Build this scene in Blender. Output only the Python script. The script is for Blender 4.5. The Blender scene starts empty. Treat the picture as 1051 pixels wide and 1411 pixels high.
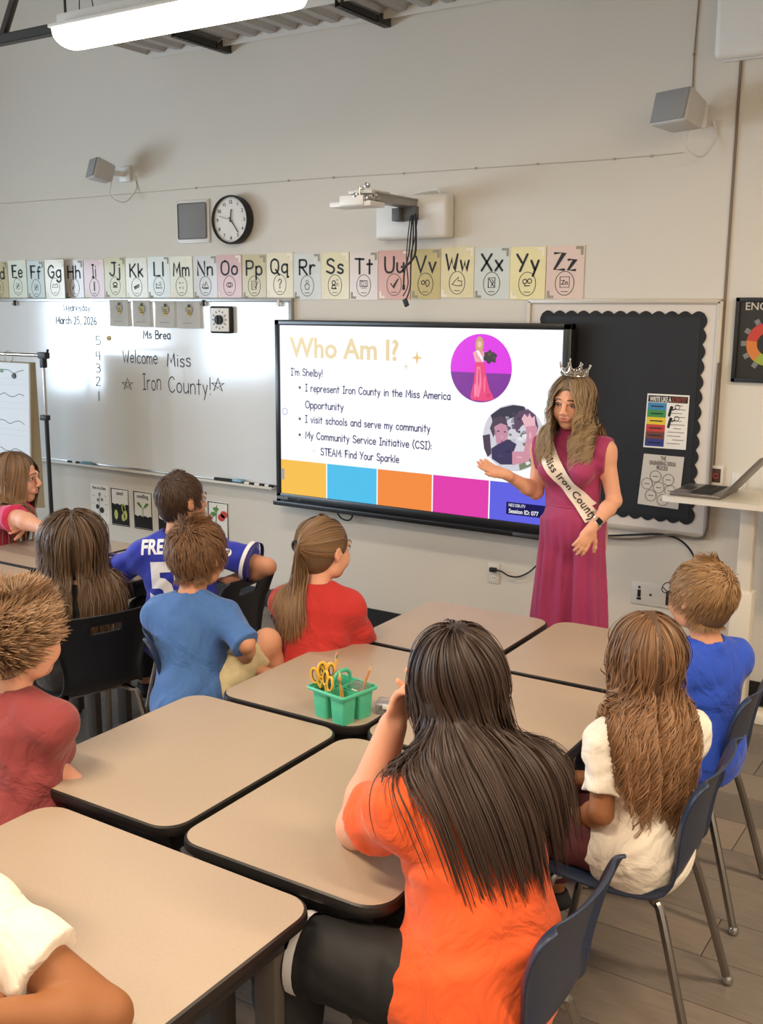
import bpy, bmesh, math, random
import numpy as np
from mathutils import Vector, Matrix
C = bpy.context.scene.collection
PI = math.pi
# ------------------------------------------------------------------ camera
F_PX = 1436.9; CX, CY = 525.5, 705.5; H = 1.95; WY = 5.25
def cam_rows(yaw, pitch, roll):
    f = np.array([-math.sin(yaw)*math.cos(pitch), math.cos(yaw)*math.cos(pitch), -math.sin(pitch)])
    r = np.array([math.cos(yaw), math.sin(yaw), 0.0]); d = np.cross(f, r)
    c, s = math.cos(roll), math.sin(roll)
    return np.array([c*r + s*d, -s*r + c*d, f])
CM = cam_rows(*[math.radians(a) for a in (32.805, 10.950, -0.398)])
cd = bpy.data.cameras.new('camera'); cam = bpy.data.objects.new('camera', cd); C.objects.link(cam)
bpy.context.scene.camera = cam
cd.sensor_fit = 'VERTICAL'; cd.sensor_height = 24; cd.lens = F_PX/1411*24; cd.clip_start = .05
mw = Matrix.Identity(4)
for i in range(3):
    mw[i][0] = CM[0][i]; mw[i][1] = -CM[1][i]; mw[i][2] = -CM[2][i]
mw[2][3] = H
cam.matrix_world = mw
def ray(px, py): return CM.T @ np.array([(px-CX)/F_PX, (py-CY)/F_PX, 1.0])
def W(px, py, Y=WY):                    # point of the plane y=Y seen at a pixel of the photograph
    d = ray(px, py); v = d*(Y/d[1]); return Vector((v[0], v[1], v[2]+H))
def P(px, py, z):                       # point of the horizontal plane at height z
    d = ray(px, py); v = d*((z-H)/d[2]); return Vector((v[0], v[1], z))
def D(px, py, dep):                     # point at a distance along the view axis
    d = ray(px, py)*dep; return Vector((d[0], d[1], d[2]+H))
# ------------------------------------------------------------------ light
sc = bpy.context.scene
sc.view_settings.view_transform = 'Standard'; sc.view_settings.look = 'None'
sc.view_settings.gamma = 1; sc.view_settings.exposure = 0.0
sc.view_settings.use_curve_mapping = False
world = bpy.data.worlds.new('sky'); sc.world = world; world.use_nodes = True
bg = world.node_tree.nodes['Background']; bg.inputs[0].default_value = (.75, .87, 1, 1); bg.inputs[1].default_value = 5.0
def area(name, loc, rot, sx, sy, power, col, spread=180):
    l = bpy.data.lights.new(name, 'AREA'); l.shape = 'RECTANGLE'; l.size = sx; l.size_y = sy
    l.energy = power; l.color = col; l.spread = math.radians(spread)
    o = bpy.data.objects.new(name, l); o.location = loc; o.rotation_euler = rot; C.objects.link(o); return o
WARM = (1.0, .79, .56)
for (lx, ly, p) in ((-2.0, .6, 84), (0.9, 1.0, 62), (-4.9, 1.0, 20), (-1.6, -2.2, 44), (1.2, -2.2, 44), (-5.2, -2.2, 18), (.6, 3.2, 66)):
    area('ceiling_lamp_light', (lx, ly, 3.2), (0, 0, 0), 1.3, .2, p, WARM)
area('lit_lamp_light', (-3.42, 3.3, 3.03), (0, 0, 0), 1.2, .2, 18, (1, .92, .82))
for wy in (-2.6, -.2, 2.2):
    area('window_daylight', (-8.93, wy, 1.75), (0, math.radians(-90), 0), 1.3, 1.7, 95, (.70, .85, 1.0), 150)

# ------------------------------------------------------------------ materials
MATS = {}
def lin(c):
    return tuple((x/255/12.92 if x/255 <= .04045 else ((x/255+.055)/1.055)**2.4) for x in c)
def mat(name, rgb, rough=.5, metal=0, var=0, vscale=5, bump=0, bscale=60, emit=0, spec=.5, trans=0, alpha=1, stretch=None, sss=0, wrinkle=0, sheen=0, coat=0, vdet=3):
    if name in MATS: return MATS[name]
    m = bpy.data.materials.new(name); m.use_nodes = True; nt = m.node_tree; b = nt.nodes['Principled BSDF']
    c = lin(rgb) if max(rgb) > 1 else rgb
    b.inputs['Base Color'].default_value = (*c, 1); b.inputs['Roughness'].default_value = rough
    b.inputs['Metallic'].default_value = metal; b.inputs['Specular IOR Level'].default_value = spec
    if trans: b.inputs['Transmission Weight'].default_value = trans; b.inputs['IOR'].default_value = 1.3
    if alpha < 1: b.inputs['Alpha'].default_value = alpha
    if sss: b.inputs['Subsurface Weight'].default_value = sss; b.inputs['Subsurface Radius'].default_value = (.012, .005, .003); b.inputs['Subsurface Scale'].default_value = 1
    if sheen: b.inputs['Sheen Weight'].default_value = sheen
    if coat: b.inputs['Coat Weight'].default_value = coat; b.inputs['Coat Roughness'].default_value = .12
    if emit: b.inputs['Emission Color'].default_value = (*c, 1); b.inputs['Emission Strength'].default_value = emit
    if var or bump or wrinkle:
        tc = nt.nodes.new('ShaderNodeTexCoord'); mp = nt.nodes.new('ShaderNodeMapping')
        nt.links.new(tc.outputs['Object'], mp.inputs[0])
        if stretch: mp.inputs['Scale'].default_value = stretch
    if var:
        n = nt.nodes.new('ShaderNodeTexNoise'); n.inputs['Scale'].default_value = vscale; n.inputs['Detail'].default_value = vdet
        nt.links.new(mp.outputs[0], n.inputs['Vector'])
        mr = nt.nodes.new('ShaderNodeMapRange'); mr.inputs[1].default_value = .25; mr.inputs[2].default_value = .75
        mr.inputs[3].default_value = 1-var; mr.inputs[4].default_value = 1+var
        nt.links.new(n.outputs[0], mr.inputs[0])
        mx = nt.nodes.new('ShaderNodeVectorMath'); mx.operation = 'SCALE'; mx.inputs[0].default_value = c
        nt.links.new(mr.outputs[0], mx.inputs['Scale']); nt.links.new(mx.outputs[0], b.inputs['Base Color'])
    hs = None
    if bump:
        n2 = nt.nodes.new('ShaderNodeTexNoise'); n2.inputs['Scale'].default_value = bscale; n2.inputs['Detail'].default_value = 4
        nt.links.new(mp.outputs[0], n2.inputs['Vector'])
        bp = nt.nodes.new('ShaderNodeBump'); bp.inputs['Strength'].default_value = bump; bp.inputs['Distance'].default_value = .004
        nt.links.new(n2.outputs[0], bp.inputs['Height']); nt.links.new(bp.outputs[0], b.inputs['Normal']); hs = bp
    if wrinkle:
        n3 = nt.nodes.new('ShaderNodeTexNoise'); n3.inputs['Scale'].default_value = 8; n3.inputs['Detail'].default_value = 3; n3.inputs['Distortion'].default_value = 1.2
        nt.links.new(mp.outputs[0], n3.inputs['Vector'])
        b3 = nt.nodes.new('ShaderNodeBump'); b3.inputs['Strength'].default_value = wrinkle; b3.inputs['Distance'].default_value = .03
        nt.links.new(n3.outputs[0], b3.inputs['Height'])
        if hs: nt.links.new(hs.outputs[0], b3.inputs['Normal'])
        nt.links.new(b3.outputs[0], b.inputs['Normal'])
    MATS[name] = m; return m
def emat(name, rgb, s=1.0):
    if name in MATS: return MATS[name]
    m = bpy.data.materials.new(name); m.use_nodes = True; nt = m.node_tree; b = nt.nodes['Principled BSDF']
    c = lin(rgb); b.inputs['Base Color'].default_value = (0.01, .01, .01, 1); b.inputs['Roughness'].default_value = .35
    b.inputs['Emission Color'].default_value = (*c, 1); b.inputs['Emission Strength'].default_value = s
    MATS[name] = m; return m

# ------------------------------------------------------------------ geometry collector
class G:
    def __init__(s): s.v = []; s.f = []
    def add(s, vs, fs):
        n = len(s.v); s.v += [tuple(v) for v in vs]; s.f += [tuple(n+i for i in f) for f in fs]; return s
    def box(s, x0, x1, y0, y1, z0, z1, b=0, seg=2):
        if b <= 0:
            vs = [(x, y, z) for x in (x0, x1) for y in (y0, y1) for z in (z0, z1)]
            return s.add(vs, [(0, 1, 3, 2), (4, 6, 7, 5), (0, 4, 5, 1), (2, 3, 7, 6), (0, 2, 6, 4), (1, 5, 7, 3)])
        bm = bmesh.new(); bmesh.ops.create_cube(bm, size=1)
        for v in bm.verts: v.co = Vector(((x0+x1)/2+v.co.x*(x1-x0), (y0+y1)/2+v.co.y*(y1-y0), (z0+z1)/2+v.co.z*(z1-z0)))
        bmesh.ops.bevel(bm, geom=bm.edges[:], offset=b, segments=seg, profile=.5, affect='EDGES')
        return s.bm(bm)
    def bm(s, bm, M=None):
        bm.verts.index_update()
        vs = [(M @ v.co if M else v.co.copy()) for v in bm.verts]; fs = [[v.index for v in f.verts] for f in bm.faces]; bm.free()
        return s.add(vs, fs)
    def obox(s, c, ax, ay, az, hx, hy, hz, b=0):      # oriented box
        t = G().box(-hx, hx, -hy, hy, -hz, hz, b)
        c, ax, ay, az = map(Vector, (c, ax, ay, az))
        return s.add([c+ax*v[0]+ay*v[1]+az*v[2] for v in t.v], t.f)
    def tube(s, pts, r, n=8, cap=True):
        pts = [Vector(p) for p in pts]; m = len(pts); rs = r if hasattr(r, '__len__') else [r]*m
        up = None; vs = []; fs = []
        for i, p in enumerate(pts):
            t = (pts[min(i+1, m-1)]-pts[max(i-1, 0)]).normalized()
            if up is None:
                up = Vector((0, 0, 1)) if abs(t.z) < .9 else Vector((1, 0, 0))
            a = (up - t*up.dot(t)).normalized(); bb = t.cross(a); up = a
            for k in range(n):
                q = 2*PI*k/n; vs.append(p + (a*math.cos(q)+bb*math.sin(q))*rs[i])
        for i in range(m-1):
            for k in range(n):
                fs.append((i*n+k, i*n+(k+1) % n, (i+1)*n+(k+1) % n, (i+1)*n+k))
        if cap: fs += [tuple(range(n))[::-1], tuple((m-1)*n+k for k in range(n))]
        return s.add(vs, fs)
    def lathe(s, prof, c=(0, 0, 0), n=24, axis='z', cap=True):
        vs = []; fs = []; c = Vector(c)
        for (r, h) in prof:
            for k in range(n):
                q = 2*PI*k/n; x, y = r*math.cos(q), r*math.sin(q)
                vs.append(c + (Vector((x, y, h)) if axis == 'z' else Vector((x, h, y)) if axis == 'y' else Vector((h, x, y))))
        m = len(prof)
        for i in range(m-1):
            for k in range(n): fs.append((i*n+k, i*n+(k+1) % n, (i+1)*n+(k+1) % n, (i+1)*n+k))
        if cap: fs += [tuple(range(n))[::-1], tuple((m-1)*n+k for k in range(n))]
        return s.add(vs, fs)
    def prism(s, pts, y0, y1):            # outline in x,z ; extruded along y (y0 = front, smaller)
        n = len(pts)
        vs = [(p[0], y0, p[1]) for p in pts]+[(p[0], y1, p[1]) for p in pts]
        fs = [tuple(range(n)), tuple(range(2*n-1, n-1, -1))]+[(i, n+i, n+(i+1) % n, (i+1) % n) for i in range(n)]
        return s.add(vs, fs)
    def prismz(s, pts, z0, z1):
        n = len(pts)
        vs = [(p[0], p[1], z0) for p in pts]+[(p[0], p[1], z1) for p in pts]
        fs = [tuple(range(n))[::-1], tuple(range(n, 2*n))]+[(i, (i+1) % n, n+(i+1) % n, n+i) for i in range(n)]
        return s.add(vs, fs)
    def ball(s, c, r, n=10, m=7):
        r = r if hasattr(r, '__len__') else (r, r, r)
        bm = bmesh.new(); bmesh.ops.create_uvsphere(bm, u_segments=n, v_segments=m, radius=1)
        for v in bm.verts: v.co = Vector((c[0]+v.co.x*r[0], c[1]+v.co.y*r[1], c[2]+v.co.z*r[2]))
        return s.bm(bm)
    def mesh(s, name, off=(0, 0, 0), smooth=False, fix=True):
        me = bpy.data.meshes.new(name)
        me.from_pydata([(v[0]-off[0], v[1]-off[1], v[2]-off[2]) for v in s.v], [], s.f)
        if fix:
            b = bmesh.new(); b.from_mesh(me); bmesh.ops.recalc_face_normals(b, faces=b.faces[:]); b.to_mesh(me); b.free()
        if smooth:
            me.polygons.foreach_set('use_smooth', [True]*len(me.polygons))
            if smooth != 'all':
                me.set_sharp_from_angle(angle=math.radians(35 if smooth is True else smooth))
        return me
def tag(o, label=None, cat=None, group=None, kind=None):
    if label: o['label'] = label
    if cat: o['category'] = cat
    if group: o['group'] = group
    if kind: o['kind'] = kind
    return o
def thing(name, label, cat, loc=(0, 0, 0), group=None, rz=0):
    o = bpy.data.objects.new(name, None); C.objects.link(o); o.location = loc; o.rotation_euler = (0, 0, rz)
    o.empty_display_size = .1
    return tag(o, label, cat, group)
def part(name, g, m, parent=None, smooth=True, label=None, fix=True, local=False):
    """mesh given in world coordinates, re-expressed from the parent's origin (local=True: already local)"""
    off = Vector((0, 0, 0))
    if parent is not None and not local:
        p = parent
        while p is not None: off = off+Vector(p.location); p = p.parent
    me = g if isinstance(g, bpy.types.Mesh) else g.mesh(name, off, smooth, fix)
    o = bpy.data.objects.new(name, me); C.objects.link(o)
    if m: me.materials.append(m)
    if parent is not None: o.parent = parent
    if label: o['label'] = label
    return o
def solo(name, g, m, label, cat, group=None, smooth=True, base=None):
    """a thing that is one mesh, origin at its base"""
    if base is None:
        a = np.array(g.v); base = ((a[:, 0].min()+a[:, 0].max())/2, (a[:, 1].min()+a[:, 1].max())/2, a[:, 2].min())
    me = g.mesh(name, base, smooth); me.materials.append(m)
    o = bpy.data.objects.new(name, me); C.objects.link(o); o.location = base
    return tag(o, label, cat, group)
def struct(name, g, m, parent=None, smooth=False):
    me = g.mesh(name, (0, 0, 0), smooth); me.materials.append(m)
    o = bpy.data.objects.new(name, me); C.objects.link(o)
    if parent: o.parent = parent
    else: o['kind'] = 'structure'
    return o
def copy_tree(o, parent=None, label=None):
    c = o.copy(); C.objects.link(c); c.parent = parent
    if label: c['label'] = label
    for ch in list(o.children): copy_tree(ch, c)
    return c
def catmull(pts, k=6):
    pts = [np.array(p, float) for p in pts]; out = []
    for i in range(len(pts)-1):
        p0 = pts[max(i-1, 0)]; p1 = pts[i]; p2 = pts[i+1]; p3 = pts[min(i+2, len(pts)-1)]
        for j in range(k):
            t = j/k; out.append(.5*((2*p1)+(-p0+p2)*t+(2*p0-5*p1+4*p2-p3)*t*t+(-p0+3*p1-3*p2+p3)*t**3))
    out.append(pts[-1]); return out
# ------------------------------------------------------------------ writing: a single-stroke hand
GL = {
'A':(7,"0,0 3.5,10 7,0|1.4,3.6 5.6,3.6"),'B':(6,"0,0 0,10|~0,10 4,9.7 5,7.7 4,5.6 0,5.3|~0,5.3 4.6,5 6,2.6 4.6,.3 0,0"),
'C':(6.5,"~6.3,8.3 4,10 1.2,8.4 0,5 1.2,1.6 4,0 6.4,1.8"),'D':(6.5,"0,0 0,10|~0,10 4,9.2 6.4,5 4,.8 0,0"),
'E':(5,"5,10 0,10 0,0 5,0|0,5.2 4.2,5.2"),'F':(5,"5,10 0,10 0,0|0,5.2 4.2,5.2"),'G':(6.8,"~6.3,8.4 4,10 1.2,8.4 0,5 1.2,1.6 4,0 6.5,1.8|6.5,1.8 6.5,4.6 4,4.6"),
'H':(6,"0,0 0,10|6,0 6,10|0,5.2 6,5.2"),'I':(3.4,"1.7,0 1.7,10|0,10 3.4,10|0,0 3.4,0"),'J':(5,"~4.6,10 4.6,3 3.6,.4 1.6,.2 0,2|2,10 6,10"),
'K':(6,"0,0 0,10|5.6,10 0,4.4|1.6,5.8 6,0"),'L':(5,"0,10 0,0 5,0"),'M':(8,"0,0 1,10 4,3 7,10 8,0"),'N':(6.4,"0,0 0,10 6.4,0 6.4,10"),
'O':(7,"~3.5,10 .8,8.6 0,5 .8,1.4 3.5,0 6.2,1.4 7,5 6.2,8.6 3.5,10"),'P':(5.8,"0,0 0,10|~0,10 4.4,9.8 5.8,7.4 4.4,4.9 0,4.7"),
'Q':(7.4,"~3.5,10 .8,8.6 0,5 .8,1.4 3.5,0 6.2,1.4 7,5 6.2,8.6 3.5,10|4.4,2.6 7.6,-1"),'R':(6,"0,0 0,10|~0,10 4.4,9.8 5.6,7.6 4.4,5.3 0,5|1.8,5 6,0"),
'S':(6,"~5.6,8.6 3.4,10 .8,8.9 .8,6.7 3,5.3 5.4,4 5.8,1.8 3.6,.1 0,1.4"),'T':(6.4,"3.2,0 3.2,10|0,10 6.4,9.6"),'U':(6.4,"~0,10 0,4 .9,.9 3.2,0 5.5,.9 6.4,4 6.4,10"),
'V':(7,"0,10 3.5,0 7,10"),'W':(9,"0,10 2.4,0 4.5,7 6.6,0 9,10"),'X':(6.6,"0,10 6.6,0|6.4,10 0,0"),'Y':(6.4,"0,10 3.2,5|6.4,10 2,0"),'Z':(6.4,"0,10 6.2,10 0,0 6.4,0"),
'a':(5,"~4.6,5.2 2.8,6.2 .6,5 0,3 .8,.7 2.6,0 4.6,1.6|4.7,6 4.8,0"),'b':(5,"0,10 0,0|~0,1.5 2.3,0 4.4,.9 5,3 4.2,5.2 2.3,6.1 0,4.7"),
'c':(4.6,"~4.4,5 2.6,6.1 .6,5 0,3 .7,.9 2.6,0 4.6,1"),'d':(5,"5,10 5,0|~5,4.7 2.8,6.1 .8,5.2 0,3 .6,.9 2.7,0 5,1.5"),
'e':(4.8,"~.2,3.2 4.6,3.4 4.2,5.2 2.5,6.1 .6,5 0,3 .8,.8 2.6,0 4.7,1"),'f':(4,"~4,9.2 2.8,10 1.6,9 1.5,6 1.5,0|0,6 3.6,6"),
'g':(5,"~4.8,5.2 2.8,6.1 .7,5.1 0,3.2 .7,1.1 2.7,.3 4.8,1.8|~4.9,6 4.9,-1.4 3.8,-3.2 1.8,-3.4 .2,-2.3"),'h':(4.8,"0,10 0,0|~0,4.2 1.4,5.8 3.2,6 4.6,4.6 4.8,0"),
'i':(1,".5,6 .5,0|.5,8.3 .5,8.5"),'j':(2.6,"~2.2,6 2.2,-1.6 1.2,-3.2 -.6,-2.8|2.2,8.3 2.2,8.5"),'k':(4.4,"0,10 0,0|4,6 0,2.6|1.4,3.6 4.4,0"),'l':(1,".5,10 .5,0"),
'm':(7.4,"0,6 0,0|~0,4.2 1.2,5.8 2.6,5.9 3.6,4.6 3.7,0|~3.7,4.2 5,5.8 6.3,5.9 7.3,4.6 7.4,0"),'n':(4.6,"0,6 0,0|~0,4.2 1.4,5.8 3.2,6 4.5,4.6 4.6,0"),
'o':(5,"~2.5,6.1 .6,5.1 0,3 .6,.9 2.5,0 4.4,.9 5,3 4.4,5.1 2.5,6.1"),'p':(5,"0,6 0,-3.4|~0,1.5 2.3,0 4.4,.9 5,3 4.2,5.2 2.3,6.1 0,4.7"),
'q':(5,"~4.8,5.2 2.8,6.1 .7,5.1 0,3.2 .7,1.1 2.7,.3 4.8,1.8|4.9,6 4.9,-3.4 6,-2.6"),'r':(3.6,"0,6 0,0|~0,3.8 1.2,5.6 2.4,6 3.6,5.6"),
's':(4.2,"~4,5.2 2.3,6.1 .5,5.3 .6,4 2.2,3.2 3.8,2.3 3.9,.9 2.2,0 0,.9"),'t':(3.8,"1.8,9 1.8,0|0,6.2 3.8,6.2"),'u':(4.8,"~0,6 0,2 1,.2 2.6,0 4.6,1.6|4.7,6 4.8,0"),
'v':(4.6,"0,6 2.3,0 4.6,6"),'w':(6.4,"0,6 1.7,0 3.2,5 4.7,0 6.4,6"),'x':(4.4,"0,6 4.4,0|4.3,6 0,0"),'y':(4.6,"0,6 2.4,.4|4.6,6 1.2,-3.2"),'z':(4.4,"0,6 4.2,6 0,0 4.4,0"),
'0':(5.4,"~2.7,10 .5,8 0,5 .5,2 2.7,0 4.9,2 5.4,5 4.9,8 2.7,10"),'1':(2,"1,0 1,10"),'2':(5,"~.2,8.2 2.2,10 4.4,8.6 4,6 0,0|0,0 5,0"),
'3':(5,"~.2,9 2.4,10 4.4,8.4 3.8,6 1.8,5.3 4.2,4.8 5,2.6 3,0 0,1"),'4':(5.2,".6,10 0,4.4 5.2,4.4|4,10 4,0"),'5':(5,"4.6,10 .6,10 .3,5.6|~.3,5.6 3,6 4.9,3.6 3.8,.6 0,.4"),
'6':(5,"~4,10 1.2,7 0,3 1.4,.2 4,.4 5,2.8 3.4,5 .3,3.8"),'7':(5,"0,10 5,10 1.6,0"),'8':(5,"~2.5,5.4 .5,7.6 2.5,10 4.5,7.6 2.5,5.4 0,2.6 2.5,0 5,2.6 2.5,5.4"),'9':(5,"~4.8,7 2.6,5 .3,7 1.6,9.8 4.2,9.4 4.8,7 3.6,0"),
'!':(1,".5,10 .5,3|.5,.2 .5,.4"),'.':(1,".5,0 .5,.2"),',':(1.4,".8,.6 .1,-1.6"),"'":(1,".5,10 .3,8"),':':(1,".5,1 .5,1.2|.5,5 .5,5.2"),'-':(3,"0,4 3,4"),
'(':(2.4,"~2.2,11 .2,7 .2,3 2.2,-1"),')':(2.4,"~.2,11 2.2,7 2.2,3 .2,-1"),'?':(5,"~.2,8.2 2.2,10 4.6,8.4 4,5.8 2.3,4.6 2.3,3|2.3,.2 2.3,.4"),' ':(3.2,""),
'*':(8,"0,5.6 8,6 1.4,0 4.2,9.6 6.8,0 0,5.6"),'~':(3,"")}
def ribbon2d(pts, w):
    """flat stroke with round ends -> (verts2d, faces)"""
    p = [pts[0]]
    for q in pts[1:]:
        if np.hypot(*(np.array(q)-p[-1])) > 1e-6: p.append(np.array(q))
    p = [np.array(q, float) for q in p]
    if len(p) == 1: p.append(p[0]+np.array([w*.05, 0]))
    vs = []; fs = []; n = len(p)
    for i in range(n):
        a = p[max(i-1, 0)]; b = p[min(i+1, n-1)]; t = b-a; L = np.hypot(*t); t = t/L if L > 0 else np.array([1., 0])
        k = 1.0
        if 0 < i < n-1:
            t1 = p[i]-p[i-1]; t1 /= np.hypot(*t1); k = 1/max(.45, abs(t1@t))
        nn = np.array([-t[1], t[0]])*w/2*k; vs += [p[i]+nn, p[i]-nn]
        if i: fs.append((2*i-2, 2*i-1, 2*i+1, 2*i))
    for e, s in ((0, -1), (n-1, 1)):
        c = p[e]; t = p[1]-p[0] if e == 0 else p[-1]-p[-2]; t = t/np.hypot(*t)*s; nn = np.array([-t[1], t[0]])
        b0 = len(vs); vs += [c+(nn*math.cos(q)+t*math.sin(q))*w/2 for q in (0, PI/4, PI/2, 3*PI/4, PI)]
        fs.append(tuple(range(b0, b0+5)))
    return vs, fs
def strokes(txt, h, w, x0=0, z0=0, gap=1.6, jit=0, aspect=1, slope=0, rnd=None):
    """returns G in plane y=0 ; x right, z up"""
    g = G(); s = h/10; x = 0; rnd = rnd or random.Random(1)
    for ch in txt:
        wd, st = GL.get(ch, GL[' '])
        dy = rnd.uniform(-jit, jit); sc_ = 1+rnd.uniform(-jit, jit)*.12
        for k in [q for q in st.split('|') if q]:
            sm = k[0] == '~'; pts = [tuple(float(c) for c in q.split(',')) for q in k.lstrip('~').split()]
            pts = [((x+a*aspect*sc_)*s, (b*sc_+dy)*s) for a, b in pts]
            if sm: pts = catmull(pts, 5)
            vs, fs = ribbon2d(pts, w)
            g.add([(x0+v[0], 0, z0+v[1]+slope*v[0]) for v in vs], fs)
        x += wd*aspect+gap
    g.width = x*s
    return g
def place(g, y): g.v = [(a, b+y, c) for a, b, c in g.v]; return g
def bold(txt, size, off=0.0, ext=0, space=1.0):
    cu = bpy.data.curves.new('t', 'FONT'); cu.body = txt; cu.size = size; cu.offset = off; cu.extrude = ext; cu.space_character = space
    cu.resolution_u = 3
    o = bpy.data.objects.new('t', cu); C.objects.link(o)
    me = bpy.data.meshes.new_from_object(o.evaluated_get(bpy.context.evaluated_depsgraph_get()))
    g = G().add([(v.co.x, 0 if not ext else -v.co.z, v.co.y) for v in me.vertices], [tuple(p.vertices) for p in me.polygons])
    bpy.data.objects.remove(o); bpy.data.curves.remove(cu); bpy.data.meshes.remove(me)
    xs = [v[0] for v in g.v]; g.width = max(xs) if xs else 0
    return g
def shift(g, x=0, y=0, z=0, s=1): g.v = [(a*s+x, b*s+y, c*s+z) for a, b, c in g.v]; return g
def fitw(g, x0, x1, z0, y):           # squeeze horizontally into x0..x1
    xs = [v[0] for v in g.v]; a, b = min(xs), max(xs); k = (x1-x0)/(b-a)
    g.v = [(x0+(v[0]-a)*k, y, z0+v[2]) for v in g.v]; return g
def circle(cx, cz, rx, rz=None, n=32, a0=0, a1=2*PI):
    rz = rz or rx
    return [(cx+rx*math.cos(a0+(a1-a0)*i/n), cz+rz*math.sin(a0+(a1-a0)*i/n)) for i in range(n)]
def flat(pts, y): return G().add([(p[0], y, p[1]) for p in pts], [tuple(range(len(pts)))])
def line(pts, w, y, closed=False):
    pts = [np.array(p) for p in pts]
    if closed: pts = pts+[pts[0], pts[1]]
    vs, fs = ribbon2d(pts, w); return G().add([(v[0], y, v[1]) for v in vs], fs)
# ------------------------------------------------------------------ room shell
RX0, RX1, RY0, RZ = -9.0, 2.4, -4.6, 4.75
m_wall = mat('wall paint', (214, 208, 197), .85, var=.015, vscale=1.2, bump=.05, bscale=220)
m_floor = mat('floor plank', (142, 128, 114), .5, var=.16, vscale=9, stretch=(1, 9, 1), bump=.04, bscale=40)
m_black = mat('matt black', (22, 22, 24), .55)
m_base = mat('baseboard rubber', (26, 25, 26), .5)
m_white = mat('white plastic', (225, 222, 216), .4)
m_offw = mat('warm white metal', (215, 211, 203), .45)
m_alu = mat('aluminium', (170, 168, 165), .35, .85)
m_steel = mat('chrome', (190, 188, 185), .18, 1)
m_dk = mat('dark steel', (74, 72, 70), .45, .7)
m_paper = mat('white paper', (232, 229, 222), .7)
m_ink = mat('black ink', (20, 20, 22), .6)
m_gap = mat('joint dark', (40, 36, 33), .9)
def slab(name, x0, x1, y0, y1, z0, z1, m): return struct(name, G().box(x0, x1, y0, y1, z0, z1), m)
fl = slab('floor', RX0-.2, RX1+.2, RY0-.2, WY+.2, -.25, -.005, m_gap)
slab('wall_front', RX0-.2, RX1+.2, WY, WY+.2, -.05, RZ, m_wall)
slab('wall_back', RX0-.2, RX1+.2, RY0-.2, RY0, -.05, RZ, m_wall)
slab('wall_right', RX1, RX1+.2, RY0, WY, -.05, RZ, m_wall)
slab('ceiling', RX0-.2, RX1+.2, RY0-.2, WY+.2, RZ, RZ+.2, mat('ceiling paint', (190, 188, 182), .9))
# left wall with three window openings
g = G(); wins = [(-3.3, -1.9), (-.9, .5), (1.5, 2.9)]; wz0, wz1 = .95, 2.55
g.box(RX0-.2, RX0, RY0, WY, -.05, wz0); g.box(RX0-.2, RX0, RY0, WY, wz1, RZ)
ys = [RY0]+[q for w in wins for q in w]+[WY]
for i in range(0, len(ys), 2): g.box(RX0-.2, RX0, ys[i], ys[i+1], wz0, wz1)
struct('wall_left', g, m_wall)
m_glass = mat('window glass', (235, 245, 250), .02, trans=1)
for i, (a, b) in enumerate(wins):
    g = G()
    for (p, q, r, s) in ((a, a+.05, wz0, wz1), (b-.05, b, wz0, wz1), (a, b, wz0, wz0+.05), (a, b, wz1-.05, wz1), ((a+b)/2-.02, (a+b)/2+.02, wz0, wz1)):
        g.box(RX0-.12, RX0-.06, p, q, r, s)
    w = struct('window_%d' % (i+1), g, m_alu)
    part('pane', G().box(RX0-.095, RX0-.09, a+.05, b-.05, wz0+.05, wz1-.05), m_glass, w)
struct('baseboard_front', G().box(RX0, RX1, WY-.012, WY, 0, .12).box(RX0, RX1, WY-.02, WY-.012, 0, .012), m_base)
# floor planks (each its own object)
rnd = random.Random(3); pw, pl = .235, 1.22
fm = []
for k, c in enumerate(((120, 110, 101), (131, 119, 108), (142, 128, 115), (113, 104, 96))):
    fm.append(mat('floor plank %s' % 'abcd'[k], c, .42, var=.13, vscale=7, stretch=(9, 1, 1) if 0 else (1.2, 12, 1), bump=.05, bscale=30))
meshes = []
for k in range(4):
    bm_ = G().box(0, pl-.003, 0, pw-.003, -.006, 0, .0015, 1).mesh('plank', smooth=False); bm_.materials.append(fm[k]); meshes.append(bm_)
x0f = -7.0; n = 0
yy = 1.1; row = 0
while yy < WY-.02:
    off = (row*.437) % pl; xx = x0f-off
    while xx < .35:
        me = meshes[rnd.randrange(4)]
        if yy+pw > WY or (xx < x0f and 0): pass
        o = bpy.data.objects.new('plank', me); C.objects.link(o); o.location = (xx, yy, 0); o.parent = fl; n += 1
        xx += pl
    yy += pw; row += 1
struct('trim_1', G().box(x0f-1.3, RX1, RY0, 1.1, -.006, -.001).box(-RX1*0+.35+1.3, RX1, 1.1, WY, -.006, -.001).box(RX0, x0f-1.25, 1.1, WY, -.006, -.001), m_floor)
# thin wall seam at right (conduit)
a, b = W(1029, 83), W(978, 660)
solo('wall_conduit', G().box(-1.412, -1.400, WY-.008, WY, 1.17, 3.13), mat('conduit', (120, 104, 88), .6), 'thin brown vertical raceway on the wall right of the black bulletin board', 'conduit')

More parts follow.
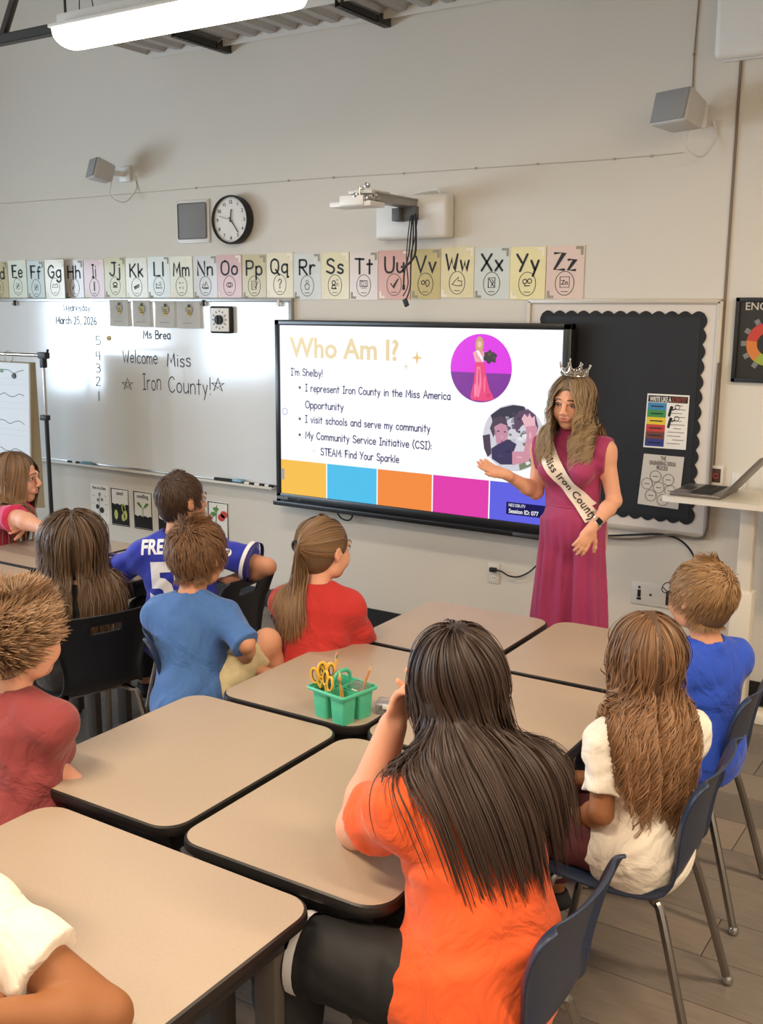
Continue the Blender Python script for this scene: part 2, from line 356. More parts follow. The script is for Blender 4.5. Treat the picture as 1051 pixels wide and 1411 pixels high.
# ------------------------------------------------------------------ whiteboard
m_wb = mat('whiteboard enamel', (222, 224, 224), .14, var=.02, vscale=2, coat=.6)
wb = thing('whiteboard', 'large wall whiteboard with handwritten welcome message and date', 'whiteboard', (-5.9, WY, .8))
XT = W(374, 680, WY-.088).x; X0, X1, Z0, Z1 = -7.75, -4.052, .825, 2.0
part('writing_surface', G().box(X0, X1, WY-.022, WY-.002, Z0, Z1), m_wb, wb)
g = G().box(X1-.012, X1+.012, WY-.03, WY-.001, Z0-.01, Z1+.012, .003).box(X0, X1+.01, WY-.03, WY-.001, Z0-.014, Z0+.01, .003)
part('frame', g, m_alu, wb)
part('map_rail', G().box(X0, X1+.015, WY-.034, WY-.001, Z1-.005, Z1+.022, .003), m_alu, wb)
part('marker_tray', G().box(X0, XT, WY-.085, WY-.02, Z0-.012, Z0-.004, .002).box(X0, XT, WY-.088, WY-.083, Z0-.012, Z0+.004, .001), m_offw, wb)
for px in (20, 280, 384):
    q = W(px, 416, WY-.04); part('rail_hook', G().box(q.x-.006, q.x+.006, WY-.05, WY-.03, q.z-.028, q.z+.012, .002).tube([(q.x-.02, WY-.045, q.z-.02), (q.x, WY-.045, q.z), (q.x+.02, WY-.045, q.z-.02)], .003), m_dk if px < 300 else m_white, wb)
m_mark = mat('dry marker ink', (42, 44, 50), .5)
YB = WY-.0235
def hand(txt, pxa, pya, pxb, hpx, w, mt, parent, nm='writing', jit=.35, y=YB, gap=2.0):
    q = W(pxa, pya, y); q2 = W(pxb, pya, y); h = W(pxa, pya-hpx, y).z-q.z
    g = strokes(txt, h, w, 0, 0, gap, jit, rnd=random.Random(len(txt)))
    xs = [v[0] for v in g.v]; k = (q2.x-q.x)/(max(xs)-min(xs))
    g.v = [(q.x+(v[0]-min(xs))*k, y, q.z+v[2]) for v in g.v]
    return part(nm, g, mt, parent, smooth=False)
hand('Wednesday', 87, 428, 124, 9, .005, m_mark, wb); hand('March 25, 2026', 77, 446, 133, 10, .0075, m_mark, wb)
hand('Ms Brea', 197, 466, 235, 11, .0085, m_mark, wb)
hand('Welcome', 169, 499, 217, 17, .0085, m_mark, wb); hand('Miss', 230, 504, 263, 18, .0085, m_mark, wb)
hand('Iron', 197, 536, 222, 22, .0085, m_mark, wb); hand('County!', 232, 540, 290, 22, .0085, m_mark, wb)
hand('*', 168, 536, 184, 16, .004, m_mark, wb, jit=0); hand('*', 291, 538, 310, 18, .005, m_mark, wb, jit=0)
for t, y in (('5', 475), ('4', 496), ('3', 513), ('2', 531), ('1', 552)): hand(t, 132 if t != '1' else 136, y, 139 if t != '1' else 137, 12, .0055, m_mark, wb, jit=0)
q = W(149, 466, WY-.03)
solo('magnet', G().lathe([(.017, 0), (.017, -.008), (.006, -.01), (.004, -.016), (.002, -.018)], (q.x, WY-.022, q.z), 16, 'y'), mat('brass', (165, 140, 80), .35, .6), 'small round brass magnet beside the written number 5', 'magnet')
# things on the tray
tz = Z0-.004
def marker(pxa, pxb, y, body, cap, label, r=.009):
    a = W(pxa, 650, y).x; b = W(pxb, 650, y).x
    t = thing('marker', label, 'marker', ((a+b)/2, y, tz), 'markers on the whiteboard tray')
    part('barrel', G().tube([(a, y, tz+r), (b-.03, y, tz+r)], r, 10), body, t)
    part('cap', G().tube([(b-.032, y, tz+r), (b, y, tz+r)], [r*1.12, r*.95], 10), cap, t)
marker(94, 100, WY-.055, m_ink, m_ink, 'short black capped marker at the left on the whiteboard tray')
marker(99, 110, WY-.05, m_white, m_ink, 'white barrelled marker left of the folded blue cloth')
marker(296, 321, WY-.058, m_ink, m_ink, 'thick black marker left of the blue eraser on the tray', .013)
marker(337, 349, WY-.055, m_white, m_ink, 'white marker with black cap just right of the blue eraser')
marker(351, 363, WY-.052, m_white, m_ink, 'second white marker right of the blue eraser')
marker(365, 376, WY-.055, m_white, m_ink, 'white marker at the right end of the tray by the screen')
a = W(322, 655, WY-.055).x; b = W(335, 655, WY-.055).x
t = thing('board_eraser', 'light blue board eraser lying on the whiteboard tray near the screen', 'eraser', (a, WY-.055, tz))
part('felt_pad', G().box(a, b, WY-.075, WY-.035, tz, tz+.012, .003), mat('grey felt', (90, 100, 110), .9), t)
part('grip', G().box(a, b, WY-.078, WY-.032, tz+.012, tz+.03, .007), mat('pale blue plastic', (130, 175, 195), .4), t)
a = W(110, 640, WY-.055).x; b = W(128, 640, WY-.055).x
g = G()
for k in range(4): g.box(a+.01*k, b-.008*k, WY-.078+.003*k, WY-.036, tz+.006*k, tz+.006*k+.006, .003)
solo('cleaning_cloth', g, mat('teal cloth', (120, 160, 175), .9), 'folded blue cleaning cloth at the left part of the tray', 'cloth')
# timer
q0 = W(289, 459, WY-.06); q1 = W(317, 422, WY-.06)
t = thing('visual_timer', 'square black and white dial timer stuck on the whiteboard', 'timer', ((q0.x+q1.x)/2, WY-.022, q0.z))
part('case', G().box(q0.x, q1.x, WY-.06, WY-.022, q0.z, q1.z, .012, 3), m_black, t)
part('dial_face', G().box(q0.x+.012, q1.x-.012, WY-.064, WY-.058, q0.z+.012, q1.z-.012, .004), m_paper, t)
cx_, cz_ = (q0.x+q1.x)/2, (q0.z+q1.z)/2
part('knob', G().lathe([(.03, 0), (.03, -.018), (.022, -.02)], (cx_, WY-.064, cz_), 20, 'y').box(cx_-.004, cx_+.004, WY-.09, WY-.08, cz_-.022, cz_+.022, .001), m_black, t)
g = G()
for k in range(12):
    a = 2*PI*k/12; g.obox((cx_+.055*math.sin(a), WY-.0645, cz_+.055*math.cos(a)), (math.cos(a), 0, -math.sin(a)), (0, 1, 0), (math.sin(a), 0, math.cos(a)), .004, .0005, .006)
part('tick_marks', g, m_mark, t)
# bee cards
m_bee = mat('bee yellow', (205, 175, 70), .7); m_beew = mat('wing grey', (150, 150, 150), .7)
for i, (a, b, zt, tilt) in enumerate(((151, 178, 413, .04), (183, 208, 414, .02), (214, 242, 415, -.01), (244, 277, 416, .03))):
    A = W(a, zt, WY-.03); B = W(b, zt+37, WY-.03)
    w = B.x-A.x; hh = A.z-B.z; cx_ = (A.x+B.x)/2
    t = thing('bee_card', ['leftmost white bee card hanging from the whiteboard rail', 'second white bee card from the left on the rail', 'third white bee card from the left on the rail', 'widest white bee card, nearest the dial timer'][i], 'card', (cx_, WY-.03, B.z), 'bee cards on the whiteboard rail')
    g = G(); n = 6; vs = []; fs = []
    for r in range(n+1):
        for s in (0, 1):
            vs.append((A.x+w*s+tilt*hh*r/n*.6, WY-.034-.006*(r/n)**2*(1 if i % 2 == 0 else .6)-.003*s, A.z-hh*r/n))
    for r in range(n): fs.append((2*r, 2*r+1, 2*r+3, 2*r+2))
    bm = bmesh.new(); vv = [bm.verts.new(v) for v in vs]
    for f in fs: bm.faces.new([vv[k] for k in f])
    bmesh.ops.solidify(bm, geom=bm.faces[:], thickness=.0015)
    g.bm(bm); part('sheet', g, m_paper, t)
    bx, bz = cx_+.01, A.z-hh*.36; yb = WY-.0405
    part('bee_body', G().add([(p[0], yb, p[1]) for p in circle(bx, bz, .02, .032, 16)], [tuple(range(16))]), m_bee, t, smooth=False)
    g = G()
    for dz in (-.016, -.004, .008): g.box(bx-.018, bx+.018, yb-.001, yb-.0005, bz+dz-.003, bz+dz+.003)
    g.add([(p[0], yb-.001, p[1]) for p in circle(bx, bz+.036, .013, .012, 12)], [tuple(range(12))])
    part('bee_stripes', g, m_ink, t, smooth=False)
    g = G()
    for sx in (-1, 1): g.add([(p[0], yb-.0012, p[1]) for p in circle(bx+sx*.022, bz+.012, .01, .02, 12)], [tuple(range(12))])
    part('bee_wings', g, m_beew, t, smooth=False)
    g = line([(cx_-.04, B.z+.035), (cx_+.04, B.z+.035)], .003, WY-.0455); part('caption', g, m_beew, t, smooth=False)

# ------------------------------------------------------------------ alphabet cards
edges = [(-14, 11), (12, 37), (38, 61), (62, 88), (90, 115), (116.5, 144), (144.5, 173), (174, 203.5), (204, 234.5), (235, 266), (267, 299.5), (300, 333.5), (334.5, 367), (368, 404.5), (405, 442.5), (443, 481.5), (482.5, 521), (522, 566), (567, 607), (608, 653.5), (654, 702.5), (703, 752), (753, 805)]
cols = dict(D=(196, 182, 130), E=(226, 234, 216), F=(205, 222, 218), G=(234, 232, 212), H=(214, 212, 210), I=(205, 172, 168), J=(190, 180, 128), K=(220, 217, 196), L=(216, 222, 214),
            M=(224, 224, 200), N=(206, 203, 200), O=(203, 158, 152), P=(188, 172, 116), Q=(224, 212, 176), R=(205, 208, 200), S=(222, 210, 165), T=(220, 204, 194), U=(214, 160, 146), V=(200, 180, 112), W=(228, 214, 166), X=(206, 212, 204), Y=(232, 220, 160), Z=(226, 198, 186))
names = dict(D='ochre', E='pale green white', F='pale blue', G='cream', H='pale grey', I='dusty pink', J='olive yellow', K='off-white', L='mint white', M='light cream', N='warm grey', O='rose', P='ochre yellow', Q='cream', R='grey green', S='pale yellow', T='blush white', U='salmon pink', V='mustard', W='cream yellow', X='cool grey', Y='lemon cream', Z='shiny pink')
def icon(L, cx, cz, y):
    g = G(); ln = lambda pts, w=.0035, cl=False: g.add(*(lambda q: (q.v, q.f))(line([(cx+a*.01, cz+b*.01) for a, b in pts], w, y, cl)))
    cir = lambda a, b, r, r2=None, w=.003: ln([(a+r*math.cos(t*PI/8), b+(r2 or r)*math.sin(t*PI/8)) for t in range(16)], w, True)
    if L == 'U': ln([(-2.2, 0), (-.6, -2), (2.6, 2.6)], .009)
    elif L == 'Z': ln([(-2.6, -2.6), (-2.6, 2.8), (2.6, 2.8), (2.6, -2.6)], .003, True); q = shift(bold('Zn', .034, .0006), cx-.02, y, cz-.012); g.add(q.v, q.f)
    elif L == 'O': cir(0, 0, 2.6, 1.5, .004); cir(0, 0, 1.1, 1.1, .004)
    elif L == 'Q': ln(catmull([(-1.3, 1.6), (0, 2.8), (1.4, 1.6), (.2, 0), (0, -1)], 5), .006); cir(0, -2.3, .4)
    elif L == 'P': ln([(-2, -2.6), (-2, 2.6), (1.6, 2.6), (1.6, -2.6)], .004, True); ln([(-1, 1.4), (.6, 1.4)]); ln([(-1, .2), (.6, .2)]); ln([(-1, -1), (.4, -1)]); ln([(3, 2), (.6, -1.8)], .005)
    elif L == 'I': ln([(0, -2.6), (0, 1.2)], .012); cir(0, 2.4, .8, w=.005)
    elif L == 'K': ln([(-2.4, -.8), (2.4, 1.2), (2.2, -.2), (-2.2, -2)], .006, True)
    elif L == 'M': ln([(-2, 1.6), (-.8, 1.6)]); ln([(-1.4, 2.2), (-1.4, 1)]); ln([(.8, 1.6), (2, 1.6)]); ln([(-2, -1.6), (-.8, -1.6)]); ln([(-1.4, -1), (-1.4, -2.2)]); ln([(.8, -1.2), (2, -1.2)]); ln([(.8, -2), (2, -2)])
    elif L == 'T': ln([(-2.6, -1), (-2.6, 2.2), (2.6, 2.2), (2.6, -1)], .004, True); cir(-.8, .6, 1, w=.003); ln([(1, 1.4), (2, 1.4)]); ln([(1, .4), (2, .4)]); ln([(-1.6, -2), (1.6, -2)], .004)
    elif L == 'N': ln([(-3, -1.6), (-1.6, 1), (-.6, -.6), (.6, 2.2), (2, 0), (3, -1.8)], .004, True); ln([(-2, -2.2), (2, -2.2)])
    elif L == 'G': ln(catmull([(-3, -.6), (-1.6, 1.2), (.4, .6), (2, 1.6), (3, -.6)], 4), .004); ln([(-3, -1), (3, -1)])
    elif L == 'W': ln([(-3, -1.4), (-1, 1), (1, 2.6), (.6, .6), (3, .4), (3, -2), (0, -2.2)], .004, True)
    elif L == 'X': ln([(-2, -2.6), (-2, 2.6), (2, 2.6), (2, -2.6)], .004, True); ln([(-1.4, 2), (1.4, -2)], .005); ln([(.2, 1.8), (1.2, .4), (-.4, -1.8)], .004)
    elif L == 'R': cir(0, 1.8, .9); ln([(0, .8), (-1.8, -.2), (-1.2, -2.6), (1.2, -2.6), (1.8, -.2)], .004, True)
    elif L == 'S': cir(-.8, 1, 1.2, w=.006); ln([(-2.4, -2.4), (-1.8, -.6), (.2, -.6), (1, -2.4)], .006, True); cir(1.8, 0, .7); ln([(1, 2.6), (2.4, 2.6)])
    elif L == 'Y': cir(-1.4, .8, 1.2, w=.005); cir(1.4, 1, 1.2, w=.005); ln([(-1.8, -.4), (-1.4, -1.6), (1.6, -1.4)], .004)
    elif L == 'V': cir(-1.6, .4, 1.1, w=.005); ln(catmull([(0, 1), (1.4, 1.8), (2.6, 0), (1, -2), (.2, 0), (0, 1)], 4), .005)
    elif L == 'L': ln([(-2.6, -1.8), (2.8, -1.8), (1.6, 0), (-.6, 0), (-2.6, 1.4)], .004, True); cir(1.2, 1.4, .8)
    elif L == 'J': cir(0, .6, 2, 1.2, w=.008); ln([(-2, -1.4), (2, -1.4)], .008)
    elif L == 'H': ln([(-1.4, -1), (.4, 1.6)], .004); ln([(-2, -1.4), (-1.2, -.2)], .009)
    else: cir(-.6, .6, 1.4); cir(.8, -.8, 1.5, w=.003); ln([(-2, -2), (2, 2)])
    return g
rnd = random.Random(8)
for i, (a, b) in enumerate(edges):
    L = chr(68+i); y = WY-.004-(.0015 if i % 2 else 0); dz = rnd.uniform(-.006, .006)
    xa, xb = W(a, 375).x, W(b, 375).x; zb, zt = 2.016+dz, 2.293+dz
    if L == 'G': y = WY-.05; zt -= .005; xa, xb = W(a, 375, y).x, W(b, 375, y).x
    cx_ = (xa+xb)/2
    t = thing('alphabet_card', '%s alphabet card reading %s%s' % (names[L], L, L.lower()), 'card', (cx_, y, zb), 'alphabet cards above the whiteboard')
    c = tuple(int(.9*q+.1*215) for q in cols[L]); m = mat('card '+L, c, .5 if L != 'Z' else .15, coat=.3, var=.03, vscale=9)
    part('sheet', G().box(xa, xb, y, WY-.003 if L != 'G' else y+.0015, zb, zt), m, t, smooth=False)
    g = strokes(L+L.lower(), .086 if L not in 'IMW' else .084, .0125, 0, 0, 2.6, .2, rnd=random.Random(i))
    w = min((xb-xa)*.74, g.width)*(.55 if L == 'I' else 1); g = fitw(g, cx_-w/2, cx_+w/2, zt-.125, y-.001)
    part('letters', g, m_ink, t, smooth=False)
    g = line([(p[0], p[1]) for p in circle(cx_, zb+.083, .05 if L != 'Z' else .053, .062, 28)], .0035, y-.001, True)
    q = icon(L, cx_, zb+.088, y-.001); g.add(q.v, q.f)
    q = line([(cx_-.018, zb+.04), (cx_+.018, zb+.04)], .0035, y-.001); g.add(q.v, q.f)
    part('picture', g, mat('print grey', (62, 58, 54), .7), t, smooth=False)
    lc = mat('card corner '+'ab'[i % 2], ((150, 145, 125), (238, 230, 210))[i % 2], .6)
    g = G().box(xb-.05, xb-.008, y-.0012, y-.0006, zt-.02, zt-.006).box(xb-.022, xb-.008, y-.0012, y-.0006, zt-.05, zt-.02)
    g.box(xa+.008, xa+.045, y-.0012, y-.0006, zb+.006, zb+.02).box(xa+.008, xa+.022, y-.0012, y-.0006, zb+.02, zb+.045)
    part('corner_print', g, lc, t, smooth=False)['kind'] = 'stuff'

# ------------------------------------------------------------------ speakers, panel, clock, access point
def speaker(px, py, s, yaw, tilt, label, wirept):
    c = W(px, py, WY-.2); q = Matrix.Rotation(yaw, 4, 'Z') @ Matrix.Rotation(tilt, 4, 'X')
    t = thing('wall_speaker', label, 'speaker', (c.x, WY, c.z), 'white speakers high on the front wall')
    bm = bmesh.new(); bmesh.ops.create_cube(bm, size=1)
    for v in bm.verts: v.co = Vector((v.co.x*.2*s*(1 if v.co.y < 0 else .8), v.co.y*.15*s, v.co.z*.155*s*(1 if v.co.y < 0 else .8)))
    bmesh.ops.bevel(bm, geom=bm.edges[:], offset=.016, segments=3, profile=.5, affect='EDGES')
    M_ = Matrix.Translation(c) @ q
    part('cabinet', G().bm(bm, M_), mat('speaker grey white', (186, 184, 180), .5), t)
    bm = bmesh.new(); bmesh.ops.create_cube(bm, size=1)
    for v in bm.verts: v.co = Vector((v.co.x*.178*s, -.078*s+v.co.y*.008, v.co.z*.135*s))
    bmesh.ops.bevel(bm, geom=bm.edges[:], offset=.003, segments=2, profile=.5, affect='EDGES')
    part('grille', G().bm(bm, M_), mat('speaker grille', (140, 139, 138), .7, bump=.3, bscale=400), t)
    part('bracket', G().tube([c+Vector((0.0, .06, 0)), (c.x+.02, WY-.02, c.z)], .018, 10).box(c.x-.03, c.x+.07, WY-.02, WY, c.z-.05, c.z+.05, .006), m_white, t)
    pts = catmull([c+Vector((.03, .06, -.05)), c+Vector((.02, .05, -.15)), c+Vector((.08, .12, -.19)), c+Vector((.12, .19, -.1)), (c.x+.1, WY-.01, c.z-.02)], 6)
    part('cable', G().tube(pts, .004, 6), m_offw, t)
speaker(140, 236, .9, math.radians(-26), math.radians(-16), 'left white box speaker high on the wall above the alphabet cards', None)
speaker(937, 154, 1.05, math.radians(-20), math.radians(-14), 'right white box speaker high on the wall below the thin cable', None)
pts = [W(*p, WY-.004) for p in ((-40, 281), (10, 280), (120, 272), (270, 259), (459, 244.6), (556, 239), (700, 229), (820, 221), (905, 214), (941, 210.5))]
wire = G().tube(pts, .002, 6)
for px, py in ((270, 259), (397, 249), (459, 244.6), (556, 239), (655, 232), (740, 226), (846, 219), (897, 215)):
    q = W(px, py, WY-.004); wire.box(q.x-.006, q.x+.006, WY-.01, WY, q.z-.006, q.z+.006, .002)
solo('wall_cable', wire, mat('grey cable', (186, 178, 164), .6), 'thin pale cable clipped across the wall between the two speakers', 'cable')
a, b, c = W(965, -30, WY-.004), W(956, 75, WY-.004), W(953.5, 134, WY-.004)
solo('ceiling_cable', G().tube([a, b, c], .0035, 6).box(b.x-.006, b.x+.006, WY-.01, WY, b.z-.006, b.z+.006, .002), mat('grey cable 2', (140, 128, 112), .6), 'thin cable running up the wall from the right speaker', 'cable')
q0 = W(246, 336); q1 = W(289, 274)
t = thing('intercom_panel', 'grey square grille panel in a white frame beside the clock', 'panel', ((q0.x+q1.x)/2, WY, q0.z))
part('frame', G().box(q0.x, q1.x, WY-.012, WY, q0.z, q1.z, .004), m_offw, t)
part('grille', G().box(q0.x+.016, q1.x-.02, WY-.017, WY-.01, q0.z+.025, q1.z-.02, .012, 3), mat('grey grille', (128, 127, 125), .7, bump=.4, bscale=500), t)
g = G()
for sx in (q0.x+.007, q1.x-.01):
    for sz in (q0.z+.01, q1.z-.01): g.ball((sx, WY-.013, sz), .003, 8, 5)
part('screws', g, m_alu, t)
cc = W(315.5, 302.5, WY-.07); R_ = .148
t = thing('wall_clock', 'round black rimmed wall clock with white dial', 'clock', (cc.x, WY, cc.z-R_))
part('case', G().lathe([(R_*.9, 0), (R_*1.0, -.01), (R_*1.02, -.055), (R_*.985, -.072), (R_*.94, -.068), (R_*.93, -.05), (0.001, -.05)], (cc.x+.0, WY, cc.z), 48, 'y', False), m_black, t, smooth=True)
part('dial', G().lathe([(R_*.935, -.052), (.001, -.0521)], (cc.x, WY, cc.z), 48, 'y', False), m_paper, t)
for k in range(1, 13):
    a = 2*PI*k/12; s = .03; q = bold(str(k), s, .0007); ww = q.width
    q = shift(q, cc.x+R_*.74*math.sin(a)-ww/2, WY-.0535, cc.z+R_*.74*math.cos(a)-s*.35); part('numeral', q, m_ink, t, smooth=False)
g = G()
for k in range(60):
    a = 2*PI*k/60; l = .006 if k % 5 else .009
    g.obox((cc.x+R_*.89*math.sin(a), WY-.053, cc.z+R_*.89*math.cos(a)), (math.cos(a), 0, -math.sin(a)), (0, 1, 0), (math.sin(a), 0, math.cos(a)), .0012, .0004, l/2)
part('minute_marks', g, m_ink, t)
def handm(ang, l0, l1, w, nm, m, yo):
    a = math.radians(ang); part(nm, G().obox((cc.x+(l1-l0)/2*math.sin(a), WY-yo, cc.z+(l1-l0)/2*math.cos(a)), (math.cos(a), 0, -math.sin(a)), (0, 1, 0), (math.sin(a), 0, math.cos(a)), w, .0008, (l0+l1)/2), m, t)
handm(142, .02, .1, .003, 'minute_hand', m_ink, .057); handm(9, .015, .065, .004, 'hour_hand', m_ink, .059); handm(-75, .03, .1, .001, 'second_hand', mat('clock red', (120, 50, 45), .5), .061)
part('glass', G().lathe([(R_*.94, -.066), (.001, -.069)], (cc.x, WY, cc.z), 32, 'y', False), mat('clear cover', (255, 255, 255), .03, trans=1, alpha=.25), t)
q0 = W(982, 82, WY-.07)
t = thing('wall_equipment_box', 'white rounded box mounted high at the right above the brown raceway', 'box', (q0.x+.4, WY, q0.z))
part('housing', G().box(q0.x, q0.x+.85, WY-.075, WY-.01, q0.z, q0.z+.5, .03, 4), m_white, t)
part('back_plate', G().box(q0.x+.03, q0.x+.82, WY-.02, WY, q0.z-.006, q0.z+.49, .004), m_offw, t)

# ------------------------------------------------------------------ projector wall mount
q0 = W(516, 331, WY-.1); q1 = W(615, 265, WY-.1)
t = thing('projector_mount', 'white wall box with a grey arm and dangling black leads above the screen', 'projector mount', ((q0.x+q1.x)/2, WY, q0.z))
part('wall_box', G().box(q0.x, q1.x, WY-.1, WY, q0.z, q1.z, .022, 4), m_white, t)
part('box_catch', G().tube([(q1.x-.28, WY-.06, q1.z), (q1.x-.17, WY-.06, q1.z+.02), (q1.x-.08, WY-.06, q1.z+.025), (q1.x-.06, WY-.06, q1.z)], .006), m_white, t)
ax = W(563, 300, WY-.1).x; az = W(563, 285, WY-.1).z; ay = 4.72
part('arm', G().box(ax-.045, ax+.055, ay, WY-.09, az-.005, az+.035, .004).box(ax-.05, ax+.06, ay, WY-.09, az+.03, az+.04, .003), mat('grey painted metal', (150, 148, 144), .4, .3), t)
part('arm_socket', G().box(ax-.05, ax+.065, WY-.14, WY-.09, az-.075, az+.0, .006).box(ax-.07, ax-.02, WY-.17, WY-.1, az-.08, az-.01, .004), mat('socket grey', (95, 95, 95), .5), t)
part('cross_plate', G().box(ax-.2, ax+.06, ay-.05, ay+.09, az-.035, az-.008, .004).box(ax-.13, ax+.02, ay-.06, ay-.04, az-.03, az+.02, .003), m_white, t)
part('head_plate', G().box(ax-.1, ax+.05, ay-.02, ay+.16, az+.03, az+.05, .004), m_offw, t)
for (dx, dy, dz) in ((-.03, -.04, .02), (.0, .02, .075), (.03, -.03, -.0), (-.06, .05, .06), (.045, .03, .02)):
    part('adjuster_knob', G().lathe([(.013, 0), (.013, -.02), (.006, -.022), (.005, -.03)], (ax+dx, ay+dy, az+dz), 12, 'y'), m_steel, t)
part('adjuster_rod', G().tube([(ax-.05, ay+.0, az+.01), (ax+.07, ay+.02, az+.005)], .01, 8).tube([(ax-.02, ay-.03, az-.02), (ax-.02, ay-.03, az+.07)], .005, 8), m_steel, t)
yc = WY-.16
def P2(l): return catmull([W(a, b, yc-c) for a, b, c in l], 6)
for pts, r in (([(568, 296, 0), (566, 320, .01), (563, 350, .02), (557, 375, .02), (556, 395, .01)], .005), ([(572, 295, 0), (573, 330, .02), (571, 352, .03), (562, 364, .03), (553, 368, .02)], .007),
               ([(569, 297, 0), (569, 330, 0), (566, 365, .0), (565, 395, 0), (559, 414, 0)], .0045), ([(566, 297, 0), (562, 325, .01), (560, 360, 0), (562, 392, 0), (555, 408, 0)], .0035), ([(576, 294, 0), (571, 330, 0), (566, 350, 0), (566, 372, 0)], .003)):
    part('lead', G().tube(P2(pts), r, 6), m_black, t)
e = W(559, 417, yc); part('plug', G().obox(e, (1, 0, .45), (0, 1, 0), (-.45, 0, 1), .012, .008, .02, .003), m_black, t)
e = W(556, 396, yc); part('plug', G().obox(e, (1, 0, 0), (0, 1, 0), (0, 0, 1), .006, .006, .014, .002), m_black, t)

# ------------------------------------------------------------------ ceiling lamp, canopy, rail
lx0, lx1, ly, lz = W(93, 50, 3.3).x, W(405, 5, 3.3).x, 3.3, 3.045
t = thing('pendant_lamp', 'lit white wraparound pendant lamp hanging near the top of the view', 'lamp', ((lx0+lx1)/2, ly, lz))
prof = [(-.1, .07)]+[(.1*math.cos(a), .07*1-.07*math.sin(a)**.8) for a in [PI-PI*k/14 for k in range(1, 14)]]+[(.1, .07)]
g = G(); n = len(prof); sec = [(lx0, .86), (lx0+.012, .97), (lx0+.04, 1), (lx1-.04, 1), (lx1-.012, .97), (lx1, .86)]
g.v = [(x, ly+p*s, lz+.07-(.07-q)*s) for x, s in sec for p, q in prof]
g.f = [(i*n+k, i*n+k+1, (i+1)*n+k+1, (i+1)*n+k) for i in range(5) for k in range(n-1)]+[tuple(range(n)), tuple(range(5*n, 6*n))[::-1]]
part('diffuser', g, emat('lamp glow', (255, 244, 228), 4.5), t, smooth=50)
part('housing', G().box(lx0-.003, lx1+.003, ly-.105, ly+.105, lz+.07, lz+.085, .003).box(lx0, lx1, ly-.06, ly+.06, lz+.085, lz+.135, .01), m_offw, t)
for x in (lx0+.08, lx1-.08):
    part('hanging_wire', G().tube([(x, ly, lz+.13), (x+.02, ly-.0, lz+.5), (x+.02, ly, RZ)], .0025, 6).tube([(x+.02, ly, lz+.5), (x+.09, ly, lz+.13)], .0025, 6), m_dk, t)
rl = thing('hanging_rail', 'dark steel channel rail running left from the lit lamp', 'rail', (-5.2, 3.42, 3.1))
rz = W(88, 38, 3.42).z
part('channel', G().box(-6.6, lx0+.6, 3.4, 3.404, rz-.02, rz+.02).box(-6.6, lx0+.6, 3.4, 3.44, rz+.018, rz+.021).box(-6.6, lx0+.6, 3.4, 3.44, rz-.021, rz-.018), m_dk, rl)
a, b = W(4, 50, 3.42), W(26, -22, 3.42)
part('brace', G().tube([a, b, b+(b-a)*3.0], .02, 8), m_dk, rl)
part('drop_rod', G().tube([(-3.9, 3.42, rz), (-3.9, 3.42, RZ)], .006, 8), m_dk, rl)
# corrugated canopy on wall brackets
cz = 3.50; cy0, cy1 = 4.80, 5.17; cx0 = W(203, 74, 5.17).x; cx1 = cx0+3.75
t = thing('corrugated_canopy', 'corrugated metal canopy shelf on slotted brackets high on the front wall', 'canopy', ((cx0+cx1)/2, WY, cz))
g = G(); N = int((cx1-cx0)/.0125); vs = []; fs = []
for i in range(N+1):
    x = cx0+(cx1-cx0)*i/N; u = ((x-cx0) % .15)/.15
    z = cz+.05+(.026 if .12 < u < .5 else -.0 if u > .6 or u < .02 else .026*((u-.02)/.1 if u <= .12 else (.6-u)/.1))
    for (y, dz) in ((cy0, 0), (cy1, 0), (cy1, .0035), (cy0, .0035)): vs.append((x, y, z+dz))
for i in range(N):
    for k in range(4): fs.append((4*i+k, 4*i+(k+1) % 4, 4*i+4+(k+1) % 4, 4*i+4+k))
part('corrugated_sheet', G().add(vs, fs), mat('galvanised sheet', (176, 172, 168), .4, .55), t, smooth=40)
part('edge_angle', G().box(cx0, cx1, cy1, cy1+.004, cz+.025, cz+.09).box(cx0, cx1, cy0-.004, cy0, cz+.03, cz+.09), m_offw, t)
for k in range(3):
    x = W(300, 76, 5.15).x+k*1.165 if k < 3 else 0
    if x > cx1: break
    g = G().box(x-.02, x+.02, cy0-.03, WY, cz+.0, cz+.004).box(x-.02, x-.016, cy0-.03, WY, cz, cz+.04).box(x+.016, x+.02, cy0-.03, WY, cz, cz+.04)
    br = part('bracket', g, m_dk, t)
    g = G()
    for j in range(9): g.box(x-.008, x+.008, cy0+.0+.045*j, cy0+.028+.045*j, cz-.001, cz+.0005)
    part('slots', g, m_black, br)
    part('gusset', G().add([(x+.02, WY-.13, cz), (x+.024, WY-.13, cz), (x+.02, WY, cz-.0), (x+.024, WY, cz), (x+.02, WY, cz+.12), (x+.024, WY, cz+.12), (x+.02, WY-.13, cz+.03), (x+.024, WY-.13, cz+.03)], [(0, 2, 4, 6), (1, 7, 5, 3), (0, 1, 3, 2), (2, 3, 5, 4), (4, 5, 7, 6), (6, 7, 1, 0)]), m_dk, br)

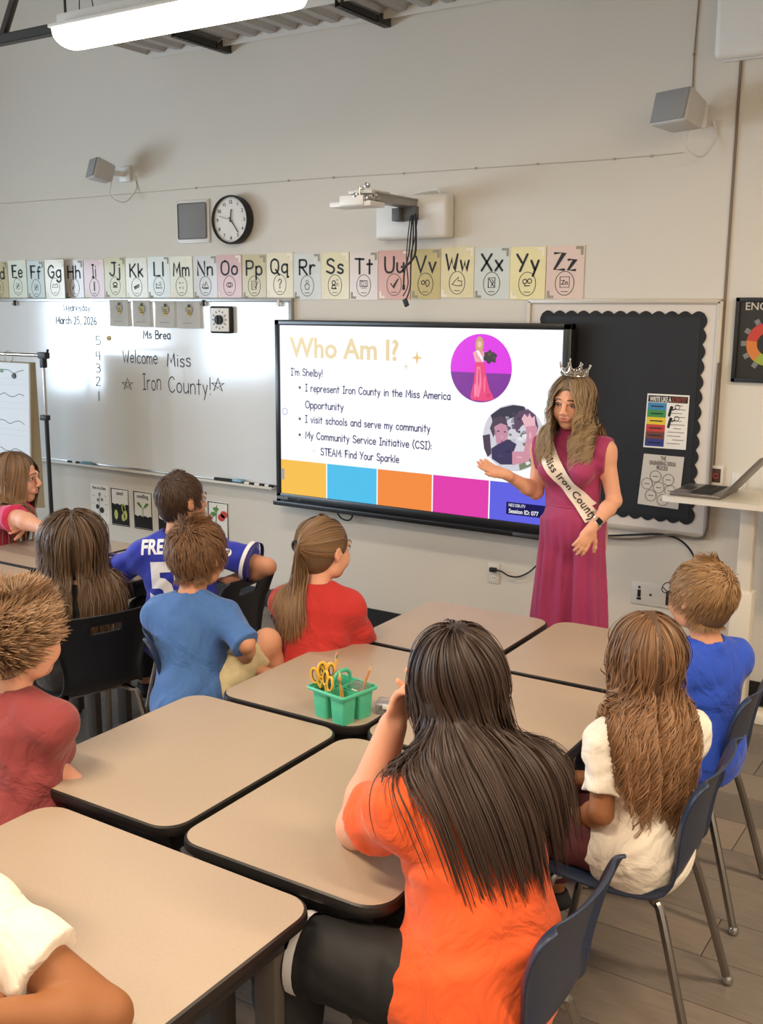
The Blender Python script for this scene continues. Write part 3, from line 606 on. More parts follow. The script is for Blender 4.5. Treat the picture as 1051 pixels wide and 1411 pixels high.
# ------------------------------------------------------------------ interactive screen
SY = WY-.11
a0 = W(378.3, 440.5, SY); a1 = W(788.5, 443.2, SY); s0 = W(387, 679.3, SY); s1 = W(776.7, 454.2, SY)
bz = W(381, 692, SY).z
t = thing('interactive_display', 'large black framed touch screen showing the Who Am I slide', 'screen', ((a0.x+a1.x)/2, WY, bz))
bx0, bx1, bz1 = a0.x, a1.x, a0.z
sx0, sx1, sz0, sz1 = s0.x, s1.x, s0.z, s1.z
m_bez = mat('screen bezel', (24, 25, 28), .3)
g = G().box(bx0, sx0+.002, SY-.004, SY+.055, bz, bz1, .004).box(sx1-.002, bx1, SY-.004, SY+.055, bz, bz1, .004).box(bx0, bx1, SY-.004, SY+.055, sz1-.002, bz1, .004).box(bx0, bx1, SY-.004, SY+.055, bz, sz0+.002, .004)
part('bezel', g, m_bez, t)
part('back_housing', G().box(bx0+.01, bx1-.01, SY+.05, WY-.045, bz+.02, bz1-.01, .008), m_black, t)
part('pen_tray', G().box(bx0+.002, bx1-.002, SY-.04, SY+.0, bz-.01, bz+.012, .005).box(bx0+.002, bx1-.002, SY-.043, SY-.037, bz-.005, bz+.02, .002), m_bez, t)
q = W(837, 741, SY-.04).x
part('stylus', G().box(W(707, 732, SY-.03).x, W(745, 735, SY-.03).x, SY-.044, SY-.02, bz-.004, bz+.016, .003), mat('graphite', (60, 60, 64), .4), t)
part('port_marks', G().add(*(lambda q_: (q_.v, q_.f))(shift(strokes('.-..,:!', .016, .002), W(408, 697, SY).x, SY-.0052, bz+.03))), m_alu, t, smooth=False)
q = bold('NEWLINE', .026, .0005); q = shift(fitw(q, W(382, 687, SY).x, W(397, 687, SY).x, 0, 0), 0, SY-.005, sz0-.036)
part('maker_lettering', q, m_alu, t, smooth=False)
part('cable_loop', G().tube(catmull([W(463, 704, SY+.05), W(470, 714, SY+.05), W(480, 717, SY+.06), W(485, 712, SY+.07), W(484, 704, SY+.08)], 6), .005, 6), m_black, t)
PY = SY+.004
scr = part('picture', G().box(sx0, sx1, PY, PY+.006, sz0, sz1), emat('slide white', (250, 251, 255), 1.0), t, smooth=False)
def sp(nm, g, rgb, lay=1, s=1.0):
    g.v = [(v[0], PY-.0006*lay, v[2]) for v in g.v]
    o = part(nm, g, emat('slide %d %d %d' % rgb, rgb, s), scr, smooth=False)
    if nm in ('slide_text', 'slide_title'): o['kind'] = 'stuff'
    return o
def S(px, py): q = W(px, py, PY); return (q.x, q.z)
ztop = S(450, 639)[1]
xs = [sx0, S(450, 639)[0], S(519.7, 645)[0], S(596, 653)[0], S(674.5, 661)[0], sx1]
cb = [(243, 190, 85), (85, 190, 232), (240, 140, 70), (222, 66, 170), (98, 100, 222)]
for k in range(5): sp('colour_block', G().box(xs[k]+(.004 if k else 0), xs[k+1]-(.004 if k < 4 else 0), PY, PY+.0002, sz0, ztop), cb[k])
def title(txt, px0, py0, px1, hpx, rgb, off, lay=2):
    g = bold(txt, 1.0, off); zs = [v[2] for v in g.v]
    h = S(px0, py0-hpx)[1]-S(px0, py0)[1]; k = h/.69; x0 = S(px0, py0)[0]; x1 = S(px1, py0)[0]
    g.v = [(v[0], 0, v[2]*k) for v in g.v]; g = fitw(g, x0, x1, S(px0, py0)[1], 0)
    return sp('slide_title', g, rgb, lay)
title('Who Am I?', 399, 491, 549, 26, (228, 204, 150), .022)
def st(txt, px0, py0, px1, hpx=9.5, w=.0068):
    h = S(px0, py0-hpx)[1]-S(px0, py0)[1]; g = strokes(txt, h, w, 0, 0, 2.0, .15, rnd=random.Random(5))
    return sp('slide_text', fitw(g, S(px0, py0)[0], S(px1, py0)[0], S(px0, py0)[1], 0), (52, 40, 92), 2)
st("I'm Shelby!", 400.7, 517, 444.5); st('I represent Iron County in the Miss America', 420.5, 539, 621)
st('Opportunity', 420.5, 562, 473.5); st('I visit schools and serve my community', 420.5, 582, 593); st('My Community Service Initiative (CSI):', 420.5, 604, 595); st('STEAM: Find Your Sparkle', 441.5, 627, 550)
for py in (534, 577, 599): c = S(413, py); sp('bullet', flat(circle(c[0], c[1], .009, n=12), 0), (52, 40, 92), 2)
c = S(433, 621); sp('bullet', line(circle(c[0], c[1], .009, n=12), .002, 0, True), (200, 195, 215), 2)
c = S(392.5, 567); sp('tool_ring', line(circle(c[0], c[1], .02, n=20), .007, 0, True), (190, 186, 214), 2)
c = S(390, 653); sp('tool_tab', G().box(sx0, c[0]+.012, 0, .0001, c[1]-.035, c[1]+.035), (170, 160, 160), 3)
def star4(px, py, r, rgb):
    c = S(px, py); pts = []
    for k in range(16):
        a = PI/8*k; rr = r*(1 if k % 4 == 0 else .42 if k % 4 in (1, 3) else .27); rr *= 1.1 if k % 8 == 4 else 1
        pts.append((c[0]+rr*math.cos(a), c[1]+rr*math.sin(a)))
    sp('sparkle', flat(pts, 0), rgb, 2)
star4(574.5, 493, .038, (232, 190, 110)); star4(559.5, 505, .022, (222, 214, 190))
# round photo 1
c1 = S(662.3, 507.5); r1 = (S(704.6, 507)[0]-S(620, 507)[0])/2; rz1 = (S(662, 460.5)[1]-S(662, 555)[1])/2
sp('photo_backdrop', flat(circle(c1[0], c1[1], r1, rz1, 40), 0), (222, 40, 226), 2)
low = [(c1[0]+r1*math.cos(a), c1[1]+rz1*math.sin(a)) for a in [PI+.13+(PI-.26)*k/24 for k in range(25)]]
sp('photo_stage', flat(low, 0), (126, 34, 150), 3)
def poly(nm, pts, rgb, lay): sp(nm, flat([S(*p) for p in pts], 0), rgb, lay)
poly('gown', [(655, 497), (667, 497), (669, 512), (674, 535), (681, 550), (668, 553), (650, 551), (648, 546), (653, 525)], (232, 60, 120), 4)
poly('gown_light', [(657, 505), (662, 505), (664, 530), (660, 548), (655, 545)], (248, 120, 160), 5)
poly('gown_top', [(654, 484), (668, 484), (667, 499), (655, 499)], (235, 150, 175), 5)
poly('figure_arms', [(652, 486), (656, 483), (656, 492), (662, 498), (655, 497)], (235, 175, 160), 6)
poly('figure_sash', [(656, 483), (660, 483), (667, 495), (665, 499)], (250, 240, 245), 7)
c = S(661, 475); sp('figure_hair', flat(circle(c[0], c[1], .026, .045, 14), 0), (205, 160, 110), 5)
c = S(661, 475.5); sp('figure_face', flat(circle(c[0], c[1]+.004, .013, .018, 12), 0), (240, 190, 170), 6)
c = S(675, 492); sp('bouquet', flat([(c[0]+(.04+.012*math.sin(k*2.3))*math.cos(k*PI/8), c[1]+(.034+.01*math.sin(k*3.7))*math.sin(k*PI/8)) for k in range(16)], 0), (48, 44, 40), 7)
# round photo 2
c2 = S(707.5, 603.5); r2 = (S(750, 603)[0]-S(664.5, 603)[0])/2; rz2 = (S(707, 558)[1]-S(707, 650)[1])/2
disk = circle(c2[0], c2[1], r2, rz2, 40)
sp('photo_backdrop', flat(disk, 0), (208, 205, 214), 2)
poly('foliage', [(676, 572), (690, 562), (707, 558), (722, 560), (727, 570), (714, 578), (704, 576), (694, 582), (680, 584)], (40, 38, 58), 3)
poly('grass', [(715, 640), (735, 628), (745, 622), (741, 632), (730, 643), (716, 648)], (118, 128, 98), 3)
poly('shade_left', [(665, 600), (675, 598), (677, 625), (672, 630), (667, 618)], (70, 50, 70), 3)
poly('figure_hair', [(675, 590), (680, 577), (690, 573), (698, 578), (700, 588), (694, 586), (684, 590), (680, 603)], (74, 56, 74), 4)
poly('figure_face', [(681, 588), (690, 583), (698, 586), (701, 596), (698, 608), (690, 615), (684, 610)], (196, 140, 160), 5)
poly('figure_shirt', [(677, 618), (686, 612), (700, 605), (712, 612), (708, 622), (716, 634), (706, 640), (690, 640), (678, 632)], (52, 42, 84), 6)
poly('figure_arm', [(706, 622), (722, 622), (726, 600), (724, 585), (734, 578), (741, 590), (737, 612), (728, 636), (706, 641)], (205, 142, 160), 7)
poly('figure_hand', [(719, 577), (723, 570), (727, 575), (730, 569), (733, 576), (737, 573), (738, 586), (724, 588)], (232, 180, 190), 8)
poly('held_animal', [(708, 576), (716, 566), (728, 564), (738, 572), (742, 588), (740, 596), (732, 586), (722, 584), (716, 590), (712, 596), (709, 588)], (88, 62, 92), 6)
rp = random.Random(21)
for k in range(46):
    a = rp.uniform(0, 2*PI); rr = math.sqrt(rp.random())*.86; bx_, bz_ = c2[0]+r2*rr*math.cos(a), c2[1]+rz2*rr*math.sin(a); q_ = rp.uniform(.008, .022)
    up_ = math.sin(a)*rr
    col = rp.choice([(58, 54, 76), (92, 86, 104), (150, 146, 160)] if up_ > .15 else [(190, 188, 200), (226, 224, 232), (150, 150, 140), (112, 122, 92)])
    sp('photo_blotch', flat([(bx_+q_*(1+.4*math.sin(3*t+k))*math.cos(t), bz_+q_*.8*math.sin(t)) for t in [2*PI*j/9 for j in range(9)]], 0), col, 3+.02*k)
for (px, py, w_, h_, col) in ((687, 594, .008, .004, (70, 45, 60)), (696, 595, .007, .004, (70, 45, 60)), (692, 602, .006, .008, (214, 160, 176)), (692, 608, .010, .004, (170, 80, 110)), (683, 596, .006, .016, (170, 116, 138)),
                          (700, 622, .014, .006, (36, 28, 64)), (690, 628, .02, .006, (68, 56, 104)), (731, 600, .006, .02, (232, 176, 190)), (716, 630, .02, .006, (226, 166, 180)), (727, 572, .01, .006, (120, 92, 122)), (715, 577, .01, .008, (60, 42, 66))):
    q_ = S(px, py); sp('photo_detail', flat([(q_[0]+w_*math.cos(t), q_[1]+h_*math.sin(t)) for t in [2*PI*j/10 for j in range(10)]], 0), col, 9)
for (px, py, w_, h_, col) in ((660, 520, .004, .05, (205, 40, 100)), (668, 530, .006, .05, (250, 110, 150)), (655, 538, .005, .04, (255, 150, 180)), (673, 545, .012, .012, (214, 44, 104)), (675, 488, .012, .01, (90, 74, 60)), (681, 493, .01, .012, (70, 60, 52)), (670, 495, .01, .008, (30, 28, 28)), (659, 489, .003, .008, (250, 215, 205))):
    q_ = S(px, py); sp('photo_detail', flat([(q_[0]+w_*math.cos(t), q_[1]+h_*math.sin(t)) for t in [2*PI*j/10 for j in range(10)]], 0), col, 8)
sp('session_box', G().box(S(697.5, 700)[0], sx1-.02, 0, .0001, S(697, 708)[1], S(697, 691)[1]), (32, 30, 84), 3)
title('NEO DSK-ITV', 701, 697.5, 724, 4.2, (235, 235, 245), .012, 5); title('Session ID: 077', 701, 706.2, 742, 5.6, (245, 245, 250), .02, 5)

# ------------------------------------------------------------------ bulletin board
bl, br_, bb, bt = -2.44, -1.42, .83, 2.005
t = thing('bulletin_board', 'bulletin board with black paper and scalloped edge on white backing', 'board', ((bl+br_)/2, WY, bb))
part('backing', G().box(bl, br_, WY-.012, WY, bb, bt), mat('white backing', (214, 206, 198), .6), t)
g = G()
for (a, b, c, d) in ((bl, br_, bb-.01, bb+.014), (bl, br_, bt-.014, bt+.01), (bl-.01, bl+.014, bb, bt), (br_-.014, br_+.012, bb, bt)): g.box(a, b, WY-.024, WY, c, d, .003)
part('frame', g, mat('pale metal frame', (190, 182, 170), .4, .3), t)
# scalloped black panel
kl, kr, kb, kt = W(747, 430, WY-.015).x, W(972, 430, WY-.015).x, .895, 1.945
def wavy(p0, p1, n, amp, nx, nz):
    out = []
    for k in range(n*6):
        u = k/(n*6); w = amp*(abs(math.sin(PI*n*u))-.35); out.append((p0[0]+(p1[0]-p0[0])*u+nx*w, p0[1]+(p1[1]-p0[1])*u+nz*w))
    return out
pts = wavy((kl, kt), (kr, kt), 13, .017, 0, 1)+wavy((kr, kt), (kr, kb), 14, .017, 1, 0)+wavy((kr, kb), (kl, kb), 13, .017, 0, -1)+wavy((kl, kb), (kl, kt), 14, .017, -1, 0)
part('scalloped_border', G().prism(pts, WY-.017, WY-.012), mat('scallop black', (16, 18, 22), .7), t, smooth=False)
part('black_paper', G().box(kl+.02, kr-.02, WY-.0185, WY-.016, kb+.02, kt-.02), mat('black bulletin paper', (21, 24, 31), .6, var=.3, vscale=4, bump=.15, bscale=9), t, smooth=False)
YP = WY-.021
def quad(px, y=YP): return [(W(a, b, y).x, W(a, b, y).z) for a, b in px]
p = thing('science_poster', 'poster with rainbow bars reading WRITE LIKE A SCIENTIST on the black board', 'poster', (W(916, 620, YP).x, YP, W(916, 620, YP).z), 'posters on the black bulletin board')
pq = [(892, 542), (950, 545), (944.5, 620), (886, 616)]
def mapq(pq, y):
    c = [Vector((W(a, b, y).x, 0, W(a, b, y).z)) for a, b in pq]
    return lambda u, v: (lambda p_: (p_.x, p_.z))((c[0]*(1-u)+c[1]*u)*(1-v)+(c[3]*(1-u)+c[2]*u)*v)
m_ = mapq(pq, YP)
def rect(f, u0, u1, v0, v1): return [f(u0, v0), f(u1, v0), f(u1, v1), f(u0, v1)]
part('sheet', G().prism(rect(m_, 0, 1, 0, 1), YP, YP+.002), m_paper, p, smooth=False)
part('header', flat(rect(m_, .03, .97, .03, .15), YP-.0006), m_ink, p, smooth=False)
q = bold('WRITE LIKE A', .1, .002); c0, c1_ = m_(.07, .135), m_(.58, .135); q = shift(fitw(shift(q, s=.33), c0[0], c1_[0], c0[1], 0), 0, YP-.0012); part('header_text', q, m_paper, p, smooth=False)
q = bold('SCIENTIST', .1, .002); c0, c1_ = m_(.6, .135), m_(.94, .135); q = shift(fitw(shift(q, s=.33), c0[0], c1_[0], c0[1], 0), 0, YP-.0012); part('header_text', q, mat('rust print', (150, 70, 45), .6), p, smooth=False)
for k, c in enumerate(((60, 130, 180), (60, 140, 75), (225, 195, 50), (185, 60, 55), (110, 60, 55), (45, 55, 130))):
    part('colour_bar', flat(rect(m_, .03, .48, .16+k*.135, .16+(k+1)*.135), YP-.0006), mat('bar %d' % k, c, .6), p, smooth=False)
    a, b = m_(.12, .16+(k+.5)*.135), m_(.4, .16+(k+.5)*.135); part('bar_text', line([a, b], .006, YP-.0012), m_ink, p, smooth=False)
g = G()
for k in range(11):
    a, b = m_(.55 if k % 3 else .68, .2+k*.07), m_(.93 if k % 2 else .85, .2+k*.07); q = line([a, b], .0035, YP-.0006); g.add(q.v, q.f)
part('small_text', g, mat('print brown', (120, 105, 95), .7), p, smooth=False)
g = G()
for v in (.24, .45):
    a = m_(.6, v); q = flat(circle(a[0], a[1], .009, .009, 10), YP-.0008); g.add(q.v, q.f); q = line([(a[0]-.004, a[1]-.01), (a[0]-.01, a[1]-.04)], .014, YP-.0008); g.add(q.v, q.f)
    q = line([(a[0]+.006, a[1]-.012), (a[0]+.022, a[1]-.004)], .006, YP-.0008); g.add(q.v, q.f); q = line(circle(a[0]+.03, a[1]+.004, .012, n=10), .003, YP-.0008, True); g.add(q.v, q.f)
part('scientist_figures', g, m_ink, p, smooth=False)
p = thing('gear_poster', 'grey poster of circles reading THE ENGINEERING DESIGN PROCESS on the black board', 'poster', (W(912, 700, YP).x, YP, W(912, 700, YP).z), 'posters on the black bulletin board')
m_ = mapq([(887, 625), (942.5, 630), (934, 702), (878, 694)], YP)
part('sheet', G().prism(rect(m_, 0, 1, 0, 1), YP, YP+.002), mat('grey paper', (205, 199, 190), .7), p, smooth=False)
m_pg = mat('print mid grey', (130, 124, 118), .7)
for (tx, u0, u1, v) in (('THE', .43, .57, .1), ('ENGINEERING DESIGN', .18, .82, .2), ('PROCESS', .36, .64, .29)):
    a, b = m_(u0, v), m_(u1, v); q = fitw(shift(bold(tx, .03, .0006)), a[0], b[0], a[1], 0); part('heading', shift(q, 0, YP-.0008), mat('print dark grey', (80, 76, 74), .7), p, smooth=False)
for (u, v) in ((.36, .42), (.68, .46), (.17, .58), (.47, .63), (.76, .67), (.3, .8), (.6, .86)):
    a = m_(u, v); pts = [(a[0]+(.027+(.0035 if k % 2 else 0))*math.cos(PI*k/14), a[1]+(.027+(.0035 if k % 2 else 0))*math.sin(PI*k/14)) for k in range(28)]
    q = line(pts, .0035, YP-.0008, True); q2 = line([(a[0]-.012, a[1]), (a[0]+.012, a[1])], .005, YP-.0008); q.add(q2.v, q2.f); part('gear_circle', q, m_pg, p, smooth=False)
# framed engineering poster
f0 = W(1015, 410, WY-.02); f1 = W(1005.6, 526, WY-.02)
fx0, fz1, fz0 = (f0.x+f1.x)/2, f0.z, f1.z; fx1 = fx0+.62
t = thing('framed_poster', 'black framed poster headed ENGINEERING with a coloured gear wheel', 'poster', ((fx0+fx1)/2, WY, fz0))
g = G()
for (a, b, c, d) in ((fx0, fx1, fz0, fz0+.02), (fx0, fx1, fz1-.02, fz1), (fx0, fx0+.02, fz0, fz1), (fx1-.02, fx1, fz0, fz1)): g.box(a, b, WY-.024, WY, c, d, .002)
part('frame', g, m_black, t); part('print', G().box(fx0+.015, fx1-.015, WY-.012, WY, fz0+.015, fz1-.015), mat('charcoal print', (36, 34, 33), .35), t)
q = bold('ENGINEERING', .052, .0002); q = shift(q, W(1026, 427, WY-.014).x, WY-.0135, W(1026, 427, WY-.014).z); q.v = [v for v in q.v]; part('heading', q, mat('print cream', (205, 198, 185), .6), t, smooth=False)
wc = W(1059, 474, WY-.0135)
gc = [(190, 60, 45), (205, 120, 50), (150, 165, 60), (70, 150, 90), (50, 80, 150), (60, 50, 110)]
for k in range(6):
    a0_ = PI*.62+k*PI/3; pts = circle(wc.x, wc.z, .105, n=8, a0=a0_, a1=a0_+PI/3*1.14)+circle(wc.x, wc.z, .055, n=8, a0=a0_, a1=a0_+PI/3*1.14)[::-1]
    part('gear_segment', flat(pts, WY-.0135), mat('gear %d' % k, gc[k], .5), t, smooth=False)
g = G()
for k in range(12):
    a = 2*PI*k/12; g.obox((wc.x+.118*math.cos(a), WY-.0134, wc.z+.118*math.sin(a)), (math.cos(a), 0, math.sin(a)), (0, 1, 0), (-math.sin(a), 0, math.cos(a)), .012, .0005, .012)
part('gear_teeth', g, mat('gear grey', (120, 122, 122), .5), t)['kind'] = 'stuff'

# ------------------------------------------------------------------ plant life-cycle cards under the whiteboard
specs = [((125, 671), (150, 716), 'diagram'), ((152.5, 675), (178.5, 722), 'seed'), ((183.5, 679), (210, 728), 'seedling'), ((217, 682), (245, 733), 'plant'), ((286, 694), (313, 742), 'tomato')]
lab = ['unframed white sheet with a labelled plant diagram below the whiteboard', 'white card headed seed with sprouting seeds in black soil', 'white card headed seedling with a small green shoot', 'plant card half hidden behind the head of the boy in the jersey', 'card with red tomatoes and leaves, right of the jersey boy']
m_grn = mat('leaf green', (86, 140, 62), .6); m_lime = mat('seed lime', (190, 196, 110), .6); m_soil = mat('soil black', (24, 22, 20), .8); m_red = mat('tomato red', (196, 58, 44), .5)
for k, (A_, B_, nm) in enumerate(specs):
    A = W(*A_); B = W(*B_); x0, x1, z1, z0 = A.x, B.x, A.z, B.z; y = WY-.003
    # card top/bottom follow real heights measured on the wall
    z1 = .668 if nm != 'diagram' else .672; z0 = z1-.285; x1 = max(x1, x0+.19)
    t = thing('plant_card', lab[k], 'card', ((x0+x1)/2, WY, z0), 'plant life-cycle cards below the whiteboard')
    part('sheet', G().box(x0, x1, y, WY, z0, z1), m_paper, t, smooth=False)
    w = x1-x0; hh = z1-z0; cx_ = (x0+x1)/2; pt = lambda u, v: (x0+w*u, z0+hh*v)
    if nm != 'diagram':
        g = line([pt(.04, .03), pt(.96, .03), pt(.96, .97), pt(.04, .97)], .007, y-.001, True); part('border', g, m_ink, t, smooth=False)
    if nm in ('seed', 'seedling'):
        q = bold(nm, .04, .0006); q = fitw(q, cx_-w*(.18 if nm == 'seed' else .3), cx_+w*(.18 if nm == 'seed' else .3), z0+hh*.82, y-.001); part('heading', q, m_ink, t, smooth=False)
    if nm in ('seed', 'seedling', 'plant'):
        top = .58 if nm == 'seed' else .36
        g = flat([pt(.06, .05), pt(.94, .05)]+[pt(.94-.88*i/10, top+.02*math.sin(i*2.1)) for i in range(11)], y-.0008); part('soil', g, m_soil, t, smooth=False)
    if nm == 'seed':
        for (u, v, a, b) in ((.27, .3, .1, .13), (.66, .25, .1, .1), (.78, .32, .09, .13)): part('bean', flat([pt(u+a*math.cos(q_), v+b*math.sin(q_)) for q_ in [2*PI*i/14 for i in range(14)]], y-.0014), m_lime, t, smooth=False)
        part('sprout', line(catmull([pt(.72, .3), pt(.6, .5), pt(.68, .6), pt(.78, .48)], 5), .008, y-.0014), m_lime, t, smooth=False)
    if nm == 'seedling' or nm == 'plant':
        for s in (-1, 1): part('leaf', flat([pt(.5+s*(.02+.3*u), .56+.12*u+(.08*math.sin(PI*u))*(1 if v else -.3)) for v in (0, 1) for u in ([0, .25, .5, .75, 1] if not v else [.75, .5, .25])], y-.0014), m_grn, t, smooth=False)
        part('stem', line([pt(.5, .34), pt(.5, .56)], .007, y-.0014), m_grn, t, smooth=False)
    if nm == 'tomato':
        for (u, v) in ((.66, .62), (.6, .2), (.78, .7)): part('tomato', flat([pt(u+.17*math.cos(q_), v+.09*math.sin(q_)) for q_ in [2*PI*i/14 for i in range(14)]], y-.0014), m_red, t, smooth=False)
        for (u, v) in ((.2, .4), (.35, .3), (.5, .38), (.28, .18), (.4, .8), (.3, .68)): part('leaf', flat([pt(u+.13*math.cos(q_)*(1+.3*math.sin(3*q_)), v+.06*math.sin(q_)) for q_ in [2*PI*i/12 for i in range(12)]], y-.0012), m_grn, t, smooth=False)
        part('stem', line(catmull([pt(.3, .1), pt(.4, .5), pt(.45, .9)], 4), .006, y-.0011), m_ink, t, smooth=False)
    if nm == 'diagram':
        q = fitw(bold("Parts of a Plant", .03, .0006), x0+w*.12, x0+w*.85, z0+hh*.88, y-.001); part('heading', q, m_ink, t, smooth=False)
        part('stem', line(catmull([pt(.5, .1), pt(.46, .4), pt(.5, .8)], 4), .006, y-.001), m_pg, t, smooth=False)
        for (u, v, r, mm) in ((.5, .75, .06, m_pg), (.4, .6, .06, m_pg), (.62, .62, .06, m_pg), (.36, .42, .08, m_ink), (.6, .34, .1, m_ink), (.45, .15, .06, m_pg)):
            part('plant_part', flat([pt(u+r*1.2*math.cos(q_), v+r*.8*math.sin(q_)) for q_ in [2*PI*i/10 for i in range(10)]], y-.0012), mm, t, smooth=False)
        g = G()
        for (u, v) in ((.1, .7), (.75, .72), (.08, .5), (.78, .5), (.78, .24), (.1, .25)): q = line([pt(u, v), pt(u+.14, v)], .003, y-.001); g.add(q.v, q.f)
        part('captions', g, m_pg, t, smooth=False)

# ------------------------------------------------------------------ outlets, plates, cables
def plate(nm, label, cat, x0, x1, z0, z1, th=.007, grp=None):
    t = thing(nm, label, cat, ((x0+x1)/2, WY, z0), grp); part('cover_plate', G().box(x0, x1, WY-th, WY, z0, z1, .003), m_offw, t); return t
q = W(681, 790)
t = plate('power_outlet', 'white wall outlet with a black plug, left of the woman in pink', 'outlet', q.x-.038, q.x+.036, q.z-.058, q.z+.058)
for dz in (.026, -.026):
    s = part('socket', G().box(q.x-.018, q.x+.018, WY-.009, WY-.005, q.z+dz-.016, q.z+dz+.016, .004), m_white, t)
    part('slot', G().box(q.x-.009, q.x-.006, WY-.0095, WY-.0085, q.z+dz-.005, q.z+dz+.007).box(q.x+.006, q.x+.009, WY-.0095, WY-.0085, q.z+dz-.005, q.z+dz+.007), m_ink, s)
c = thing('extension_cord', 'black power cord running from the wall outlet behind the woman in pink', 'cord', (q.x, WY-.02, q.z))
part('plug', G().box(q.x-.02, q.x+.022, WY-.035, WY-.009, q.z+.013, q.z+.039, .006), m_black, c)
part('cable', G().tube(catmull([(q.x+.01, WY-.03, q.z+.026)]+[W(a, b, WY-.03) for a, b in ((690, 787), (700, 793), (712, 795), (724, 791), (734, 784), (752, 765), (765, 745))]+[Vector((W(765, 745).x, WY-.03, .9))], 6), .0045, 6), m_black, c)
a = W(870, 820); b = W(926, 840)
t = plate('wall_port_plate', 'wide white port plate on the wall behind the boy in glasses', 'wall plate', a.x, b.x, .425, .545)
for (u, v, w, hh) in ((.19, .78, .006, .007), (.19, .5, .009, .02), (.19, .26, .012, .006), (.47, .5, .006, .006), (.93, .45, .02, .036)):
    cx_ = a.x+(b.x-a.x)*u; cz_ = .425+.12*v; part('port', G().box(cx_-w, cx_+w, WY-.01, WY-.005, cz_-hh, cz_+hh, .002), m_ink if w != .006 else m_dk, t)
a = W(975, 678); b = W(989, 654)
t = plate('control_plate', 'small steel wall plate with a red sign, left of the laptop', 'wall plate', a.x, b.x+.03, 1.10, 1.2, .012)
part('red_sign', G().box(a.x+.014, b.x+.016, WY-.014, WY-.01, 1.115, 1.185, .002), mat('sign dark', (70, 40, 36), .5), t)
q_ = line(circle((a.x+b.x)/2+.015, 1.148, .012, n=14), .004, WY-.0145, True); part('symbol', q_, mat('sign red', (196, 70, 60), .5), t, smooth=False)
q = W(1018, 668)
t = plate('power_outlet', 'white wall outlet right behind the laptop lid', 'outlet', q.x-.036, q.x+.036, q.z-.05, q.z+.062)
for dz in (.03, -.02): part('socket', G().box(q.x-.016, q.x+.016, WY-.009, WY-.005, q.z+dz-.014, q.z+dz+.014, .004), m_white, t)
for i, (pts, lb) in enumerate((([(760, 727), (800, 733), (830, 738), (870, 737), (905, 736), (930, 741), (946, 752), (956, 768), (960, 785), (963, 830)], 'black cord looping down right below the black board'),
            ([(760, 733), (830, 741), (880, 742), (925, 737), (960, 742), (972, 733), (976, 700), (982, 600), (990, 500)], 'grey cord running below and up the right edge of the black board'))):
    solo('extension_cord', G().tube(catmull([W(a, b, WY-.03) for a, b in pts], 6), .0055 if i == 0 else .006, 6), m_black if i == 0 else mat('grey rubber', (104, 94, 86), .6), lb, 'cord')

# ------------------------------------------------------------------ standing desk and laptop
m_desk = mat('white desk laminate', (226, 220, 208), .4)
t = thing('standing_desk', 'white standing desk at the right wall carrying the laptop', 'desk', (-1.0, 5.0, 0))
part('desktop', G().prismz([(-1.515, 4.80), (-1.49, 4.785), (-.3, 4.785), (-.3, 5.2), (-1.47, 5.2), (-1.515, 5.16)], 1.075, 1.1), m_desk, t)
part('column', G().box(-1.2, -1.13, 5.0, 5.06, .62, 1.075, .006), m_desk, t)
part('lower_column', G().box(-1.215, -1.115, 4.985, 5.075, .05, .64, .008), m_desk, t)
part('column', G().box(-.52, -.45, 5.0, 5.06, .62, 1.075, .006), m_desk, t)
part('lower_column', G().box(-.535, -.435, 4.985, 5.075, .05, .64, .008), m_desk, t)
part('foot_rail', G().box(-1.25, -.4, 4.97, 5.09, 0, .05, .008), m_desk, t)
m_lap = mat('laptop grey', (118, 114, 112), .35, .6)
t = thing('laptop', 'open grey laptop on the white standing desk', 'laptop', (-1.4, 4.98, 1.1))
part('base', G().box(-1.49, -1.25, 4.82, 5.14, 1.1, 1.118, .006), m_lap, t)
g = G()
for i in range(5):
    for j in range(12): g.box(-1.40+i*.021, -1.382+i*.021, 4.84+j*.0235, 4.860+j*.0235, 1.118, 1.1205)
part('keyboard', g, m_ink, t, smooth=False); part('touchpad', G().box(-1.478, -1.418, 4.93, 5.03, 1.1175, 1.119), m_dk, t)
a = Vector((-1.25, 4.98, 1.115)); d = Vector((.17, 0, .2)).normalized(); nrm = Vector((-d.z, 0, d.x))
part('lid', G().obox(a+d*.125, d, (0, 1, 0), nrm, .125, .16, .004, .003), m_lap, t)
part('display', G().obox(a+d*.128+nrm*.0045, d, (0, 1, 0), nrm, .112, .148, .0006), mat('laptop screen', (60, 60, 62), .2), t)

# ------------------------------------------------------------------ chart rack on the left
cy = 4.6
pt_, pb_ = W(62, 490, cy), W(66, 700, cy)
t = thing('chart_rack', 'black and chrome rack with a top bar holding the chart pad', 'rack', (pt_.x, cy, 0))
px_ = pt_.x-.02
part('lower_pole', G().tube([(px_, cy, 0.03), (px_, cy, W(62, 575, cy).z)], .0145, 12), m_black, t)
part('upper_pole', G().tube([(px_, cy, W(62, 575, cy).z), (px_, cy, pt_.z)], .010, 12), m_steel, t)
part('height_knob', G().box(px_-.045, px_+.02, cy-.02, cy+.02, W(62, 575, cy).z-.02, W(62, 575, cy).z+.015, .006), m_black, t)
part('corner_clamp', G().box(px_-.035, px_+.045, cy-.02, cy+.02, pt_.z-.02, pt_.z+.022, .006).box(px_-.018, px_+.018, cy-.018, cy+.018, pt_.z-.08, pt_.z, .005).tube([(px_+.03, cy, pt_.z-.02), (px_+.05, cy, pt_.z+.04)], .008), m_black, t)
part('top_bar', G().tube([(px_-1.0, cy, pt_.z), (px_, cy, pt_.z)], .012, 12), m_steel, t)
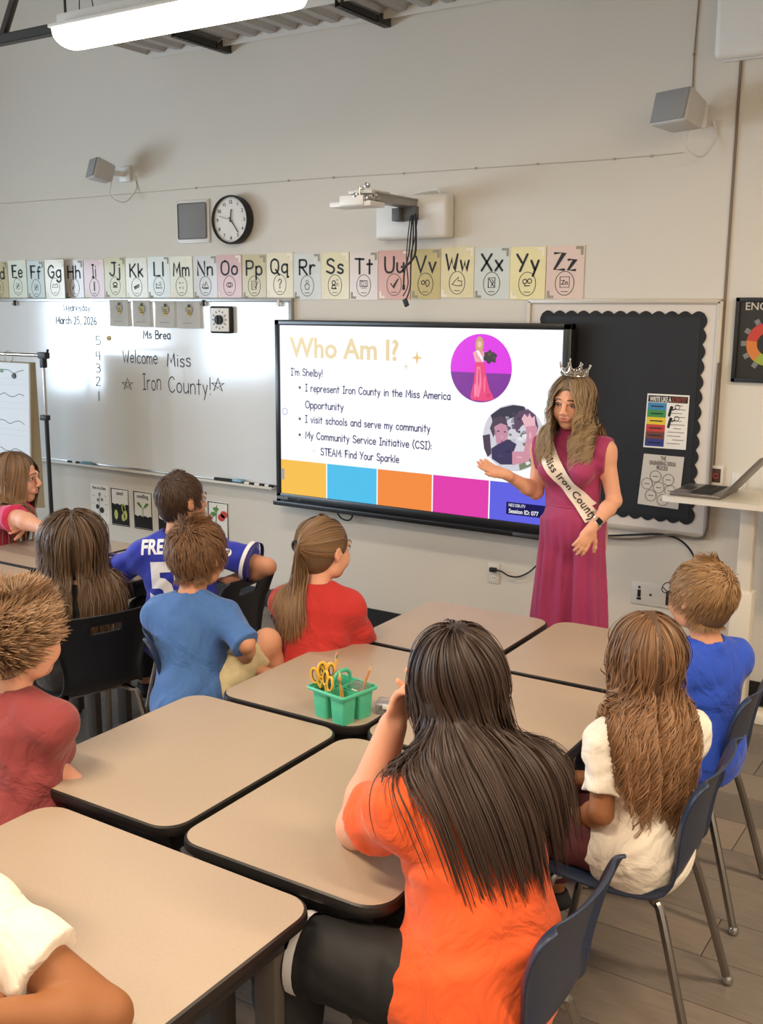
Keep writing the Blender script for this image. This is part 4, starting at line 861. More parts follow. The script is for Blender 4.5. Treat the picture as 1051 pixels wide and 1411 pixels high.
part('foot', G().tube([(px_, cy-.25, .02), (px_, cy+.25, .02)], .015, 10), m_black, t)
part('lower_pole', G().tube([(px_-1.0, cy, .03), (px_-1.0, cy, pt_.z)], .0145, 12), m_black, t)
part('foot', G().tube([(px_-1.0, cy-.25, .02), (px_-1.0, cy+.25, .02)], .015, 10), m_black, t)
zt = W(20, 500, cy).z; xr = W(38, 505, cy-.02).x; zb = .62
p = thing('chart_pad', 'large white lined chart pad hanging from the rack bar by rings', 'chart pad', (xr-.3, cy, zb))
def slope(y, z): return y-.05*(zt-z)
g = G().add([(x, slope(cy+dy, z), z) for x in (xr-.62, xr) for dy in (-.012, .0) for z in (zb, zt)], [(0, 1, 3, 2), (4, 6, 7, 5), (0, 4, 5, 1), (2, 3, 7, 6), (0, 2, 6, 4), (1, 5, 7, 3)]); part('pages', g, mat('chart paper', (218, 224, 230), .7), p, smooth=False)
g = G().add([(x+(.075*(zt-z)/(zt-zb) if x == xr and dy > .03 else 0), slope(cy+dy, z), z) for x in (xr-.64, xr) for dy in (.0, .045) for z in (zb, zt+.006)], [(0, 1, 3, 2), (4, 6, 7, 5), (0, 4, 5, 1), (2, 3, 7, 6), (0, 2, 6, 4), (1, 5, 7, 3)]); part('cardboard_back', g, mat('cardboard', (150, 138, 112), .8), p, smooth=False)
for k, z in enumerate((1.53, 1.37, 1.19, 1.0)):
    pts = catmull([(xr-.6+.05*i, z+.012*math.sin(i*1.9+k)) for i in range(12)], 4); gg = line(pts, .006, 0); gg.v = [(v[0], slope(cy-.013, v[2]), v[2]) for v in gg.v]; part('wavy_line', gg, mat('pen blue grey', (120, 132, 140), .6), p, smooth=False)
    for z2 in (z-.05, z-.09):
        gg = line([(xr-.6, z2), (xr-.02, z2)], .0018, 0); gg.v = [(v[0], slope(cy-.013, v[2]), v[2]) for v in gg.v]; part('ruled_line', gg, mat('ruled', (186, 200, 214), .7), p, smooth=False)
q = W(19, 518, cy-.02); part('black_magnet', G().lathe([(.018, 0), (.018, -.008)], (q.x, slope(cy-.012, q.z), q.z), 12, 'y'), m_black, p)
q = W(1, 511, cy-.02); part('green_mark', G().box(q.x-.02, q.x+.02, slope(cy-.014, q.z), slope(cy-.012, q.z), q.z-.01, q.z+.014, .001), mat('grey green', (110, 140, 120), .6), p)
q = W(12, 495, cy)
for dx in (0, -.38):
    part('ring', G().tube([(q.x+dx, cy+.028*math.cos(a), pt_.z-.012+.032*math.sin(a)) if 0 else (q.x+dx+.018*math.cos(a), cy+.02*math.cos(a), pt_.z-.018+.04*math.sin(a)) for a in [2*PI*k/18 for k in range(19)]], .0025, 6), m_steel, p)
# ------------------------------------------------------------------ school chairs
m_chrome = mat('chair chrome', (150, 146, 142), .22, 1)
def shell_mesh(hole):
    prof = [(.205, .395, .175), (.203, .415, .195), (.185, .43, .203), (.13, .436, .207), (.06, .432, .208), (-.01, .428, .207), (-.08, .428, .203), (-.135, .433, .194), (-.17, .447, .182), (-.19, .475, .170), (-.2, .515, .166),
            (-.206, .56, .172), (-.211, .60, .184), (-.217, .64, .197), (-.224, .675, .205), (-.231, .70, .209), (-.236, .716, .211), (-.242, .732, .212), (-.249, .75, .211), (-.257, .765, .206), (-.267, .778, .195), (-.276, .783, .176)]
    nu = 20; bm = bmesh.new(); rows = []
    for i, (y, z, hw) in enumerate(prof):
        row = []; back = min(1, max(0, (i-8)/3))
        for k in range(nu+1):
            u = -1+2*k/nu; e = abs(u)**2.4
            lip = max(0, (abs(u)-.88)/.12)
            zz = z+(1-back)*(.016*e-.02*lip); yy = y+back*(.035*e-.03*lip)
            row.append(bm.verts.new((hw*u, yy, zz)))
        rows.append(row)
    for i in range(len(prof)-1):
        for k in range(nu):
            if hole and i in (15, 16) and 7 <= k <= 12: continue
            bm.faces.new((rows[i][k], rows[i][k+1], rows[i+1][k+1], rows[i+1][k]))
    bmesh.ops.recalc_face_normals(bm, faces=bm.faces[:])
    bmesh.ops.solidify(bm, geom=bm.faces[:], thickness=.007)
    bmesh.ops.subdivide_edges(bm, edges=bm.edges[:], cuts=1, use_grid_fill=True, smooth=0)
    for _ in range(2): bmesh.ops.smooth_vert(bm, verts=bm.verts[:], factor=.4, use_axis_x=True, use_axis_y=True, use_axis_z=True)
    bmesh.ops.recalc_face_normals(bm, faces=bm.faces[:])
    g = G().bm(bm); return g.mesh('shell', smooth='all')
SHELLS = {}
def chair(label, x, y, yaw, colour, hole=False, grp='school chairs'):
    key = (colour, hole)
    if key not in SHELLS:
        me = shell_mesh(hole); me.materials.append({'navy': mat('navy chair plastic', (38, 50, 74), .42, bump=.12, bscale=500), 'black': mat('black chair plastic', (26, 29, 36), .45, bump=.12, bscale=500)}[colour])
        SHELLS[key] = me
    if 'legs' not in SHELLS:
        L = []
        for sx in (-1, 1):
            L.append(G().tube(catmull([(sx*.12, .10, .412), (sx*.15, .13, .40), (sx*.172, .155, .36), (sx*.2, .225, .02)], 4), .0125, 8).mesh('leg', smooth=True))
            L.append(G().tube(catmull([(sx*.12, -.10, .412), (sx*.145, -.14, .40), (sx*.165, -.17, .36), (sx*.2, -.27, .02)], 4), .0125, 8).mesh('leg', smooth=True))
        for m in L: m.materials.append(m_chrome)
        fm_ = [G().lathe([(.012, .028), (.016, .02), (.017, .008), (.012, .0)], (sx*.2, yy, 0), 12).mesh('glide', smooth=True) for sx in (-1, 1) for yy in (.228, -.273)]
        for m in fm_: m.materials.append(m_steel)
        fr = G().tube([(-.12, .10, .412), (.12, .10, .412)], .0105, 8).tube([(-.12, -.10, .412), (.12, -.10, .412)], .0105, 8).mesh('seat_frame', smooth=True); fr.materials.append(m_chrome)
        SHELLS['legs'] = (L, fm_, fr)
    t = thing('school_chair', label, 'chair', (x, y, 0), grp, rz=yaw)
    part('shell', SHELLS[key], None, t, local=True)
    L, fm_, fr = SHELLS['legs']
    for i in range(4):
        lg = bpy.data.objects.new('leg', L[i]); C.objects.link(lg); lg.parent = t
        gl = bpy.data.objects.new('glide', fm_[i]); C.objects.link(gl); gl.parent = lg
    part('seat_frame', fr, None, t, local=True)
    return t
R90 = math.radians(90)
chair('black school chair with handle slot, behind the girl with long straight brown hair', -3.27, 2.80, math.radians(72), 'black', True)
chair('black school chair under the arm of the boy in the jersey', -3.20, 3.47, R90+.1, 'black', True)
chair('dark school chair seen edge-on left of the boy in the blue t-shirt', -2.60, 2.88, math.radians(-47), 'navy')
chair('dark school chair seen edge-on left of the ponytailed girl in red', -2.40, 3.38, math.radians(-54), 'navy')
chair('school chair under the spiky haired boy in maroon at the left edge', -2.62, 1.78, -R90, 'navy')
chair('navy school chair in the foreground behind the girl in orange', -.955, 1.885, R90-.02, 'navy')
chair('navy school chair with chrome legs behind the girl in the white shirt', -.90, 2.68, R90+.02, 'navy')
chair('dark school chair behind the boy in glasses at the right', -.955, 3.35, R90, 'navy')
chair('school chair under the girl in pink at the far left', -4.95, 3.36, -R90, 'navy')
chair('school chair under the child in white at the bottom left', -1.72, .72, 0, 'navy')

# ------------------------------------------------------------------ desks
m_lam = mat('desk laminate', (172, 154, 135), .42, var=.03, vscale=140, vdet=2, bump=.02, bscale=300)
m_edge = mat('desk edge band', (34, 30, 29), .4)
m_leg = mat('desk leg taupe', (84, 76, 70), .5)
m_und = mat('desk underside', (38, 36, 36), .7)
def rrect(hx, hy, r, n=7):
    out = []
    for cx_, cy_, a0 in ((hx-r, hy-r, 0), (-hx+r, hy-r, PI/2), (-hx+r, -hy+r, PI), (hx-r, -hy+r, 1.5*PI)):
        out += [(cx_+r*math.cos(a0+PI/2*k/n), cy_+r*math.sin(a0+PI/2*k/n)) for k in range(n+1)]
    return out
def desk(label, x0, x1, y0, y1, h, rot, grp):
    cx_, cy_ = (x0+x1)/2, (y0+y1)/2; hx, hy = (x1-x0)/2, (y1-y0)/2
    t = thing('student_desk', label, 'desk', (cx_, cy_, 0), grp, rz=rot)
    g = G(); o = rrect(hx, hy, .07); n = len(o)
    def ring(ins, z): return [(p[0]*(1-ins/hx), p[1]*(1-ins/hy), z) for p in o]
    rs = [ring(.006, h-.0005), ring(.001, h-.004), ring(0, h-.012), ring(0, h-.024), ring(.003, h-.03), ring(.02, h-.03)]
    for r in rs: g.v += r
    for i in range(len(rs)-1): g.f += [(i*n+k, i*n+(k+1) % n, (i+1)*n+(k+1) % n, (i+1)*n+k) for k in range(n)]
    part('edge_band', g, m_edge, t, local=True)
    g = G(); a = ring(.006, h); b = ring(.006, h-.006); g.v = a+b+ring(.02, h-.03); g.f = [tuple(range(n))]+[(k, n+k, n+(k+1) % n, (k+1) % n) for k in range(n)]+[(n+k, 2*n+k, 2*n+(k+1) % n, n+(k+1) % n) for k in range(n)]+[tuple(range(2*n, 3*n))[::-1]]
    part('desktop', g, m_lam, t, smooth=False, local=True)
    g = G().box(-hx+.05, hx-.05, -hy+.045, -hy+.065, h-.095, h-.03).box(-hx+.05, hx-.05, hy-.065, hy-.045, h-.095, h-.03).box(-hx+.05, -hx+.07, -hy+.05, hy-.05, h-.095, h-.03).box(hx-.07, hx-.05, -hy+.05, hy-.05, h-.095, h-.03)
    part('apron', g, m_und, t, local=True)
    for sx in (-1, 1):
        for sy in (-1, 1):
            lg = part('leg', G().box(sx*(hx-.085)-.03, sx*(hx-.085)+.03, sy*(hy-.075)-.018, sy*(hy-.075)+.018, .012, h-.03, .005), m_leg, t, local=True)
            part('glide', G().lathe([(.018, .012), (.02, .006), (.016, 0)], (sx*(hx-.085), sy*(hy-.075), 0), 12), m_black, lg, local=True)
    return t
rt = math.radians(-1.2)*0+math.radians(0.9)
GR = 'student desks pushed together in the middle'
desk('student desk in front of the spiky haired boy, left of the orange girl desk', -2.335, -1.725, 1.715, 2.475, .68, 0.012, GR)
desk('student desk the girl in orange leans on', -1.705, -1.10, 1.705, 2.465, .68, 0.012, GR)
desk('student desk carrying the green caddy', -2.275, -1.70, 2.50, 3.235, .68, 0.014, GR)
desk('student desk in front of the girl in the white shirt, right of the caddy desk', -1.685, -1.09, 2.49, 3.235, .68, 0.012, GR)
desk('farthest left student desk, in front of the ponytailed girl', -2.245, -1.665, 3.262, 3.915, .68, 0.02, GR)
desk('farthest right student desk, below the woman in pink', -1.645, -1.03, 3.262, 3.95, .68, 0.02, GR)
desk('nearest student desk at the bottom left under the brown arm', -2.105, -1.226, 1.03, 1.668, .68, 0.0, GR)
GL_ = 'student desks of the left group'
desk('student desk of the left group in front of the girl in pink', -4.585, -3.985, 3.19, 3.84, .72, 0.0, GL_)
desk('student desk of the left group nearest the boy in the jersey', -3.965, -3.465, 3.2, 3.83, .72, 0.0, GL_)
desk('student desk of the left group at the left edge, nearer than the pink girl desk', -4.585, -3.985, 2.5, 3.165, .72, 0.0, GL_)
desk('student desk of the left group hidden behind the long brown hair', -3.965, -3.465, 2.5, 3.165, .72, 0.0, GL_)

# ------------------------------------------------------------------ caddy, pencils, scissors, boxes
m_mint = mat('mint plastic', (78, 188, 150), .4, sss=.0)
cb_ = Vector((-1.80, 2.575, .6803))
ca = math.radians(-10)
t = thing('pencil_caddy', 'mint green plastic caddy with cups and a handle on the middle desks', 'caddy', cb_, rz=ca)
t.rotation_euler = (0, 0, ca); KS = .74; KZ = .96; t.scale = (KS, KS, KZ)
def cup(x, y, hx, hy, h, tp=.82):
    """open tapered cup, outer and inner walls"""
    g = G(); o = rrect(hx, hy, .012, 3); n = len(o)
    def rg(s, z, ins=0): return [(x+p[0]*s*(1-ins/hx), y+p[1]*s*(1-ins/hy), z) for p in o]
    rs = [rg(tp, 0), rg(1, h), rg(1, h, .003), rg(tp, .004, .003)]
    for r in rs: g.v += r
    g.f = [tuple(range(n))[::-1]]+[(i*n+k, i*n+(k+1) % n, (i+1)*n+(k+1) % n, (i+1)*n+k) for i in range(3) for k in range(n)]+[tuple(range(3*n, 4*n))]
    return g
for (x, y, hx, hy) in ((-.058, -.048, .045, .04), (.048, -.048, .045, .04), (-.058, .05, .045, .045), (.048, .05, .045, .045)):
    part('cup', cup(x, y, hx, hy, .098), m_mint, t, local=True)
o = rrect(.113, .107, .016, 4); n = len(o); g = G()
def rg(ex, z): return [(p[0]*(1+ex/.113)-.005, p[1]*(1+ex/.107), z) for p in o]
for r in (rg(-.006, .094), rg(0, .094), rg(.002, .1), rg(0, .105), rg(-.006, .105)): g.v += r
g.f = [(i*n+k, i*n+(k+1) % n, ((i+1) % 5)*n+(k+1) % n, ((i+1) % 5)*n+k) for i in range(5) for k in range(n)]
part('rim', g, m_mint, t, local=True)
g = G().tube(catmull([(-.005, -.05, .1), (-.005, -.045, .14), (-.005, -.02, .155), (-.005, .02, .155), (-.005, .045, .14), (-.005, .05, .1)], 5), .0075, 8); g.box(-.009, -.001, -.1, .1, .092, .104, .002)
part('handle', g, m_mint, t, local=True)
Mc = Matrix.Translation(cb_) @ Matrix.Rotation(ca, 4, 'Z') @ Matrix.Diagonal((KS, KS, KZ, 1))
m_pen = mat('pencil yellow', (222, 170, 62), .4); m_wood = mat('pencil wood', (214, 176, 130), .7); m_fer = mat('ferrule', (160, 165, 130), .3, .8); m_er = mat('eraser pink', (205, 130, 120), .7); m_org = mat('pencil orange', (206, 140, 70), .5)
def pencil(a, b, up, label, body=m_pen):
    a = Mc @ Vector(a); b = Mc @ Vector(b); d = (b-a).normalized()
    p = thing('pencil', label, 'pencil', a, 'pencils in the mint caddy')
    if up == 'eraser':
        part('barrel', G().tube([a, b-d*.02], .0042, 6), body, p); part('ferrule', G().tube([b-d*.02, b-d*.008], .0044, 8), m_fer, p); part('eraser', G().tube([b-d*.008, b], [.004, .0035], 8), m_er, p)
    else:
        part('barrel', G().tube([a, b-d*.022], .0042, 6), body, p); part('point', G().tube([b-d*.022, b-d*.004], [.0042, .001], 6), m_wood, p); part('lead', G().tube([b-d*.005, b], [.0012, .0003], 6), m_ink, p)
pencil((-.05, -.03, .006), (-.062, .025, .205), 'eraser', 'tallest yellow pencil with its eraser up in the mint caddy')
pencil((.05, -.05, .006), (.012, -.035, .172), 'point', 'yellow pencil with dark tip up near the caddy middle')
pencil((.06, -.03, .006), (.028, -.055, .15), 'eraser', 'short orange pencil in the front right cup of the caddy', m_org)
pencil((.035, .03, .006), (.098, .075, .185), 'point', 'orange pencil leaning right with its point up out of the caddy', m_org)
pencil((-.03, -.06, .006), (-.012, -.03, .165), 'eraser', 'yellow pencil between the scissors and the green handle')
m_sc = mat('scissor yellow', (222, 178, 60), .35); m_scg = mat('scissor grip grey', (70, 62, 66), .6)
def scissors(x, y, z, yaw, roll, label):
    s = thing('scissors', label, 'scissors', (0, 0, 0), 'yellow scissors in the mint caddy')
    M_ = Mc @ Matrix.Translation((x, y, z)) @ Matrix.Rotation(yaw, 4, 'Z') @ Matrix.Rotation(roll, 4, 'Y')
    s.location = M_ @ Vector((0, 0, 0)); q = lambda v: M_ @ Vector(v)
    for sx in (-1, 1):
        loop = [q((sx*.019+.017*math.cos(a), 0, .035+.025*math.sin(a))) for a in [2*PI*k/16 for k in range(17)]]
        h = part('handle_loop', G().tube(loop, .0045, 8, cap=False).tube([q((sx*.012, 0, .012)), q((0, 0, -.012))], .004, 8), m_sc, s)
        loop = [q((sx*.019+.0125*math.cos(a), 0, .035+.020*math.sin(a))) for a in [2*PI*k/16 for k in range(17)]]
        part('grip_lining', G().tube(loop, .0024, 6, cap=False), m_scg, h)
        part('blade', G().tube([q((sx*.003, sx*.001, -.01)), q((sx*-.003, sx*.001, -.085))], [.005, .001], 6), m_steel, s)
scissors(-.078, -.06, .105, .3, -.25, 'leftmost yellow handled scissors in the mint caddy')
scissors(-.05, -.055, .125, .8, .1, 'yellow handled scissors behind the leftmost pair')
scissors(-.03, -.07, .1, -.2, .35, 'yellow handled scissors in front at the caddy middle')
scissors(-.07, -.02, .115, .1, -.1, 'yellow handled scissors nearest the tall pencil')
m_clear = mat('clear plastic', (225, 225, 222), .12, trans=.85, alpha=.75)
def clear_box(loc, yaw, w, d, h, label, tilt=0):
    b = thing('clear_box', label, 'box', loc, 'clear plastic boxes by the mint caddy'); b.rotation_euler = (tilt, 0, yaw)
    part('tray', G().box(-w/2, w/2, -d/2, d/2, 0, .003).box(-w/2, -w/2+.002, -d/2, d/2, 0, h*.72).box(w/2-.002, w/2, -d/2, d/2, 0, h*.72).box(-w/2, w/2, -d/2, -d/2+.002, 0, h*.72).box(-w/2, w/2, d/2-.002, d/2, 0, h*.72), m_clear, b, local=True)
    part('lid', G().box(-w/2-.002, w/2+.002, -d/2-.002, d/2+.002, h*.72, h, .004), m_clear, b, local=True)
    part('latch', G().box(-.012, .012, -d/2-.006, -d/2-.001, h*.5, h*.85, .002), m_white, b, local=True)
    r = random.Random(int(w*1000)); g = G()
    for k in range(14):
        a = r.uniform(0, PI); x, y = r.uniform(-w/2+.015, w/2-.015), r.uniform(-d/2+.012, d/2-.012)
        g.obox((x, y, .008+.003*(k % 5)), (math.cos(a), math.sin(a), 0), (-math.sin(a), math.cos(a), 0), (0, 0, 1), .011, .003, .002)
    o = part('small_pieces', g, mat('box contents', (70, 66, 72), .6), b, local=True); o['kind'] = 'stuff'
p = Mc @ Vector((.115, .165, 0)); clear_box((p.x+.0, p.y+.0, .6805), .25, .075, .05, .04, 'small clear box on the desk right of the mint caddy')
p = Mc @ Vector((.045, .055, 0)); clear_box((p.x, p.y, .6805+.012), ca, .055, .04, .095, 'clear box of small pieces standing in the back cup of the caddy')
# ------------------------------------------------------------------ people: smooth implicit bodies, meshed by surface nets
V3 = lambda *a: np.array(a, float)
def unit(v): v = np.array(v, float); return v/np.linalg.norm(v)
class Vol:
    def __init__(s, lo, hi, h):
        s.lo = np.array(lo, float); s.h = h; s.n = np.ceil((np.array(hi)-lo)/h).astype(int)+1
        s.g = np.full(s.n, .2, np.float32)
    def win(s, lo, hi):
        a = np.clip(np.floor((np.array(lo)-s.lo)/s.h).astype(int), 0, s.n); b = np.clip(np.ceil((np.array(hi)-s.lo)/s.h).astype(int)+1, 0, s.n)
        if (b <= a).any(): return None
        ax = [s.lo[i]+s.h*np.arange(a[i], b[i], dtype=np.float32) for i in range(3)]
        return tuple(slice(a[i], b[i]) for i in range(3)), ax[0][:, None, None], ax[1][None, :, None], ax[2][None, None, :]
    def put(s, lo, hi, fn, k, pad=.035, op='u'):
        w = s.win(np.array(lo)-k-pad, np.array(hi)+k+pad)
        if w is None: return
        sl, X, Y, Z = w; d = fn(X, Y, Z).astype(np.float32); a = s.g[sl]
        if op == 'u':
            if k > 0: hh = np.maximum(k-np.abs(a-d), 0)/k; s.g[sl] = np.minimum(a, d)-hh*hh*k*.25
            else: s.g[sl] = np.minimum(a, d)
        elif op == 's':
            d = -d
            if k > 0: hh = np.maximum(k-np.abs(a-d), 0)/k; s.g[sl] = np.maximum(a, d)+hh*hh*k*.25
            else: s.g[sl] = np.maximum(a, d)
    def cone(s, a, b, ra, rb, k=.02, op='u', flat=0, cut=None):
        a = np.array(a, float); b = np.array(b, float); ab = b-a; L2 = ab@ab; L = math.sqrt(L2); R = max(ra, rb)
        def fn(X, Y, Z):
            px, py, pz = X-a[0], Y-a[1], Z-a[2]; tt = (px*ab[0]+py*ab[1]+pz*ab[2])/L2; t = np.clip(tt, 0, 1)
            d = np.sqrt((px-t*ab[0])**2+(py-t*ab[1])**2+(pz-t*ab[2])**2)-(ra+(rb-ra)*t)
            if flat: d = np.maximum(d, (tt-1)*L)
            if flat == 2: d = np.maximum(d, -tt*L)
            return d
        s.put(np.minimum(a, b)-R, np.maximum(a, b)+R, fn, k, op=op); return s
    def ell(s, c, F, r, k=.02, op='u'):
        """F rows: axes (right, forward, up)"""
        c = np.array(c, float); r = np.array(r, float); R = r.max()
        def fn(X, Y, Z):
            px, py, pz = X-c[0], Y-c[1], Z-c[2]
            q = [(px*F[i][0]+py*F[i][1]+pz*F[i][2]) for i in range(3)]
            k0 = np.sqrt(sum((q[i]/r[i])**2 for i in range(3)))+1e-9; k1 = np.sqrt(sum((q[i]/r[i]**2)**2 for i in range(3)))+1e-9
            return k0*(k0-1)/k1
        s.put(c-R, c+R, fn, k, op=op); return s
    def plane(s, p, n, lo=None, hi=None):
        """remove what lies on the side the normal points to"""
        w = s.win(s.lo if lo is None else lo, s.lo+s.n*s.h if hi is None else hi); sl, X, Y, Z = w
        d = ((X-p[0])*n[0]+(Y-p[1])*n[1]+(Z-p[2])*n[2]).astype(np.float32); s.g[sl] = np.maximum(s.g[sl], d); return s
    def folds(s, amp, seed=0, f=55):
        r = np.random.RandomState(seed); w = s.win(s.lo, s.lo+s.n*s.h); sl, X, Y, Z = w; d = 0
        for i in range(3):
            a = r.normal(size=3)*f*.6; a[2] = a[2]*1.3; b = r.normal(size=3)*f*.35; p = r.uniform(0, 6, 2)
            d = d+np.sin(X*a[0]+Y*a[1]+Z*a[2]+p[0]+2.2*np.sin(X*b[0]+Y*b[1]+Z*b[2]+p[1]))
        s.g += (amp/1.8*d).astype(np.float32)*(np.abs(s.g) < .06); return s
    def sample(s, P):
        q = (np.asarray(P)-s.lo)/s.h; q = np.clip(q, 0, s.n-1.001); i = q.astype(int); f = q-i; g = s.g; o = 0
        for dx in (0, 1):
            for dy in (0, 1):
                for dz in (0, 1):
                    w = (f[:, 0] if dx else 1-f[:, 0])*(f[:, 1] if dy else 1-f[:, 1])*(f[:, 2] if dz else 1-f[:, 2])
                    o = o+w*g[i[:, 0]+dx, i[:, 1]+dy, i[:, 2]+dz]
        return o
    def grad(s, P, e=None):
        e = e or s.h*1.2; P = np.asarray(P); o = np.zeros_like(P)
        for i in range(3):
            d = np.zeros(3); d[i] = e; o[:, i] = s.sample(P+d)-s.sample(P-d)
        return o/(np.linalg.norm(o, axis=1)[:, None]+1e-9)
    def mesh(s, name, off=(0, 0, 0)):
        g = s.g.copy(); g[[0, -1]] = .05; g[:, [0, -1]] = .05; g[:, :, [0, -1]] = .05
        S_ = g < 0; n = np.array(g.shape); cs = np.zeros(n-1, np.int8)
        for dx in (0, 1):
            for dy in (0, 1):
                for dz in (0, 1): cs += S_[dx:n[0]-1+dx, dy:n[1]-1+dy, dz:n[2]-1+dz]
        act = (cs > 0) & (cs < 8); ci = np.argwhere(act); idx = np.full(act.shape, -1, np.int32); idx[act] = np.arange(len(ci))
        cv = np.stack([g[ci[:, 0]+dx, ci[:, 1]+dy, ci[:, 2]+dz] for dx in (0, 1) for dy in (0, 1) for dz in (0, 1)], 1)
        cp = np.array([(dx, dy, dz) for dx in (0, 1) for dy in (0, 1) for dz in (0, 1)], float)
        acc = np.zeros((len(ci), 3)); cnt = np.zeros(len(ci))
        for a in range(8):
            for b in range(a+1, 8):
                if np.abs(cp[a]-cp[b]).sum() != 1: continue
                m = (cv[:, a] < 0) != (cv[:, b] < 0); t = cv[m, a]/(cv[m, a]-cv[m, b])
                acc[m] += cp[a]+(cp[b]-cp[a])*t[:, None]; cnt[m] += 1
        V = (ci+acc/cnt[:, None])*s.h+s.lo-np.array(off)
        Q = []
        for ax in range(3):
            o1, o2 = [(1, 2), (2, 0), (0, 1)][ax]
            sl0 = [slice(None)]*3; sl1 = [slice(None)]*3; sl0[ax] = slice(0, -1); sl1[ax] = slice(1, None)
            A, B = S_[tuple(sl0)], S_[tuple(sl1)]; e = np.argwhere(A != B); e = e[(e[:, o1] > 0) & (e[:, o2] > 0) & (e[:, o1] < n[o1]-1) & (e[:, o2] < n[o2]-1)]
            def c(d1, d2):
                q = e.copy(); q[:, o1] += d1; q[:, o2] += d2; return idx[q[:, 0], q[:, 1], q[:, 2]]
            q = np.stack([c(-1, -1), c(0, -1), c(0, 0), c(-1, 0)], 1); ins = A[e[:, 0], e[:, 1], e[:, 2]]
            q[~ins] = q[~ins][:, ::-1]; Q.append(q)
        Q = np.concatenate(Q); Q = Q[(Q >= 0).all(1)]
        me = bpy.data.meshes.new(name); me.vertices.add(len(V)); me.vertices.foreach_set('co', V.astype(np.float32).ravel())
        me.loops.add(len(Q)*4); me.loops.foreach_set('vertex_index', Q.astype(np.int32).ravel()); me.polygons.add(len(Q))
        me.polygons.foreach_set('loop_start', np.arange(0, len(Q)*4, 4, dtype=np.int32)); me.polygons.foreach_set('use_smooth', np.ones(len(Q), bool))
        me.update(calc_edges=True); return me
def frame(yaw, pitch=0, roll=0):
    """rows right, forward, up ; yaw 0 looks along +y, positive turns left ; pitch>0 looks down ; roll>0 tips to its right"""
    f = V3(-math.sin(yaw)*math.cos(pitch), math.cos(yaw)*math.cos(pitch), -math.sin(pitch)); r = V3(math.cos(yaw), math.sin(yaw), 0); u = np.cross(r, f)
    c, s_ = math.cos(roll), math.sin(roll); return np.array([r*c-u*s_, f, u*c+r*s_])
RD = math.radians
def ik(a, t, l1, l2, pole):
    a, t = np.array(a, float), np.array(t, float); d = t-a; L = np.linalg.norm(d); mx = (l1+l2)*.995
    if L > mx: t = a+d/L*mx; d = t-a; L = mx
    if L < abs(l1-l2)+.01: L = abs(l1-l2)+.01
    x = (l1*l1-l2*l2+L*L)/(2*L); hh = math.sqrt(max(l1*l1-x*x, 0)); n = d/np.linalg.norm(d); p = np.array(pole, float); p = p-n*(p@n); p = p/(np.linalg.norm(p)+1e-9)
    return a+n*x+p*hh, t
def joints(x, y, s=1.0, hip_yaw=0, tor_yaw=0, lean=0, side=0, head_yaw=0, head_pitch=0, head_roll=0, seat=.44, hs=.95, head_fwd=.02, standing=False, w=1.0, head_px=None, nk=.03):
    J = dict(s=s, hs=hs, w=w); hip = frame(RD(hip_yaw)); tor = frame(RD(tor_yaw), RD(lean), RD(side)); hd = frame(RD(head_yaw), RD(head_pitch), RD(head_roll))
    pel = V3(x, y, seat+.085*s); J['pel'] = pel; J['HF'] = hip; J['TF'] = tor; J['DF'] = hd; up = tor[2]
    J['mid'] = pel+up*.13*s; J['chest'] = pel+up*.26*s; J['neck'] = pel+up*.385*s
    J['sh'] = [J['neck']-up*.068*s-tor[0]*.132*s*w, J['neck']-up*.068*s+tor[0]*.132*s*w]
    J['head'] = J['neck']+up*nk*s+hd[2]*.11*hs+hd[1]*head_fwd+tor[1]*head_fwd
    J['hip'] = [pel-hip[0]*.08*s-V3(0, 0, .01), pel+hip[0]*.08*s-V3(0, 0, .01)]
    if head_px:                       # slide the whole seated figure on the floor so that the head stands where the photo has it
        t = np.array(P(head_px[0], head_px[1], J['head'][2]))-J['head']; t[2] = 0
        for k in ('pel', 'mid', 'chest', 'neck', 'head'): J[k] = J[k]+t
        for k in ('sh', 'hip'): J[k] = [q+t for q in J[k]]
    return J
def lap(J, side, f=.24, r=.07, u=.10): return J['pel']+J['HF'][1]*f*J['s']+J['HF'][0]*r*(1 if side else -1)*J['s']+V3(0, 0, u)*J['s']
def arm(J, side, wrist, pole=(0, 0, -1), la=.245, lf=.215, hand=None, palm=None, curl=.6, elbow=None):
    s = J['s']; a = J['sh'][side]
    if elbow is not None:
        e = np.array(elbow, float); d = e-a; e = a+d/np.linalg.norm(d)*min(np.linalg.norm(d), la*s*1.08) if np.linalg.norm(d) > 0 else e
        wv = np.array(wrist, float)-e; wr = e+wv/np.linalg.norm(wv)*min(np.linalg.norm(wv), lf*s*1.05)
    else: e, wr = ik(a, wrist, la*s, lf*s, pole)
    J.setdefault('el', [None, None])[side] = e; J.setdefault('wr', [None, None])[side] = wr
    hd = unit(hand) if hand is not None else unit(wr-e)
    J.setdefault('hand', [None, None])[side] = (hd, np.array(palm, float) if palm is not None else V3(0, 0, -1), curl)
def leg(J, side, knee_dir, shin_dir=(0, 0, -1), toe=None, lt=.355, ls=.33, knee=None, ankle=None):
    s = J['s']; k = J['hip'][side]+unit(knee_dir)*lt*s if knee is None else np.array(knee, float); a = k+unit(shin_dir)*ls*s if ankle is None else np.array(ankle, float)
    J.setdefault('kn', [None, None])[side] = k; J.setdefault('an', [None, None])[side] = a; J.setdefault('toe', [None, None])[side] = unit(toe if toe is not None else J['HF'][1])
